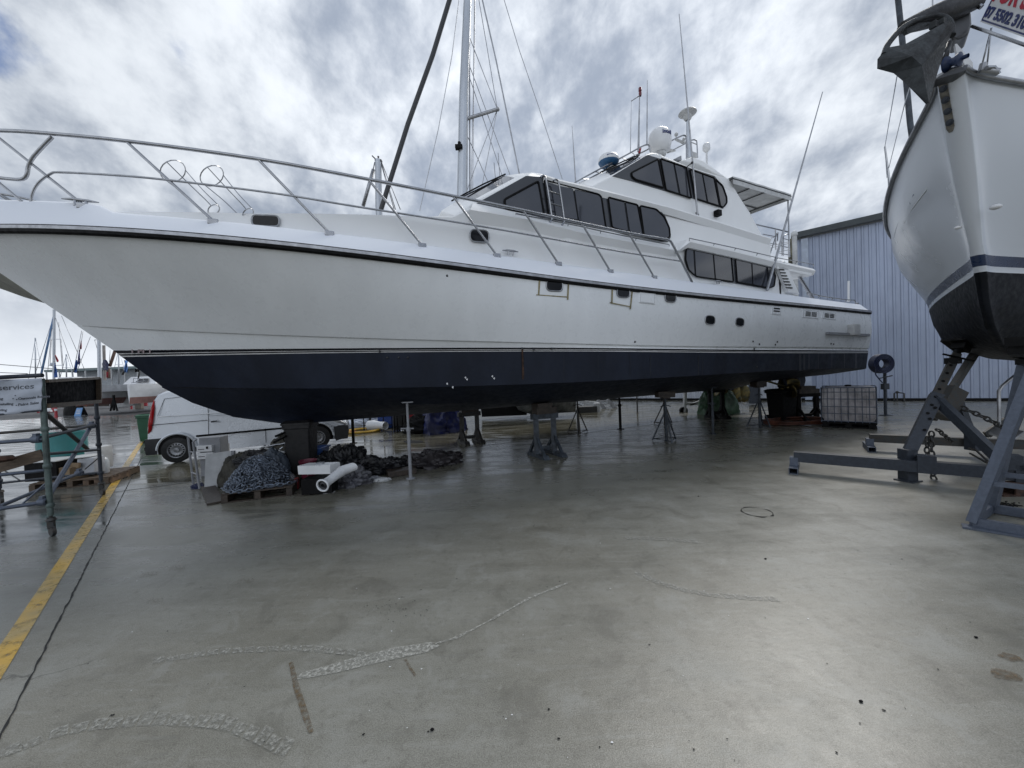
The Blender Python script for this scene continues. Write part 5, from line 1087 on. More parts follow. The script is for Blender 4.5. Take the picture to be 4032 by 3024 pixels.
# ---- steel cradle
cr = thing('boat_cradle', 'dark steel boat cradle with perforated props and chains under the sailing boat', 'cradle', G(3575, 1895))
def GB(px, py, z): return G(px, py, z)
nb = [GB(3115, 1822, .30), GB(4110, 1925, .30)]; q0, q1 = G(3095, 1850), G(3575, 1897)
dv = (q1-q0).normalized(); nstart = q0+dv*.12; nend = q0+dv*3.4
fb0, fb1 = G(3400, 1770), G(3640, 1784); dv2 = (fb1-fb0).normalized(); fend = fb0+dv2*4.2
def Zp(p, z): return Vector((p.x, p.y, z))
hb = .26
m = MB(); m.beam(Zp(nstart, hb), Zp(nend, hb), .15, .17); obj('near_beam', m, M['gsteel'], cr)
m = MB(); m.beam(Zp(fb0+dv2*.1, hb), Zp(fend, hb), .14, .16); obj('far_beam', m, M['dsteel'], cr)
for p, d2 in ((nstart, dv), (fb0+dv2*.1, dv2)):
    m = MB(); perp = Vector((-d2.y, d2.x, 0)); a = Zp(p-perp*.30, .055); b_ = Zp(p+perp*.45, .055); w_ = .13
    for off, (ww, hh) in (((0, .05), (.13, .012)), ((0, -.05), (.13, .012))): m.beam(a+Vector((0, 0, off[1])), b_+Vector((0, 0, off[1])), ww, hh)
    sd2 = d2*.06
    for sg in (-1, 1): m.beam(a+sd2*sg, b_+sd2*sg, .01, .1)
    m.box(Zp(p, .17), (.12, .16, .16), math.atan2(d2.y, d2.x)); obj('foot', m, M['galv'], cr)
ft = G(3575, 1893); m = MB(); m.beam(Zp(ft, 0), Zp(ft, .5), .16, .16); m.box(Zp(ft, .01), (.24, .24, .02), .3); obj('post', m, M['gsteel'], cr)
pad = D(3778, 1368, 6.35); base = Zp(ft, .4)
m = MB(); m.beam(base, base.lerp(pad, .55), .15, .13, upv=tuple(dv.cross(Vector((0, 0, 1))))); obj('outer_leg', m, M['gsteel'], cr)
m = MB(); m.beam(base.lerp(pad, .3), base.lerp(pad, .93), .105, .105, upv=tuple(dv.cross(Vector((0, 0, 1))))); obj('inner_leg', m, M['dsteel'], cr)
m = MB(); a, b_ = D(3713, 1394, 6.3), D(3836, 1422, 6.2); m.tube([a, b_], .016, 6); m.tube([base.lerp(pad, .86), base.lerp(pad, 1)], .05, 8); m.box(base.lerp(pad, .87), (.2, .16, .1), .5); obj('screw_bar', m, M['black'], cr)
# holes
m = MB(); dr = (pad-base).normalized(); vn = (CAM-base.lerp(pad, .5)); vn = (vn-dr*vn.dot(dr)).normalized()
for k in range(7):
    m = MB(); c = base.lerp(pad, .36+.075*k)+vn*(.056 if k > 2 else .07); m.lathe([(.022, 0), (.022, .004), (.0, .004)], c, 10, axis=vn); obj('bolt_hole', m, M['black'], cr)
for k in range(3): m = MB(); c = base.lerp(pad, .22+.1*k)+vn*.07+dr.cross(vn)*.05; m.lathe([(.022, 0), (.022, .004), (0, .004)], c, 10, axis=vn); obj('bolt_hole', m, M['black'], cr)
pp = D(3790, 1352, 6.35); pn = Vector((-.5, -.1, -.85)).normalized(); m = MB(); q = pn.to_track_quat('Z', 'Y').to_matrix().to_4x4(); m.box(pp, (.42, .28, .045), q); m.box(pp+pn*.08, (.18, .16, .10), q); obj('hull_pad', m, M['black'], cr)
b2 = Zp(fb0+dv2*1.3, .35); pad2 = D(3850, 1385, 7.5); e0_ = D(3700, 1600, 7.2)
m = MB(); m.beam(D(3672, 1650, 7.35), D(3842, 1385, 7.6), .10, .10); obj('far_leg', m, M['dsteel'], cr)
m = MB(); m.box(D(3745, 1565, 7.1), (.3, .2, .36), Matrix.Rotation(.5, 4, 'Y')); m.box(D(3718, 1612, 6.9), (.3, .2, .3), Matrix.Rotation(.6, 4, 'Y')); obj('leg_socket', m, M['dsteel'], cr)
m = MB(); m.beam(D(3765, 1570, 7.2), D(3830, 1735, 7.2), .13, .1); m.box(D(3838, 1745, 7.2), (.2, .18, .26)); obj('far_strut', m, M['gsteel'], cr)
m = MB(); m.beam(base.lerp(pad, .52), Zp(nstart+dv*2.35, .42), .10, .12); obj('near_strut', m, M['gsteel'], cr)
for k_, z_, sz_ in ((2.4, .42, (.24, .2, .2)), (2.75, .28, (.6, .2, .24)), (1.62, .3, (.2, .18, .26))): m = MB(); m.box(Zp(nstart+dv*k_, z_), sz_, math.atan2(dv.y, dv.x)); obj('strut_socket', m, M['gsteel'], cr)
def chain(pts, lk_=.085, r=.011, mb=None):
    mb = mb or MB(True); P_ = smooth_line(pts, 8); L = [0]
    for a, b_ in zip(P_, P_[1:]): L.append(L[-1]+(b_-a).length)
    n = max(2, int(L[-1]/(lk_*.74)))
    for i in range(n):
        x = (i+.5)/n*L[-1]; j = next(j for j in range(len(L)-1) if L[j+1] >= x); f_ = (x-L[j])/(L[j+1]-L[j]); c = P_[j].lerp(P_[j+1], f_); d = (P_[j+1]-P_[j]).normalized()
        s = d.cross(Vector((.3, .2, 1)) if abs(d.z) > .9 else Vector((0, 0, 1))).normalized()
        if i % 2: s = d.cross(s)
        ring_ = [c+d*math.cos(a)*lk_*.5+s*math.sin(a)*lk_*.3 for a in np.linspace(0, 6.2832, 11)[:-1]]; mb.tube(ring_, r, 5, closed=True)
    return mb
obj('chain', chain([D(3760, 1595, 6.9), D(3850, 1632, 6.6), D(3925, 1670, 6.3), D(3990, 1715, 5.9)], .12, .014), M['dsteel'], cr)
obj('chain', chain([D(3690, 1690, 6.3), D(3725, 1720, 6.4), D(3750, 1740, 6.6)], .11, .013), M['dsteel'], cr)
obj('chain', chain([D(3668, 1700, 6.1), D(3669, 1790, 6.1), D(3672, 1845, 6.05), D(3678, 1885, 6.0), D(3712, 1900, 5.95)], .1, .013), M['dsteel'], cr)
obj('chain', chain([D(3650, 1720, 6.15), D(3651, 1800, 6.1), D(3658, 1845, 6.1)], .1, .013), M['dsteel'], cr)
m = MB(); m.tube([D(3815, 1765, 6.7), D(3842, 1772, 6.5), D(3888, 1815, 6.1)], .016, 6); m.tube([D(3820, 1785, 6.7), D(3885, 1822, 6.1)], .016, 6); obj('tie_rod', m, M['dsteel'], cr)
# ---- galvanised bow stand
bs = thing('bow_stand', 'pale galvanised A-frame stand propping the bow at the right edge', 'boat stand', G(3950, 2100))
F1 = G(3822, 2072); F2 = G(3905, 2022); F3 = G(4050, 2075) ; ux = Vector((.98, -.2, 0)); c0 = F1
F1 = G(3830, 2075); F2 = G(3903, 2020); e1 = (G(4032, 2112)-F1); F4 = F1+e1.normalized()*.95; F3 = F2+e1.normalized()*.8
ap = (F1+F2+F3+F4)/4; ap = Vector((ap.x, ap.y, 1.78))
A1 = ap+(F1-F4).normalized()*.09+Vector((0, -.04, 0)); A2 = ap+(F1-F4).normalized()*.05+Vector((0, .1, 0))
A3_, A4_ = ap-(F1-F4).normalized()*.07+Vector((0, .1, 0)), ap-(F1-F4).normalized()*.02+Vector((0, -.06, 0))
for nm, a, b_ in (('leg', F1, A1), ('leg', F2, A2), ('leg', F3, A3_), ('leg', F4, A4_)):
    m = MB(); m.beam(Zp(a, .05), b_, .085, .085, upv=(1, .3, 0)); obj(nm, m, M['galv'], bs)
m = MB(); 
for a, b_ in ((F1, F2), (F2, F3), (F3, F4), (F4, F1)): m.beam(Zp(a, .06), Zp(b_, .06), .05, .1)
m.beam(Zp(F1, .012)-ux*.1, Zp(F4, .012)+ux*.1, .14, .02); obj('base_frame', m, M['galv'], bs)
m = MB()
for k in (.26,): 
    m.beam(Zp(F1, .05).lerp(A1, k), Zp(F4, .05).lerp(A4_, k), .05, .05); m.beam(Zp(F2, .05).lerp(A2, k), Zp(F3, .05).lerp(A3_, k), .05, .05)
obj('cross_rail', m, M['galv'], bs)
m = MB(); m.box(ap+Vector((0, 0, .04)), (.3, .3, .06), .3); m.tube([ap, ap+Vector((.05, .05, .22))], .045, 8); m.box(ap+Vector((.03, .05, .26)), (.55, .35, .10), .4); m.box(ap+Vector((.0, .05, .17)), (.42, .3, .09), .4); obj('top_block', m, M['black'], bs)
q = G(3990, 1945); m = MB(); 
for sg in (-1, 1): m.beam(q+Vector((-.25, 0, .08+sg*.07)), q+Vector((.5, -.05, .08+sg*.07)), .2, .02)
m.beam(q+Vector((-.1, .1, .08)), q+Vector((.5, .05, .08)), .02, .14); m.beam(q+Vector((-.1, -.1, .08)), q+Vector((.5, -.13, .08)), .02, .14)
obj('steel_channel', m, M['rust'], label='short rusty brown steel box section lying behind the bow stand', cat='steel section')
random.seed(9); m = MB()
for i in range(70):
    c = G(random.gauss(3955, 25), random.gauss(1992, 8)); m.box(c+Vector((0, 0, .006)), (random.uniform(.01, .05), random.uniform(.01, .02), .008), random.uniform(0, 3))
obj('leaf_debris', m, M['black'], kind='stuff')
for px, lb_ in (((3014, 2202), 'small round dark stone on open concrete below the chalk ring'), ((3843, 2512), 'dark stone at the right edge of the concrete, nearest the bow stand'), ((2750, 1955), 'dark stone left of the cradle beam end'), ((1702, 2876), 'dark stone at the very bottom of the photo, left of centre'), ((3390, 2765), 'dark stone at the bottom right of the photo')):
    c = G(*px); m = MB(True); m.ball(c+Vector((0, 0, .006)), .010, 8, (1.2, .8, .6)); obj('pebble', m, M['black'], label=lb_, cat='stone', group='small dark stones on the concrete')
# step ladder / trolley behind the stand
hl = thing('step_ladder', 'metal steps with bright handrail beyond the bow stand near the shed', 'steps', G(3940, 1730)); y_ = 8.3
m = MB(); m.tube([D(3935, 1730, y_), D(3933, 1540, y_), D(3945, 1520, y_), D(3975, 1495, y_), D(4035, 1450, y_)], .03, 8); obj('handrail', m, M['alu'], hl)
for a, b_ in (((3885, 1700), (3930, 1668)), ((3993, 1622), (4012, 1612)), ((4060, 1580), (4090, 1560))):
    m = MB(); p = D(*a, y_); q = D(*b_, y_); m.poly([p, q, q+Vector((.1, -.35, -.12)), p+Vector((.1, -.35, -.12))], (0, 0, -.04)); obj('step', m, M['alu'], hl)
m = MB(); m.beam(D(3880, 1712, y_), D(4100, 1560, y_), .05, .14); m.beam(D(3890, 1712, y_+.5), D(4110, 1560, y_+.5), .05, .14); m.beam(D(4000, 1700, y_), D(4040, 1600, y_), .04, .04); obj('stringer', m, M['dsteel'], hl)
# ============================================================ VAN
vr, vf = G(700, 1820), G(1255, 1765); VX = (vf-vr).normalized(); VY = Vector((-VX.y, VX.x, 0))   # VX forward, VY away from camera
VO = vr-VX*.62                                      # rear bumper, near side, ground
van = thing('panel_van', 'silver white panel van parked behind the bow of the motor yacht', 'van', VO)
def VP(x, y, z): return VO+VX*x+VY*y+Vector((0, 0, z))
WB = (vf-vr).length
LV = WB+.62+.78
side = [(.02, .30), (.0, .55), (.02, .95), (.05, 1.25), (.12, 1.6), (.22, 1.80), (.38, 1.88), (1.2, 1.91), (2.4, 1.91), (3.0, 1.86), (3.25, 1.78), (LV-1.35, 1.50), (LV-1.0, 1.17), (LV-.5, 1.03), (LV-.18, .88), (LV-.04, .68), (LV, .5), (LV-.03, .28), (LV-.3, .22), (.3, .22)]
def wof(z): return .03 if z < 1.0 else .03+.17*((z-1.0)/.9)**1.4
m = MB(True); W_ = 1.88; rws = []
for y0, ins in ((0, .0), (.05, .0), (W_-.05, 0), (W_, 0)):
    r_ = []
    for x, z in side:
        e_ = .035 if y0 in (0, W_) else 0
        xx = x+(e_ if x < LV/2 else -e_); zz_ = z-(e_ if z > 1.5 else 0); o_ = wof(z); taper = .10*max(0, (x-(LV-.6))/.6)
        yy = (o_+taper) if y0 == 0 else (o_+taper+.05 if y0 == .05 else (W_-o_-taper-.05 if y0 < W_ else W_-o_-taper)); r_.append(VP(xx, yy, zz_))
    rws.append(r_)
m.rows(rws, True, True); n_ = len(side); m.f += [list(range(n_)), [3*n_+i for i in range(n_)][::-1]]; m.m += [0, 0]; m.sm += [False]*2
obj('body', m, M['vanw'], van)
def vside(pts, nm, mt, out=.012, th=.01, par=None):
    m = MB(); P_ = [VP(x, wof(z)-out, z) for x, z in pts]; m.poly(P_, VY*th); return obj(nm, m, mt, par or van)
def vline(pts, nm, mt, r=.008, closed=False):
    m = MB(); m.tube([VP(x, wof(z)-.004, z) for x, z in pts], r, 6, closed=closed); return obj(nm, m, mt, van)
for xw in (.62, .62+WB):
    m = MB(); P_ = [VP(xw+math.cos(a)*.40, .012, .335+math.sin(a)*.40) for a in np.linspace(-.25, math.pi+.25, 24)]; m.poly(P_, VY*.25); obj('wheel_arch', m, M['black'], van)
    m = MB(True); m.tube([VP(xw+math.cos(a)*.42, .012, .335+math.sin(a)*.42) for a in np.linspace(0.05, math.pi-.05, 24)], .03, 6); obj('arch_lip', m, M['vanw'], van)
    c = VP(xw, .04, .325); o_ = None
    m = MB(); m.lathe([(.20, -.10), (.29, -.11), (.325, -.06), (.325, .08), (.2, .1)], c, 32, axis=-VY); wh = obj('wheel', m, M['tyre'], van)
    m = MB(); m.mi = 0; m.lathe([(.215, .085), (.215, .065), (.195, .05), (.17, .055), (.135, .075), (.12, .07), (.07, .06), (.06, .085), (.001, .09)], c, 32, axis=-VY)
    obj('rim', m, mat('steel_rim', (.30, .31, .33), .35, .7) if 'steel_rim' not in bpy.data.materials else bpy.data.materials['steel_rim'], wh)
    m = MB()
    for k in range(16): a = k*math.pi/8; cc = c-VY*.076+VX*math.cos(a)*.155+Vector((0, 0, math.sin(a)*.155)); m.lathe([(.018, 0), (.018, .004), (.001, .004)], cc, 8, axis=-VY)
    obj('rim_holes', m, M['black'], wh)
xw1, xw2 = .62, .62+WB
vside([(xw1+.42, .62), (xw2-.44, .66), (xw2-.44, .71), (xw1+.42, .67)], 'rubbing_strip', M['black'], .03, .03); vside([(-.03, .66), (xw1-.33, .66), (xw1-.41, .45), (xw1-.43, .25), (-.02, .25)], 'bumper', M['dgrey'], .03, .05)
m = MB(); m.poly([VP(-.05, .05, .28), VP(-.05, .05, .62), VP(.06, .0, .62), VP(.06, 0, .28)], VY*1.78); obj('bumper', m, M['dgrey'], van); 
vside([(xw2+.43, .60), (LV+.02, .62), (LV+.06, .45), (LV+.0, .25), (LV-.3, .17), (xw2+.46, .22)], 'bumper', M['dgrey'], .02, .12)
m = MB(); m.poly([VP(LV+.03, .03, .62), VP(LV+.07, .1, .45), VP(LV+.02, .1, .2), VP(LV-.25, .03, .2), VP(LV-.25, .03, .62)], VY*1.8); obj('bumper', m, M['dgrey'], van)
vline([(xw1+.15, 1.72), (xw1-.25, 1.68), (xw1-.3, 1.5), (xw1-.38, 1.24)], 'panel_seam', M['greyp'], .007); vline([(xw1-.38, 1.22), (3.3, 1.24)], 'panel_crease', M['white'], .012)
vline([(.1, 1.02), (1.3, 1.05)], 'door_track', M['black'], .009); vline([(1.3, 1.75), (1.3, .3)], 'door_seam', M['black'], .005); vline([(2.62, 1.75), (2.62, .3)], 'door_seam', M['black'], .007); vline([(3.55, 1.2), (3.52, .9), (3.56, .7)], 'door_seam', M['greyp'], .005)
vside([(1.38, .98), (1.52, .99), (1.52, 1.03), (1.38, 1.02)], 'door_handle', M['dgrey'], .03, .03); vside([(2.74, .98), (2.88, .99), (2.88, 1.03), (2.74, 1.02)], 'door_handle', M['dgrey'], .03, .03); vline([(1.34, 1.16), (2.58, 1.17), (2.58, 1.70), (1.36, 1.74)], 'panel_seam', M['greyp'], .006, True)
vside([(2.7, 1.28), (3.2, 1.28), (3.5, 1.26), (3.25, 1.68), (2.72, 1.72)], 'side_window', M['glass'])
m = MB(True); tl = [VP(.02-.03, -.01, .80), VP(-.02, -.0, 1.1), VP(.06, .06, 1.55), VP(.10, .1, 1.66)]
m.rows([[VP(x, wof(z)+.03, z) for x, z in ((.02, .80), (.04, 1.1), (.09, 1.45), (.14, 1.66))], [VP(x, wof(z)-.012, z) for x, z in ((.04, .80), (.06, 1.1), (.11, 1.45), (.15, 1.66))], [VP(x, wof(z)-.012, z) for x, z in ((.11, .86), (.15, 1.1), (.18, 1.45), (.17, 1.64))]], True); 
o_ = obj('tail_lamp', m, M['redl'], van); s_ = o_.modifiers.new('s', 'SOLIDIFY'); s_.thickness = .012
m = MB(True); m.rows([[VP(LV-.62, .045, 1.02), VP(LV-.3, .02, .86), VP(LV-.06, .08, .72)], [VP(LV-.5, .03, .84), VP(LV-.28, .0, .74), VP(LV-.0, .08, .64)]], True); m.rows([[VP(LV-.06, .08, .72), VP(LV-.04, .4, .78)], [VP(LV-.0, .08, .64), VP(LV+.01, .4, .66)]], True)
o_ = obj('headlight', m, M['lamp'], van); s_ = o_.modifiers.new('s', 'SOLIDIFY'); s_.thickness = .02
m = MB(True); m.ball(VP(3.62, .02, .86), .03, 8, (1, .4, .6)); obj('side_marker', m, M['greyp'], van)
m = MB(); m.box(VP(-.16, .5, .36), (.12, .1, .08), 0); m.tube([VP(-.02, .5, .34), VP(-.17, .5, .34), VP(-.17, .5, .42)], .02, 6); obj('tow_ball', m, M['black'], van)
wheelie('wheelie_bin', 'green wheelie bin half hidden behind the rear of the van', M['green'], (592, 1738), .6, 1.05, rz=.5)

# ============================================================ SCAFFOLD
sc = thing('scaffold_tower', 'galvanised rolling scaffold tower at the left edge carrying a banner', 'scaffold', G(205, 2110))
Q1, Q2, Q3 = G(205, 2110), G(402, 1950), G(3, 1985); Q4 = Q1+Q3-Q2
green_t = mat('green_stained_tube', (.13, .175, .165), .5, .3, var=.3, scale=6)
def DQ(px, py, dp): return D(px, py, dp)
def s2(x, y): return (x/2.212, 1400+y/2.212)
for q, tp, mt in ((Q1, s2(365, 200), green_t), (Q2, s2(835, 200), M['gsteel']), (Q3, s2(-12, 300), M['gsteel']), (Q4, None, M['galv'])):
    t_ = D(*tp, q.y) if tp else q+Vector((0, 0, 2.2)); t_ = Vector((q.x, q.y, t_.z))
    m = MB(); m.tube([q+Vector((0, 0, .28)), t_], .028 if mt is not green_t else .032, 10)
    for zc in (.42, .95, 1.45): m.lathe([(.036, -.03), (.043, -.02), (.043, .02), (.036, .03)], q+Vector((0, 0, zc)), 12)
    obj('standard', m, mt, sc)
    m = MB(); m.tube([q+Vector((0, 0, .14)), q+Vector((0, 0, .36))], .018, 8); m.lathe([(.04, .2), (.055, .215), (.04, .25)], q, 12); m.box(q+Vector((0, 0, .15)), (.07, .05, .10), .4, .01); m.lathe([(.001, -.02), (.065, -.02), (.065, .02), (.001, .02)], q+Vector((.01, 0, .066)), 16, axis=(.4, 1, 0)); obj('castor', m, M['dsteel'], sc)
y1, y2, y3, y4 = Q1.y, Q2.y, Q3.y, Q4.y
def tb(p, q, a, b_, r=.022, mt='gsteel', nm='rail'): m = MB(); m.tube([D(*s2(*p), a), D(*s2(*q), b_)], r, 8); obj(nm, m, M[mt], sc)
tb((-60, 680), (830, 604), y3, y2, .024, 'dsteel'); tb((-80, 762), (375, 728), y4+.05, y1, .026, 'galv'); tb((375, 715), (832, 602), y1, y2, .026)
tb((-80, 1048), (385, 1000), y4, y1, .022, 'galv'); tb((-20, 1114), (870, 1018), y3, y2, .02); tb((400, 858), (862, 820), y1+.1, y2, .022); tb((-80, 1345), (400, 1276), y4, y1, .026, 'galv')
tb((0, 1312), (690, 1025), y4+.4, y2-.4, .028, 'galv', 'brace'); tb((440, 1200), (778, 640), y1+.05, y2-.1, .03, 'galv', 'brace'); tb((392, 500), (760, 812), y1, y2, .03, 'dsteel', 'brace'); tb((200, 1288), (392, 1118), y4+.2, y1, .012, 'galv', 'brace'); tb((20, 990), (170, 1085), y3, y3-.4, .01, 'dsteel', 'brace'); tb((740, 990), (860, 890), y2, y2, .01, 'dsteel', 'brace')
m = MB(); m.beam(D(*s2(-60, 985), y4+.3), D(*s2(372, 862), y1+.15), .03, .15); obj('toe_board', m, M['wood'], sc)
for p, dpt in (((318, 730), y1-.03), ((375, 1274), y1-.03), ((800, 612), y2-.1), ((690, 1025), y2-.4)):
    c = D(*s2(*p), dpt); m = MB(); m.lathe([(.03, -.05), (.05, -.04), (.05, .04), (.03, .05)], c, 10, axis=(1, .1, 0)); m.box(c+Vector((0, 0, .05)), (.05, .05, .06)); obj('coupler', m, M['galv'], sc)
m = MB(); m.lathe([(.001, -.03), (.10, -.03), (.13, .0), (.10, .04), (.001, .05)], D(*s2(10, 905), y4+.2), 16); obj('rope_coil', m, M['rust'], sc)
# dark deck panel with timber edge
c_ = [D(*s2(374, 222), y1+.02), D(*s2(838, 196), y2), D(*s2(842, 400), y2), D(*s2(380, 440), y1+.02)]
nn = (c_[1]-c_[0]).cross(c_[3]-c_[0]).normalized()
if nn.dot(CAM-c_[0]) < 0: nn = -nn
m = MB(); m.poly(c_, -nn*.02); obj('deck_panel', m, mat('black_ply', (.0015, .002, .004), .8, spec=.08), sc)
m = MB()
for i, w_ in ((0, .05), (1, .07), (2, .075)): m.beam(c_[i]+nn*.03, c_[(i+1) % 4]+nn*.03, w_*.8, w_, upv=tuple(nn))
obj('panel_edge', m, M['wood'], sc)
# banner
bn = thing('banner', 'white printed banner reading services strung on the scaffold tower', 'banner', D(0, 1550, y4))
tl_, tr_, br_, bl_ = D(-330, 1510, y4-.15), D(*s2(362, 196), y1-.05), D(*s2(365, 478), y1-.05), D(-330, 1640, y4-.15)
nb_ = (tr_-tl_).cross(bl_-tl_).normalized(); nb_ = nb_ if nb_.dot(CAM-tl_) > 0 else -nb_
def bpnt(u_, v_, o_=0):
    w_ = .018*math.sin(u_*23+v_*3)+.012*math.sin(v_*14+u_*9)+.03*max(0, u_-.85)*math.sin(v_*20); sag = Vector((0, 0, -.03*math.sin(min(1, max(0, (u_-.45)/.55))*math.pi)*v_)); return tl_.lerp(tr_, u_).lerp(bl_.lerp(br_, u_), v_)+nb_*(w_*.55+o_)+sag
m = MB(True); m.rows([[bpnt(u_, v_) for u_ in np.linspace(0, 1, 60)] for v_ in np.linspace(0, 1, 14)], True); o_ = obj('sheet', m, M['wcloth'], bn); s_ = o_.modifiers.new('s', 'SOLIDIFY'); s_.thickness = .004; s_.offset = -1 
BWd = (tr_-tl_).length; BHt = (tl_-bl_).length
def btext(txt, px, py, size, nm, mt=M['lgrey'], bold=0.0012, sx=1.1, shear=0):
    tm = text_mb(txt, size, bold, .001, sx=sx, shear=shear); p = D(px, py, y1*.6+y4*.4)
    d = ray(px, py); k = (tl_-CAM).dot(nb_)/d.dot(nb_); q = CAM+d*k; ux = (tr_-tl_).normalized(); u0_ = (q-tl_).dot(ux)/BWd; vd = (bl_-tl_).normalized(); v0_ = (q-tl_-ux*(u0_*BWd)).dot(vd)/BHt
    tm.v = [bpnt(u0_+v.x/BWd, v0_-v.y/BHt, .006+v.z) for v in tm.v]; obj(nm, tm, mt, bn)
btext('services', -4, 1533, .086, 'banner_lettering', sx=1.22, bold=.001); btext('ing', -2, 1567, .040, 'banner_lettering'); btext('Osmosis Repairs', 83, 1566, .040, 'banner_lettering', bold=.0012); btext('Detailing', -4, 1587, .040, 'banner_lettering', bold=.0012); btext('Paint Sales', 83, 1587, .042, 'banner_lettering', bold=.0012); btext('esting', -4, 1608, .040, 'banner_lettering', bold=.0012)
for p in ((58, 1563), (73, 1566), (66, 1552), (72, 1586)): btext('.', *p, .09, 'bullet')
m = MB(); m.tube([D(-100, 1492, y4-.1), D(*s2(160, 182), y1*.7+y4*.3), D(*s2(370, 172), y1-.04)], .028, 8); m.tube([bl_, bpnt(.6, 1.02), br_], .014, 6); obj('hanging_rail', m, M['gsteel'], bn)

# ============================================================ pallets and gear at the left
def pallet(c, ex, L, W_, h, label, mt, nm='pallet', group=None, boards=6):
    ex = Vector(ex).normalized(); ey = Vector((-ex.y, ex.x, 0)); rz = math.atan2(ex.y, ex.x); t = thing(nm, label, 'pallet', c)
    for i in range(boards):
        m = MB(); m.box(c+ey*(-W_/2+W_*(i+.5)/boards)+Vector((0, 0, h-.011)), (L, W_/boards*.72, .022), rz); obj('deck_board', m, mt, t)
    for i in (-1, 0, 1):
        m = MB(); m.box(c+ex*i*(L/2-.05)+Vector((0, 0, h/2-.004)), (.09, W_, h-.04), rz); obj('bearer', m, mt, t)
    m = MB()
    for i in (-1, 0, 1): m.box(c+ey*i*(W_/2-.06)+Vector((0, 0, .01)), (L, .1, .018), rz)
    obj('base_board', m, mt, t); return ex, ey, rz
pa, pb_ = G(130, 1935), G(420, 1905); ex = (pb_-pa).normalized(); ey = Vector((-ex.y, ex.x, 0)); pc_ = (pa+pb_)/2+ey*.55
pallet(pc_, ex, (pb_-pa).length+.1, 1.15, .15, 'brown timber pallet carrying a teal tub behind the scaffold', M['wood'])
pc2 = pc_+ex*1.0+ey*.7; pallet(G(425, 1893), ex, .45, .7, .13, 'small tan timber pallet end poking out beside the yellow line', mat('tan_timber', (.17, .11, .07), .6, var=.3, scale=10, bump=.3))
tc_ = pc_+Vector((0, 0, .152))
c = D(243, 1700, pc_.y+.35); k = c.y/FOC; cz = tc_.z
m = MB(); r_ = 68*k; H_ = (D(243, 1703, c.y).z-cz); 
m.lathe([(r_*.97, 0)] + [(r_*(1+(.012 if i % 2 else 0)), H_*(i+.5)/14) for i in range(14)] + [(r_*1.02, H_), (r_*.97, H_), (r_*.95, H_*.3), (.001, H_*.3)], (c.x, c.y, cz), 36); obj('plastic_tub', m, M['teal'], label='large ribbed teal plastic tub standing on the pallet', cat='tub')
y_ = pc_.y-.25
a = D(*s2(350, 1060), y_); b2 = D(*s2(590, 1040), y_); hb_ = D(*s2(470, 910), y_).z-cz
m = MB(); m.box((a.lerp(b2, .5).x, y_, cz+hb_/2), ((b2-a).length, .5, hb_), .12, .01); t = obj('equipment_box', m, M['black'], label='black equipment box with pale lid in front of the teal tub', cat='box')
m = MB(); m.box((a.lerp(b2, .5).x, y_, cz+hb_+.012), ((b2-a).length*1.04, .54, .02), .12); obj('lid', m, M['offw'], t)
c = D(*s2(745, 875), y_+.1); m = MB(); m.lathe([(.001, .02), (.20, .02), (.22, 0), (.20, -.02), (.001, -.02)], c, 28); t = obj('washing_up_bowl', m, M['offw'], label='grey white round lid propped on clutter at the pallet', cat='lid')
a = D(*s2(800, 960), y_+.1); m = MB(True)
c0 = Vector((a.x, y_+.1, cz)); m.box(c0+Vector((0, 0, .22)), (.30, .3, .36), .2, .03); obj('plastic_container', m, mat('cloudy_white', (.5, .52, .55), .35, var=.2), label='translucent white plastic container under the round lid', cat='container')
c0 = Vector((D(*s2(630, 980), y_-.05).x, y_-.05, cz)); m = MB(); m.box(c0+Vector((0, 0, .12)), (.36, .3, .24), -.2); m.box(c0+Vector((.1, -.05, .27)), (.3, .04, .1), -.2); obj('cardboard_box', m, M['card'], label='torn open cardboard box beside the black equipment box', cat='box')
c0 = Vector((D(*s2(900, 980), y_+.3).x, y_+.3, cz)); m = MB(True); m.lathe([(.001, 0), (.09, 0), (.1, .03), (.1, .26), (.07, .33), (.03, .36), (.03, .4), (.001, .4)], c0, 18); obj('bottle', m, mat('clear_plastic', (.55, .58, .6), .15), label='clear plastic bottle at the right end of the clutter', cat='bottle')
c0 = Vector((D(*s2(860, 830), y_+.5).x, y_+.5, cz)); m = MB(True); m.box(c0+Vector((0, 0, .32)), (.34, .3, .5), .1, .04); obj('white_crate', m, M['offw'], label='white plastic crate standing behind the round lid', cat='crate')
# chain heap on its pallet
pa, pb_ = G(870, 1985), G(1152, 1952); ex = (pb_-pa).normalized(); ey = Vector((-ex.y, ex.x, 0)); pcc = (pa+pb_)/2+ey*.5
pallet(pcc, ex, (pb_-pa).length, 1.0, .16, 'dark wet timber pallet under the heap of anchor chain', M['dwood'])
random.seed(77); cm = MB(True); cen = pcc-ex*.12+Vector((0, 0, .16))
def links(cm, n, rx, ry, hz_, cen):
    n = 950
    for i in range(n):
        a = random.uniform(0, 6.283); r_ = math.sqrt(random.random()); bump_ = noise.noise(Vector((math.cos(a)*r_*2.2, math.sin(a)*r_*2.2, 3)))*.10
        z = hz_*(1-r_**1.9)*(1+bump_)+random.uniform(-.01, .015)+bump_*.3*(1-r_)
        c = cen+ex*(rx*r_*math.cos(a)*(1+.1*math.sin(3*a)))+ey*(ry*r_*math.sin(a))+Vector((0, 0, max(.012, z)))
        d = Vector((random.gauss(0, 1), random.gauss(0, 1), random.gauss(0, .6))).normalized(); s = d.cross(Vector((random.gauss(0, 1), random.gauss(0, 1), random.gauss(0, 1)))).normalized()
        cm.tube([c+d*math.cos(t)*.047+s*math.sin(t)*.027 for t in np.linspace(0, 6.2832, 11)[:-1]], .0092, 5, closed=True)
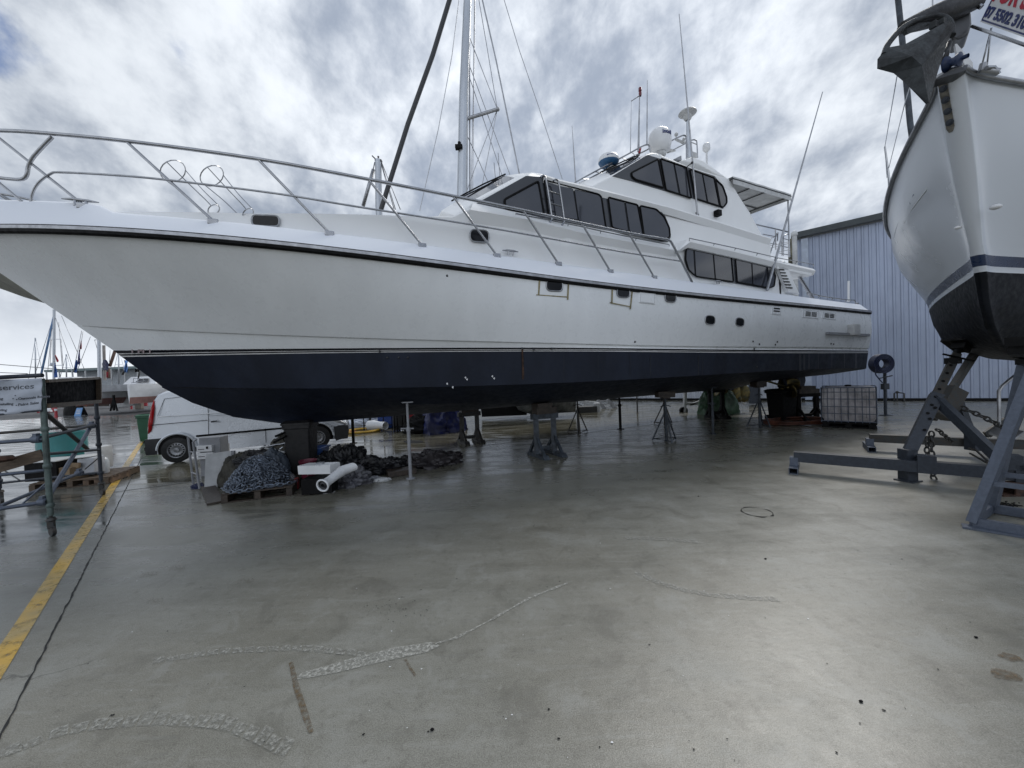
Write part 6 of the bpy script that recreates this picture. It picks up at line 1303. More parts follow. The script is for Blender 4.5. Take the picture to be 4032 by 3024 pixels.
links(cm, 1750, .50, .46, .46, cen)
for k in range(7):
    a0 = random.uniform(3.3, 6.2); P_ = []
    for i in range(9): a = a0+(i-4)*.16; r_ = .25+.09*i+random.uniform(-.03, .03); r_ = min(r_, .98); P_.append(cen+ex*(.5*r_*math.cos(a))+ey*(.46*r_*math.sin(a))+Vector((0, 0, .47*(1-r_**1.9)+.03)))
    chain(P_, .09, .009, cm)
chain([cen+ex*.2-ey*.42+Vector((0, 0, .03)), cen+ex*.45-ey*.40+Vector((0, 0, .03)), cen+ex*.62-ey*.3+Vector((0, 0, .03)), cen+ex*.66-ey*.2+Vector((0, 0, .03))], .09, .0095, cm)
chain([cen-ex*.48-ey*.2+Vector((0, 0, .04)), cen-ex*.3-ey*.46+Vector((0, 0, .02)), cen-ex*.05-ey*.52+Vector((0, 0, .02)), cen+ex*.2-ey*.44+Vector((0, 0, .03)), cen+ex*.42-ey*.36+Vector((0, 0, .03))], .09, .0095, cm)
cb = MB(True)
obj('anchor_chain', cm, M['chainm'], label='heap of galvanised anchor chain piled on the dark pallet', cat='chain')
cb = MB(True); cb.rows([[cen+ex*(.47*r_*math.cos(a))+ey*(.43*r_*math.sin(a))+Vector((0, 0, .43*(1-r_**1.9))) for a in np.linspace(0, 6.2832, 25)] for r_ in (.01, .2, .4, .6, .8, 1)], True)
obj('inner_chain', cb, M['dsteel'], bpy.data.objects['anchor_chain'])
def lump(nm, label, cat, c, size, mt, seed=0, amp=.25, fq=2.2, rz=0, parts=None):
    c = Vector(c); m = MB(True); e = Matrix.Rotation(rz, 3, 'Z'); rws = []
    for i in range(26):
        ph = math.pi/2*(i/25); r_ = []
        for j in range(80):
            a = j/80*2*math.pi; d = Vector((math.cos(a)*math.sin(ph+.0001), math.sin(a)*math.sin(ph+.0001), math.cos(ph)))
            n1 = noise.noise(d*fq+Vector((seed, 0, 0))); n2 = abs(noise.noise(d*fq*2.3+Vector((0, seed, 0)))); n3 = abs(noise.noise(d*fq*6+Vector((0, 0, seed))))
            k = 1+amp*(n1*1.2-n2*1.1-n3*.5+.3); p = e @ Vector((d.x*size[0]*k, d.y*size[1]*k, d.z*size[2]*k)); r_.append(c+p)
        rws.append(r_)
    for p in rws[-1]: p.z = c.z
    m.rows(rws, True, True); m.f.append([len(m.v)-80+j for j in range(80)]); m.m.append(0); m.sm.append(False)
    return obj(nm, m, mt, label=label, cat=cat)
gy = lambda px, py: G(px, py)
# white panels, trolley and boxes left of the chain
q = G(800, 1912); t = thing('upright_board', 'white flat panel standing upright left of the chain heap', 'panel', q); y_ = q.y
P_ = [D(806, 1925, y_-.0), D(855, 1910, y_+.02), D(903, 1785, y_+.2), D(797, 1792, y_+.12)]
m = MB(); a, b2 = G(804, 1926), G(904, 1908); hh = D(800, 1790, a.y+.1).z; m.poly([a, b2, b2+Vector((-.02, .12, hh*1.0)), a+Vector((-.03, .12, hh))], (.0, .05, 0)); obj('board', m, M['offw'], t)
m = MB(); m.box(b2+Vector((0, .14, hh-.05)), (.07, .05, .1)); obj('bracket', m, M['greyp'], t)
m = MB(); q = G(786, 1930); q2 = q+Vector((.12, .12, 0)); m.tube([q+Vector((0, 0, .03)), Vector((q.x-.07, q.y, D(786, 1740, q.y).z)), Vector((q.x-.0, q.y, D(790, 1728, q.y).z))], .02, 7); m.tube([q+Vector((-.28, .2, .03)), Vector((q.x-.33, q.y+.2, D(770, 1725, q.y).z))], .02, 7)
for z_ in (.3, .7): m.tube([q+Vector((-.04, 0, z_)), q+Vector((-.3, .2, z_))], .014, 6)
obj('hand_trolley', m, M['greyp'], label='upright white tubular hand trolley at the left of the junk pile', cat='trolley')
lump('rag', 'crumpled dark rag on the ground left of the white panel', 'rag', G(782, 1920), (.13, .1, .08), M['navy'], 4)
y_ = G(830, 1880).y+.2; 
for k, (px, py, w_, h_, lab, mt) in enumerate(((822, 1762, 55, 24, 'upper white box with black latches beside the hand trolley', 'white'), (824, 1790, 57, 24, 'lower white box with black latches beside the hand trolley', 'white'), (868, 1772, 40, 46, 'beige plastic box behind the white latched boxes', 'offw'))):
    c = D(px, py, y_+(.2 if k == 2 else 0)); kk = c.y/FOC; m = MB(); m.box(c, (w_*kk, .3, h_*kk), .12, .012); b_ = obj('storage_box', m, M[mt], label=lab, cat='box')
    if k < 2: m = MB(); m.box(c+Vector((-.04, -.155, -.01)), (.12, .02, .012), .12); m.box(c+Vector((.08, -.145, .02)), (.03, .03, .05), .12); obj('latch', m, M['black'], b_)
m = MB(); c = D(845, 1850, y_+.05); m.box((c.x, y_+.08, .42), (.42, .3, .84), .12, .01); obj('storage_cabinet', m, M['greyp'], label='grey cabinet under the latched boxes behind the white panel', cat='cabinet')
m = MB(); a, b2 = G(842, 1985), G(800, 1935); m.beam(Zp(a, .02)+Vector((.03, 0, 0)), Zp(G(815, 1912), .02), .22, .03); obj('timber_plank', m, M['dwood'], label='flat wet plank on the ground at the left of the chain pallet', cat='plank')
# junk pile behind the chain
def at(px, py, dy=0): c = D(px, py, dy); return c
yb = pcc.y+.55
lump('kit_bag', 'round olive canvas bag behind the top left of the chain heap', 'bag', Zp(D(940, 1850, yb+.1), .0), (.34, .3, .60), M['khaki'], 1, .12)
lump('kit_bag', 'blue grey zipped kit bag right behind the chain heap', 'bag', Zp(D(1072, 1850, yb-.0), .0), (.36, .28, .66), mat('slate_canvas', (.05, .065, .085), .6, var=.2, bump=.3), 2, .10)
lump('sail_bag', 'large olive grey bag at the back of the junk pile beside the wheelie bin', 'bag', Zp(D(1120, 1840, yb+.45), .0), (.36, .3, .88), M['khaki'], 5, .14)
lump('black_bag', 'black crumpled cover slumped over the top of the chain heap', 'cover', D(1000, 1812, yb+.05)-Vector((0, 0, .1)), (.36, .25, .26), M['cloth'], 6, .35)
lump('black_bag', 'black bundle with pale tubes lying on top of the junk pile', 'bundle', D(1075, 1790, yb+.35)-Vector((0, 0, .08)), (.42, .25, .24), M['cloth'], 16, .4)
pile_ = COL.objects[-1]
random.seed(12)
for k in range(7):
    a = D(random.uniform(1010, 1110), random.uniform(1748, 1790), yb+.25); m = MB(); dd = Vector((random.uniform(.15, .5), random.uniform(-.1, .1), random.uniform(-.1, .12))); m.tube([a, a+dd*.5+Vector((0, 0, .02)), a+dd], .016, 6)
    obj('boat_fitting', m, M['steel'] if k % 2 else M['offw'], pile_)
m = MB(True); c = Zp(D(1100, 1880, yb-.35), .17); 
lump('grey_cushion', 'smooth grey fender shaped cushion right of the chain heap', 'cushion', c, (.30, .16, .15), mat('grey_vinyl', (.12, .12, .125), .4), 8, .04)
c = G(1140, 1950)+Vector((.05, .55, 0)); m = MB(); m.lathe([(.001, .0), (.11, 0), (.15, .3), (.16, .31), (.16, .33), (.145, .33), (.11, .1), (.001, .08)], c+Vector((0, 0, .16)), 24); obj('bucket', m, mat('pink_red_plastic', (.12, .012, .03), .4), label='pinkish red plastic bucket right of the chain heap', cat='bucket')
m = MB(); m.box(G(1152, 1935)+Vector((.03, .1, .12)), (.06, .06, .2), .2); obj('red_block', m, mat('deep_red', (.16, .012, .015), .5), label='small bright red block standing at the right corner of the chain pallet', cat='block')
wheelie('wheelie_bin', 'black wheelie bin with open lid in front of the van wheel', mat('black_bin', (.004, .004, .005), .6), (1196, 1880), .52, 1.2, rz=.2, open_=False)
m = MB(); a = D(1148, 1692, 7.7); m.tube([a, D(1085, 1718, 7.3)], .022, 6); m.tube([D(1152, 1704, 7.7), D(1078, 1742, 7.2)], .022, 6); obj('broom_handles', m, M['black'], label='two black handles sticking out left from the top of the black bin', cat='handle')
m = MB(); c = Zp(D(1235, 1815, 8.4), .5); m.rows([[c+Vector((sx*w_, sy*d2, z_)) for sx, sy in ((-1, -1), (1, -1), (1, 1), (-1, 1))] for w_, d2, z_ in ((.22, .16, -.24), (.27, .2, 0), (.29, .22, 0), (.29, .22, .03), (.27, .2, .03))], False, True, True); obj('plastic_crate', m, mat('mid_blue', (.04, .10, .30), .4), label='blue plastic crate between the black bin and the rubbish bags', cat='crate')
m = MB(); m.box(Zp(D(1235, 1850, 8.4), .12), (.7, .5, .24), .2); obj('timber_stack', m, M['black'], label='black box under the blue crate', cat='box')
for k, (px, py, sx, hz_, lab, nm) in enumerate(((1290, 1872, .46, .62, 'ribbed black bag heap right of the blue crate', 'rubbish_bag'), (1365, 1868, .42, .66, 'tall pointed black bag heap in front of the dark pole prop', 'rubbish_bag'), (1425, 1872, .55, .40, 'low black plastic heap right of the tall pointed bag', 'rubbish_bag'), (1500, 1868, .5, .34, 'dark striped plastic sheeting heap in the middle of the tarpaulins', 'tarpaulin'), (1580, 1850, .45, .28, 'flat dark tarpaulin left of the pale pole prop', 'tarpaulin'), (1690, 1842, .62, .40, 'dark brown black tarpaulin heap right of the pale pole prop', 'tarpaulin'))):
    lump(nm, lab, 'bag' if 'bag' in nm else 'tarpaulin', G(px, py)+Vector((0, .25, 0)), (sx, .36, hz_*.8), M['cloth'] if k != 5 else mat('brown_black_sheet', (.028, .024, .026), .5, bump=.5), 20+k*3, .34, 2.6, .35)
for k, (px, py, mt, lab) in enumerate(((1460, 1888, 'greyp', 'grey plastic sheet folded under the black heap'), (1505, 1893, 'offw', 'flat white sheet scrap in front of the tarpaulins'), (1415, 1897, 'offw', 'small white scrap on the ground before the black heap'))):
    c = G(px, py); lump('plastic_sheet', lab, 'sheet', c, (.22-.06*k, .09, .05), M[mt], 40+k, .3, 3, .3)
m = MB(); c = G(1580, 1868); m.box(c+Vector((0, 0, .06)), (.55, .3, .1), .45); obj('timber_offcut', m, M['dwood'], label='short dark timber offcut left of the pale pole prop', cat='timber')
c = G(1360, 1935); lump('plastic_bag', 'grey translucent plastic bag lying under the white outboard arm', 'bag', G(1375, 1908), (.42, .26, .30), mat('smoky_plastic', (.10, .10, .115), .3, var=.4, bump=.4), 51, .35, 2.4, .6)
# white box beam and flared tube arm
c = D(1245, 1850, 6.75); t = thing('white_bracket', 'white rectangular box beam lying across the pile behind the white flared tube', 'bracket', Zp(c, 0)); a, b2 = D(1195, 1845, 6.8), D(1320, 1842, 6.6); m = MB(); m.beam(a, b2, .24, .15); obj('beam', m, M['white'], t); m = MB(); m.box(a.lerp(b2, .5)+Vector((.02, 0, .085)), (.12, .1, .03), .1); m.tube([D(1212, 1862, 6.75), D(1212, 1872, 6.75)], .01, 6); obj('clip', m, M['greyp'], t)
m = MB(); m.box(Zp(a.lerp(b2, .5), a.z/2-.06), (.5, .3, a.z-.16), .1); obj('equipment_box', m, M['black'], label='black box underneath the white box beam', cat='box')
t = thing('white_tube_arm', 'white flared tube arm with a round open end lying in front of the junk pile', 'tube', G(1268, 1945)); o0 = D(1270, 1912, 5.95); o1 = D(1345, 1855, 6.45); o2 = D(1390, 1838, 6.6)
ax = (o1-o0).normalized(); m = MB(True); q = ax.to_track_quat('Z', 'Y').to_matrix(); rr_ = 24*5.95/FOC
rws = []
for t_, wx, wy in ((0, 1, 1), (.06, 1, 1), (.1, .8, .8), (.35, .72, .72), (.7, .75, .8), (1, .8, .95)):
    c = o0.lerp(o1, t_); rws.append([c+q @ Vector((math.cos(k*.3927)*rr_*wx, math.sin(k*.3927)*rr_*wy, 0)) for k in range(16)])
c = o2; rws.append([c+q @ Vector((math.cos(k*.3927)*rr_*.9, math.sin(k*.3927)*rr_*.8, 0)) for k in range(16)])
m.rows(rws, True, True, False, True); obj('arm', m, M['white'], t)
m = MB(); m.tube(ring(o0-ax*.0, rr_*.98, ax, 0, 26), .014, 7, closed=True); obj('end_ring', m, M['white'], t)
m = MB(); m.lathe([(rr_*.95, .03), (rr_*.6, .05), (rr_*.55, .01), (rr_*.35, 0), (rr_*.3, .05), (.001, .05)], o0, 24, axis=ax); obj('hub', m, M['dgrey'], t)
lump('rag', 'crumpled cream rag beside the open end of the white tube', 'rag', G(1290, 1940), (.10, .06, .04), M['offw'], 61, .4)

# ============================================================ beyond the yacht (seen beneath the hull)
yy = lambda px, py: G(px, py)
lump('white_sheet', 'white crumpled sheeting on the wet ground right of the van', 'sheet', G(1450, 1684), (1.3, .5, .5), M['wcloth'], 71, .3)
def rack(px0, px1, py, label):
    a, b2 = G(px0, py), G(px1, py-2); t = thing('metal_rack', label, 'rack', a); m = MB(); e = (b2-a); 
    for f_ in (0, .25, .7, 1): m.tube([a+e*f_, a+e*f_+Vector((0, 0, 1.15))], .02, 6)
    for z_ in (.2, .62, 1.0): m.tube([a+Vector((0, 0, z_)), b2+Vector((0, 0, z_))], .02, 6)
    for f_ in (0, 1): m.tube([a+e*f_+Vector((0, .6, 0)), a+e*f_+Vector((0, .6, 1.15))], .02, 6)
    obj('frame', m, M['black'], t)
rack(1434, 1545, 1695, 'low black metal rack frame beyond the keel, beside white sheeting'); rack(1555, 1600, 1702, 'short black metal rack right of the blue drum')
c = G(1535, 1684); m = MB(); m.box(c+Vector((0, 0, .38)), (.85, .6, .75), .1, .12); obj('blue_drum', m, mat('container_blue', (.01, .05, .24), .35), label='square blue plastic container standing by the black racks', cat='container')
c = G(1455, 1694); m = MB(True); m.lathe([(.18, 0), (.2, .25), (.15, .6), (.15, .9)], c+Vector((0, 0, .2)), 18, axis=(.9, -.5, 0)); obj('white_pipe', m, M['white'], label='short white pipe with open end lying before the white sheeting', cat='pipe')
m = MB(); c = G(1430, 1700); m.tube(ring(c+Vector((0, 0, .05)), .6, (0, 0, 1), 0, 24), .05, 6, closed=True); obj('yellow_hose', m, M['yellow'], label='yellow hose loop on the ground right of the van', cat='hose')
m = MB(); m.tube(smooth_line([G(1345, 1710)+Vector((0, 0, .03)), G(1370, 1705)+Vector((0, 0, .03)), G(1400, 1702)+Vector((0, 0, .03))], 4), .04, 6); obj('red_hose', m, M['red'], label='short run of red hose just ahead of the van bumper', cat='hose')
for k, (px, py, w_, h_, mt, lab, nm) in enumerate(((1577, 1695, .5, .9, 'dsteel', 'dark pressure washer frame behind the pale pole prop', 'pressure_washer'), (1637, 1692, .6, 1.0, 'red', 'red machine casing right of the pale pole prop', 'machine'), (1660, 1692, .5, .7, 'white', 'white plastic canister right of the red machine', 'canister'), (1683, 1692, .5, .6, 'offw', 'pale boxy canister beside the blue tarpaulin', 'canister'))):
    c = G(px, py); m = MB(); m.box(c+Vector((0, 0, h_/2)), (w_, .4, h_*.9), .2, .05); m.tube([c+Vector((-w_*.4, 0, h_*.9)), c+Vector((-w_*.3, 0, h_*1.05)), c+Vector((w_*.3, 0, h_*1.05)), c+Vector((w_*.4, 0, h_*.9))], .03, 6); obj(nm, m, M[mt], label=lab, cat=nm.replace('_', ' '))
lump('covered_dinghy', 'dark boat shape under a deep blue tarpaulin beyond the keel', 'covered boat', G(1745, 1698), (.85, .7, 1.25), M['bcloth'], 81, .22, 1.4)
lump('tarpaulin', 'black tarpaulin lying beside the deep blue covered boat', 'tarpaulin', G(1700, 1700), (1.0, .5, .7), M['black'], 83, .3)
c = G(1600+30, 1741); gpoly([(1588, 1738), (1610, 1733), (1660, 1735), (1672, 1741), (1640, 1745), (1600, 1746)], M['black'], 'drain_cover')
# sailing boat behind the yacht: hull bottom seen under the keel, rig above
YM = 16.0
b2o = thing('sailing_boat', 'sailing boat hidden behind the yacht with tall grey mast and dark furled headsail', 'sailing boat', D(1950, 1660, YM))
def DM(x, y, dy=0): return D(x, y, YM+dy)
m = MB(True); mot = mat('mottled_hull', (.22, .23, .22), .6, var=.4, scale=2.5, col2=(.03, .032, .035)); rows_b = []
hz0 = DM(2100, 1645).z
for i, t_ in enumerate(np.linspace(0, 1, 18)):
    x = 1.05+2.9*t_; wd = 1.5*(math.sin(math.pi*min(1, t_*.6+.35)))**.7; zc = .16+.9*max(0, .35-t_)**1.5*2.2
    rows_b.append([Vector((DM(2100, 1645).x-2+x, YM+1.2+wd*math.cos(a), max(zc, 0)+(1-math.sin(a))**1.2*1.35+(.25 if t_ < .08 else 0))) for a in np.linspace(0, math.pi, 15)])
m.rows(rows_b, True); m.rows([[r_[0] for r_ in rows_b], [r_[-1] for r_ in rows_b]], False); obj('hull', m, mot, b2o)
xm = DM(1818, 760).x
m = MB(); kx = DM(2000, 1600).x; m.poly([Vector((kx-1.3, YM+1.2, 1.1)), Vector((kx+1.2, YM+1.2, 1.1)), Vector((kx+.8, YM+1.2, .12)), Vector((kx-1.2, YM+1.2, .12))], (0, .3, 0)); obj('keel', m, M['black'], b2o)
def DMm(c8x, c8y, dy=0): return D(1400+c8x/1.843, c8y/1.843, YM+dy)
m = MB(); m.tube([Vector((DMm(772, 1440).x, YM, 2.2)), DMm(773, 1440), DMm(785, 700), DMm(812, 0), DMm(822, -250)], [.22, .215, .19, .155, .15], 16); mo = obj('mast', m, M['mast'], b2o)
m = MB(); m.tube([DMm(782, 870), DMm(1032, 792)], .07, 8); m.ball(DMm(1032, 792), .09, 8); obj('spreader', m, M['alu'], mo)
m = MB(); m.box(DMm(750, 1068, -.2), (.3, .2, .16), 0, .02); m.tube([DMm(752, 1030, -.2), DMm(752, 1050, -.2)], .06, 8); obj('deck_light', m, M['black'], mo)
m = MB(); m.tube([DMm(185, 1520), DMm(380, 900), DMm(560, 400), DMm(700, -60)], .095, 10); obj('furled_headsail', m, M['dgrey'], b2o)
m = MB()
for P_ in ([(750, 0), (700, 400), (600, 940), (465, 1530)], [(895, 0), (955, 350), (1028, 790)], [(1078, 0), (1190, 370), (1330, 780), (1500, 1300)], [(815, 240), (1028, 790)], [(828, 480), (1130, 1295)], [(820, 540), (1075, 1310)], [(1028, 795), (880, 1180), (792, 1430)], [(1028, 795), (910, 1385)], [(785, 930), (900, 1180), (975, 1355)], [(862, 0), (855, 640), (838, 1410)], [(868, 0), (858, 640), (850, 1400)], [(1035, 1110), (1048, 1310)], [(1005, 1180), (1018, 1330)]): m.tube([DMm(*p, .1) for p in P_], .016, 5)
for P_ in ([(920, 0), (1020, 440), (1110, 880), (1192, 1280)], [(826, 0), (828, 700), (830, 1410)]): m.tube([DMm(*p, .1) for p in P_], .032, 6)
obj('rigging', m, M['alu'], b2o)
# second mast further back
t = thing('mast', 'short pale masthead with wind vane left of the dark furled headsail', 'mast', D(1492, 1400, 32)); YS = 32
m = MB(); c8 = lambda x, y: D(1400+x/1.843, y/1.843, YS); m.tube([Vector((c8(168, 1500).x, YS, 3)), c8(168, 1500), c8(165, 1160)], .26, 10); obj('pole', m, M['mast'], t)
m = MB(); m.beam(c8(143, 1163), c8(190, 1170), .3, .16); m.tube([c8(120, 1130), c8(150, 1160)], .05, 5); m.tube([c8(165, 1135), c8(165, 1160)], .05, 5); m.ball(c8(165, 1138), .09, 6); obj('masthead', m, M['dgrey'], t)
m = MB(); m.tube([c8(140, 1175), c8(125, 1240)], .05, 5); m.tube([c8(130, 1230), c8(55, 1495)], .14, 6)
for P_ in ([(185, 1175), (290, 1520)], [(188, 1175), (325, 1520)], [(182, 1175), (280, 1520)]): m.tube([c8(*p) for p in P_], .035, 5)
obj('stay', m, M['alu'], t)
# things far under the aft hull
t = thing('step_ladder', 'pale aluminium ladder lying aslant on the far wet slab under the keel', 'ladder', G(2380, 1612)); yl = 20.0
c5 = lambda x, y, d=20.: D(2300+x/2.765, 1400+y/2.765, d)
m = MB(); m.beam(c5(145, 485), c5(240, 600), .1, .18); m.beam(c5(250, 478), c5(350, 585), .1, .18); 
for t_ in (.1, .4, .7, .95): m.beam(c5(145, 485).lerp(c5(240, 600), t_), c5(250, 478).lerp(c5(350, 585), t_), .08, .05)
obj('frame', m, M['alu'], t)
m = MB(); a = c5(0, 505); m.beam(c5(-60, 500), c5(150, 515), .2, .12); m.beam(c5(0, 535), c5(120, 540), .2, .1); m.poly([c5(-10, 495), c5(40, 500), c5(20, 520), c5(-20, 520)], (0, .3, 0)); obj('timber_trestle', m, M['offw'], label='pale timber trestle beside the aluminium ladder under the keel', cat='frame')
m = MB(); m.box(c5(138, 575, 18.5), (.3, .3, .55), 0, .05); obj('white_canister', m, M['offw'], label='small white canister before the aluminium ladder', cat='canister')
m = MB(); m.box(c5(30, 590, 18.5), (.9, .5, .35), 0, .05); obj('dark_crate', m, M['dsteel'], label='dark low crate at the foot of the pale timber frame', cat='crate')
# trailer with green cover
q = G(2690, 1622); tr = thing('boat_trailer', 'white boat trailer under the aft hull near the shed wall', 'trailer', q); yt = q.y
m = MB(); m.tube([c5(1092, 612, yt), c5(1100, 400, yt)], .08, 8); m.beam(c5(1105, 525, yt), c5(1340, 530, yt), .08, .1); m.beam(c5(1150, 540, yt), c5(1360, 460, yt), .08, .08); m.beam(c5(1270, 545, yt), c5(1330, 540, yt), .1, .1); m.beam(c5(1480, 390, yt), c5(1640, 470, yt), .08, .1); m.beam(c5(1690, 450, yt), c5(1755, 525, yt), .1, .12); obj('frame', m, M['offw'], tr)
m = MB(); m.lathe([(.001, -.06), (.17, -.06), (.17, .06), (.001, .06)], c5(1082, 600, yt), 16, axis=(0, 1, 0)); obj('wheel', m, M['black'], tr)
m = MB(); m.poly([c5(1265, 520, yt), c5(1340, 450, yt), c5(1580, 455, yt), c5(1655, 490, yt), c5(1600, 540, yt)], (0, .15, 0)); obj('deck_board', m, M['offw'], tr)
lump('green_cover', 'green tarpaulin covered engine beside the white trailer', 'cover', G(2300+1500/2.765, 1400+640/2.765)+Vector((0, .3, 0)), (.78, .45, 1.12), M['gcloth'], 91, .16)
t = thing('propeller', 'bronze ship propeller blades behind the trailer by the shed wall', 'propeller', c5(1690, 520, yt-1)); m = MB()
for (x, y, sx, sy) in ((1655, 415, .22, .3), (1740, 410, .22, .32), (1690, 470, .12, .12)): m.ball(c5(x, y, yt-1), 1, 12, (sx*1.2, .06, sy*1.2))
obj('blades', m, M['bronze'], t)
m = MB(); m.box(G(2980, 1592)+Vector((-.1, 0, .7)), (.4, .3, 1.3)); 
obj('shed_meter_box', m, M['gsteel'], label='grey box on the shed wall behind the transom prop', cat='box')

# ============================================================ FAR LEFT: marina yard
YC = 34.0
def DF(x, y, d=YC): return D(x, y, d)
cat_ = thing('catamaran', 'white catamaran on stands in the distance left of the van', 'catamaran', DF(500, 1640))
def cs(x, y): return (x/2.765, 1150+y/2.765)
zk = DF(*cs(1500, 1205)).z
def cat_hull(cxp, w_, zb, zt2, label):
    m = MB(True); cx_ = DF(cxp, 1560).x; rws = []
    for i, t_ in enumerate(np.linspace(0, 1, 12)):
        yy_ = YC-1+t_*9; ww = w_*(.12+.88*min(1, t_*2.4)**.6); rws.append([Vector((cx_+ww*math.sin(a), yy_, zb+(.9*(1-t_)**3)+(zt2-zb-(.9*(1-t_)**3))*(1-math.cos(a))/2 if False else zb+(zt2-zb)*((1-abs(math.cos(a/1.0)))**.7 if False else abs(a)/1.6))) for a in np.linspace(-1.6, 1.6, 13)])
    m.rows(rws, True); m.rows([[r_[0] for r_ in rws], [r_[-1] for r_ in rws]], False); m.f.append([0, 1, 2, 3, 4, 5, 6, 7, 8, 9, 10, 11, 12]); m.m.append(0); m.sm.append(False)
    for k, f_ in enumerate(m.f):
        if sum(m.v[i].z for i in f_)/len(f_) < zb+(zt2-zb)*.38: m.m[k] = 1
    obj('hull', m, [M['white'], mat('pink_antifoul', (.30, .16, .14), .6) if 'pink_antifoul' not in bpy.data.materials else bpy.data.materials['pink_antifoul']], cat_)
zT = DF(550, 1512).z; zB = DF(550, 1588).z
cat_hull(552, .85, zB, zT, ''); cat_hull(552-205, .85, zB, zT, '')
xL, xR = DF(340, 1540).x, DF(556, 1540).x; m = MB(); m.poly([Vector((xL, YC+.5, zT-.55)), Vector((xR, YC+.5, zT-.55)), Vector((xR, YC+.2, zT+.02)), Vector((xL, YC+.2, zT+.02))], (0, 7, 0)); obj('bridge_deck', m, mat('cat_white', (.55, .57, .6), .4), cat_)
m = MB(); a = DF(390, 1510); b_ = DF(528, 1482); m.poly([Vector((a.x, YC+2, zT)), Vector((b_.x, YC+2, zT)), Vector((b_.x-.5, YC+2.6, zT+.75)), Vector((a.x+.3, YC+2.6, zT+.75))], (0, 4, 0)); co_ = obj('cabin', m, M['white'], cat_); m = MB(); m.poly([Vector((a.x+1.2, YC+2.05, zT+.2)), Vector((b_.x-.7, YC+2.05, zT+.2)), Vector((b_.x-.9, YC+2.35, zT+.55)), Vector((a.x+1.4, YC+2.35, zT+.55))], (0, -.06, 0)); obj('cabin_window', m, M['tint'], co_)
m = MB(); m.tube([DF(*cs(1085, 980)), DF(*cs(1078, 540))], .13, 10); m.tube([DF(*cs(1078, 540)), DF(*cs(1070, 100))], .12, 8); obj('mast', m, M['mast'], cat_)
m = MB()
for P_ in ([(1450, 985), (1455, 940), (1560, 945), (1560, 985)], [(1430, 990), (1580, 965)], [(1500, 985), (1500, 945)]): m.tube([DF(*cs(*p), YC-.5) for p in P_], .03, 5)
obj('bow_rail', m, M['steel'], cat_)
m = MB(); 
for x in (1240,):
    m.beam(DF(*cs(x-2, 1120)), DF(*cs(x, 1290)), .12, .12); m.beam(DF(*cs(x-5, 1170)), DF(*cs(x-38, 1295)), .1, .1); m.beam(DF(*cs(x+3, 1170)), DF(*cs(x+38, 1295)), .1, .1)
q = G(*cs(1240, 1300)); obj('jack_stand', m, M['black'], label='black three legged stand beneath the distant catamaran', cat='jack stand')
m = MB(); q = DF(*cs(1150, 950)); m.tube([DF(*cs(1140, 960), 36), DF(*cs(1130, 580), 36)], .11, 8); t = obj('mast', m, mat('tan_mast', (.30, .28, .26), .6), label='tan grey mast with a navy wrapped sail beside the catamaran mast', cat='mast')
m = MB(); m.rows([[DF(*cs(x, y), 36+dz) for x, y in P_] for dz, P_ in ((-.3, [(1125, 740), (1110, 780), (1118, 850), (1140, 850)]), (-.5, [(1150, 735), (1150, 780), (1150, 850), (1155, 852)]), (-.2, [(1165, 745), (1184, 780), (1180, 850), (1170, 850)]))], True); o_ = obj('sail_cover', m, M['navy'], t); s_ = o_.modifiers.new('s', 'SOLIDIFY'); s_.thickness = .08
m = MB(); m.tube([DF(*cs(1195, 810), 36), DF(*cs(1252, 640), 36)], .12, 6); m.tube([DF(*cs(1180, 830), 36), DF(*cs(1185, 940), 36)], .12, 6); obj('boom_crutch', m, mat('brown_spar', (.12, .07, .05), .7), t)
# second group of rigging: blue stay, flags
t = thing('sailing_boat', 'distant sailing boat mast with a thick blue forestay behind the banner', 'sailing boat', DF(213, 1560, 40)); Y4 = 40
def D4(x, y): return D(*cs(x, y), Y4)
m = MB(); m.tube([D4(588, 980), D4(590, 190)], .11, 8); m.beam(D4(542, 512), D4(662, 514), .08, .06); m.beam(D4(530, 800), D4(688, 797), .07, .06); m.ball(D4(570, 788), .2, 8); obj('mast', m, M['mast'], t)
m = MB(); m.tube([D4(450, 890), D4(585, 270)], .09, 6); obj('furled_headsail', m, mat('faded_blue', (.13, .24, .42), .6), t)
m = MB()
for P_ in ([(390, 870), (580, 275)], [(795, 825), (605, 280)], [(840, 650), (670, 260)], [(520, 860), (570, 350)], [(680, 840), (640, 330)], [(545, 780), (560, 520)], [(688, 800), (665, 520)]): m.tube([D4(*p) for p in P_], .028, 4)
obj('rigging', m, M['alu'], t)
m = MB(True); a = D4(495, 905); m.rows([[Vector((a.x-2, Y4-1, 1.3)), Vector((a.x+7, Y4-1, 1.3))], [Vector((a.x-3, Y4-1.8, 2.6)), Vector((a.x+8, Y4-1.6, 2.6))], [Vector((a.x-3, Y4, 2.7)), Vector((a.x+8, Y4, 2.7))]], True); obj('hull', m, M['white'], t)
t = thing('sailing_boat', 'distant mast with crossed stays between the two flag strings', 'sailing boat', DF(320, 1560, 38)); Y5 = 38
m = MB(); 
for P_ in ([(800, 870), (890, 420)], [(830, 870), (905, 430)], [(850, 830), (985, 485)], [(925, 860), (870, 720)], [(1060, 620), (1030, 520)], [(1190, 760), (1200, 630)], [(1030, 520), (1062, 520)]): m.tube([D(*cs(*p), Y5) for p in P_], .03, 4)
obj('rigging', m, M['alu'], t)
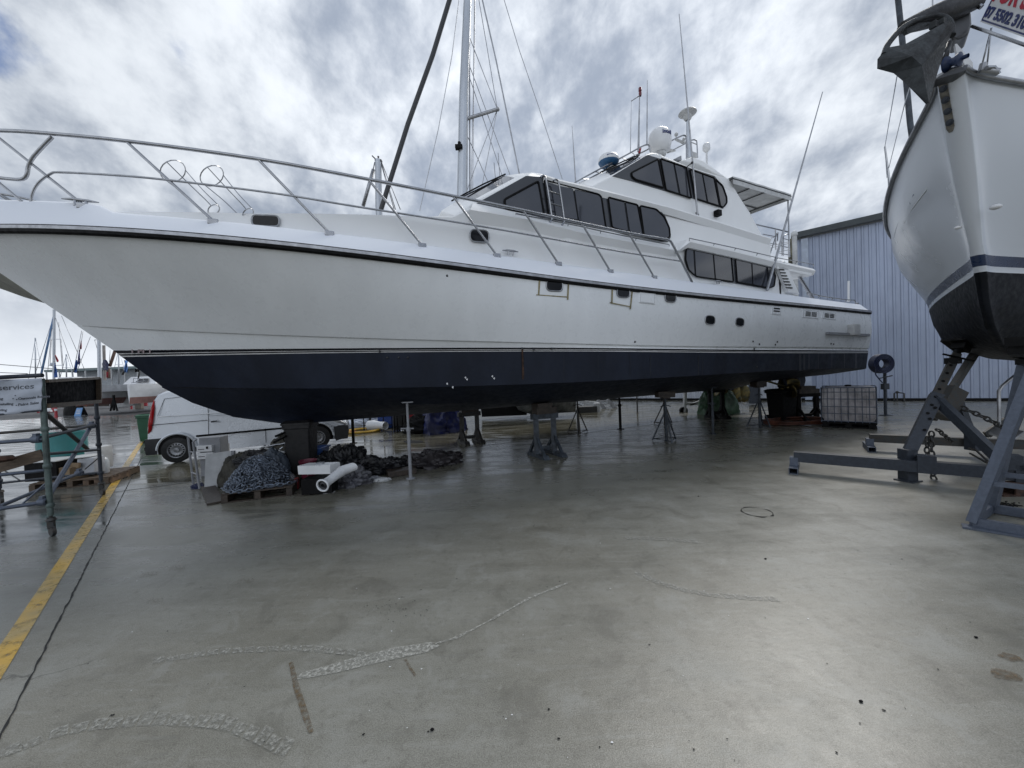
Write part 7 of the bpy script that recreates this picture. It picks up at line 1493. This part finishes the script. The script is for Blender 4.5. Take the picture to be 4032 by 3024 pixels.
def flag(pts, label, mt, dpt, grp='small flags flying over the far boats'):
    m = MB(True); rws = []
    for (x0, x1, y) in pts: rws.append([D(*cs(x0+(x1-x0)*k/4, y), dpt+.12*math.sin(k*1.7+y*.05)) for k in range(5)])
    m.rows(rws, True); o_ = obj('flag', m, mt, label=label, cat='flag', group=grp); s_ = o_.modifiers.new('s', 'SOLIDIFY'); s_.thickness = .03
fb, fr = mat('flag_blue', (.10, .22, .58), .7), mat('flag_red', (.5, .04, .06), .7); fv = mat('flag_violet_blue', (.05, .07, .30), .7)
flag([(600, 604, 770), (590, 618, 850), (588, 625, 930)], 'light blue flag hanging low on the leftmost mast', fb, 39.5); flag([(602, 606, 685), (604, 625, 715), (612, 637, 745), (618, 630, 762)], 'small red flag on the leftmost mast', fr, 39.5)
flag([(880, 884, 530), (868, 888, 590), (870, 888, 622)], 'red flag on the stay right of the leftmost mast', fr, 38); flag([(860, 868, 625), (848, 872, 710), (852, 872, 790)], 'violet blue flag right below the red flag on the stay', fv, 38); flag([(835, 840, 740), (815, 838, 830), (812, 836, 880)], 'slim blue flag low on the slanting stay', fb, 38)
flag([(1350, 1400, 742), (1360, 1385, 780), (1348, 1388, 830), (1362, 1385, 875)], 'light blue flag hanging in front of the yacht stem', mat('flag_sky', (.16, .33, .7), .7), 30); flag([(1158, 1178, 870), (1158, 1176, 930)], 'red furled ensign at the foot of the tan mast', fr, 35)
flag([(1470, 1520, 835), (1468, 1515, 870)], 'black cloth patch flying beside the yacht stem', M['black'], 30)
m = MB(); m.tube([D(*cs(1335, 900), 30), D(*cs(1352, 850), 30)], .07, 6); m.tube([D(*cs(1505, 940), 30), D(*cs(1520, 865), 30)], .05, 6); obj('flag_pole', m, M['dsteel'], label='dark flag poles near the yacht stem in the distance', cat='pole')
# long low marina roof, overhead line
t = thing('marina_building', 'long low grey marina roof on posts along the far waterfront', 'building', DF(350, 1500, 75)); Y7 = 75
za, zb_ = D(*cs(500, 872), Y7).z, D(*cs(500, 935), Y7).z; xa, xb = D(*cs(480, 880), Y7).x, D(*cs(1700, 860), Y7).x
m = MB(); m.poly([Vector((xa, Y7, za)), Vector((xb, Y7, za)), Vector((xb, Y7, za+.45)), Vector((xa, Y7, za+.45))], (0, 5, 0)); obj('roof', m, mat('marina_roof', (.20, .26, .26), .6), t)
m = MB(); m.poly([Vector((xa+3, Y7+3, .1)), Vector((xb, Y7+3, .1)), Vector((xb, Y7+3, za)), Vector((xa+3, Y7+3, za))], (0, 1, 0)); obj('wall', m, mat('marina_wall', (.48, .51, .54), .6), t)
for f_ in np.linspace(.02, .95, 9):
    m = MB(); x = xa+(xb-xa)*f_; m.box((x, Y7, za/2), (.18, .18, za)); obj('post', m, M['offw'], t)
m = MB(); m.tube([D(-60, *[cs(0, 775)[1]], 60), D(*cs(700, 845), 60)], .05, 4); m.tube([D(-60, cs(0, 870)[1], 60), D(*cs(300, 888), 60)], .05, 4); obj('overhead_cable', m, M['dgrey'], label='thin overhead cables crossing the sky at the far left', cat='cable')
for px_, yt_, lb_ in ((262, 1395, 'thin bare distant mast between the two flag strings'), (140, 1330, 'thin bare distant mast just right of the banner top'), (468, 1372, 'thin distant mast beside the tan grey mast')):
    m = MB(); m.tube([D(px_, 1512, 55), D(px_-1, yt_, 55)], .08, 6); m.beam(D(px_-12, (yt_+1500)/2, 55), D(px_+12, (yt_+1500)/2, 55), .07, .06); m.tube([D(px_, yt_, 55), D(px_+34, 1505, 55)], .035, 4); m.tube([D(px_, yt_, 55), D(px_-30, 1505, 55)], .035, 4); obj('mast', m, M['mast'], label=lb_, cat='mast')
for px_, w_, lb_ in ((265, 60, 'white cabin boat far off above the black deck panel'), (345, 46, 'white boat with raised wheelhouse far off, right of the black deck panel top')):
    t = thing('cabin_boat', lb_, 'boat', D(px_, 1520, 48)); k_ = 48/FOC; c = D(px_, 1512, 48); m = MB(True); m.rows([[c+Vector((-w_*k_*.8, 0, -1.2)), c+Vector((w_*k_*.7, 0, -1.2))], [c+Vector((-w_*k_, -.6, 0)), c+Vector((w_*k_, -.4, .1))], [c+Vector((-w_*k_, .6, .05)), c+Vector((w_*k_, .6, .15))]], True); obj('hull', m, M['white'], t)
    m = MB(); m.box(c+Vector((.2, .2, .45)), (w_*k_, 1.2, .8), 0, .12); cb_ = obj('cabin', m, M['white'], t); m = MB(); m.box(c+Vector((.2, -.42, .55)), (w_*k_*.8, .06, .3)); obj('cabin_window', m, M['tint'], cb_)
# crowd of small boats and clutter at the waterfront
bw_ = thing('motor_boat', 'white motor boat cluster in the distance right of the catamaran', 'boat', DF(610, 1560, 34)); m = MB(True)
for (x0, x1, y0, y1_, d2) in ((1560, 1700, 1000, 1060, 40), (1620, 1760, 1015, 1080, 38)):
    a, b_ = D(*cs(x0, y1_), d2), D(*cs(x1, y1_), d2); zt2 = D(*cs(x0, y0), d2).z; m.rows([[a, b_], [Vector((a.x-.5, a.y-.5, (a.z+zt2)/2)), Vector((b_.x+.8, b_.y-.5, (a.z+zt2)/2))], [Vector((a.x-.5, a.y, zt2)), Vector((b_.x+.5, b_.y, zt2))], [Vector((a.x, a.y+2, zt2+.3)), Vector((b_.x, b_.y+2, zt2+.3))]], True)
obj('hull', m, M['white'], bw_); m = MB(); a = D(*cs(1620, 1000), 39); m.box(a, (1.6, 1.5, .8), .3, .1); m.box(a+Vector((1.8, 0, -.5)), (1.4, 1, .5), .3, .1); obj('cabin', m, M['white'], bw_)
m = MB(); c = G(*cs(1520, 1275)); m.box(c+Vector((0, 0, .9)), (.6, .5, 1.8), .2, .1); obj('keel_block', m, mat('tan_keel', (.22, .19, .16), .7), label='tan keel and rudder block under the near catamaran hull', cat='keel')
m = MB(True); a = DF(*cs(1170, 1165), 37); b_ = DF(*cs(1450, 1180), 37); m.rows([[Vector((a.x, 37, a.z)), Vector((b_.x, 37, a.z))], [Vector((a.x+.2, 36.5, DF(0, cs(0, 1110)[1], 37).z)), Vector((b_.x, 36.5, DF(0, cs(0, 1110)[1], 37).z))]], True); m.poly([Vector((a.x, 37, a.z-.05)), Vector((b_.x, 37, a.z-.05)), Vector((b_.x, 37, a.z-.7)), Vector((a.x+.6, 37, a.z-.9))], (0, .5, 0)); o_ = obj('white_hull', m, M['offw'], label='white boat hull seen beneath the catamaran bridge deck', cat='boat'); 
def bollard(px, py, h, label, mt='red'):
    c = G(px, py); t = thing('bollard', label, 'bollard', c, 'red and white bollards by the far road'); m = MB(); m.lathe([(.12, 0), (.1, .05), (.08, h), (.001, h+.03)], c, 12); po = obj('post', m, M[mt], t); m = MB(); m.lathe([(.09, h*.5), (.088, h*.72)], c, 12); obj('white_band', m, M['white'], po)
bollard(*cs(612, 1362), 1.0, 'red and white bollard nearest the banner edge'); bollard(*cs(724, 1315), .9, 'red and white bollard between the banner and the blue sandwich board'); bollard(*cs(1432, 1275), .9, 'red leaning bollard under the catamaran')
lump('red_covered_item', 'red and white rescue gear heap beside the banner edge', 'gear', G(*cs(515, 1310)), (.9, .4, .8), M['red'], 95, .3); lump('white_gear', 'white bundle on the red gear heap by the banner', 'bundle', DF(*cs(505, 1275), 30)-Vector((0, 0, .2)), (.4, .2, .35), M['white'], 96, .2)
c = G(*cs(840, 1350)); t = thing('sandwich_board', 'light blue sandwich board standing on the far road', 'sign', c); kk = c.y/FOC; w_ = 72/2.765*kk; h_ = 88/2.765*kk; m = MB(); m.poly([c+Vector((-w_/2, 0, 0)), c+Vector((w_/2, 0, 0)), c+Vector((w_/2+.06, .15, h_)), c+Vector((-w_/2+.12, .15, h_))], (0, .05, 0)); obj('panel', m, M['lblue'], t); m = MB(); 
for z_ in (.3, .5, .72): m.box(c+Vector((.05, .0+.15*z_-.02, h_*z_)), (w_*.6, .01, .06)); 
obj('lettering', m, M['white'], t); m = MB(); m.poly([c+Vector((w_/2+.1, .3, 0)), c+Vector((w_/2+.3, .3, 0)), c+Vector((w_/2+.12, .2, h_)), c+Vector((w_/2, .2, h_))], (0, .05, 0)); obj('rear_leg', m, M['black'], t)
lump('dark_bin', 'black funnel shaped keel block left of the blue sandwich board', 'block', G(*cs(800, 1345))+Vector((-.4, .4, 0)), (.9, .4, 1.4), M['black'], 97, .05)
m = MB(); a, b_ = G(-60, 1621), G(560, 1603); 
for k in range(12): p = a.lerp(b_, k/11); m.tube([p, p+Vector((0, 0, 1.0))], .04, 5)
fn = thing('barrier_fence', 'dark low barrier strung with orange flags along the far yard edge', 'fence', a); obj('post', m, M['offw'], fn)
m = MB(); m.poly([Zp(a, .25), Zp(b_, .25), Zp(b_, .95), Zp(a, .95)], (0, .1, 0)); obj('mesh_panel', m, mat('rusty_mesh', (.05, .03, .02), .8, var=.4, scale=2), fn)
random.seed(31); m = MB()
for k in range(46):
    f_ = k/46; p = a.lerp(b_, f_)+Vector((0, -.15, random.uniform(.7, 1.15))); m.poly([p, p+Vector((.5, 0, 0)), p+Vector((.2, 0, -.5))], (0, .03, 0))
obj('orange_flags', m, M['orange'], fn)
c = G(*cs(1580, 1240)); lump('red_gear', 'small red object beside the van tail in the distance', 'gear', c, (.3, .2, .9), M['red'], 99, .1)
for o in bpy.data.objects:
    if o.type == 'MESH':
        for p in (): pass
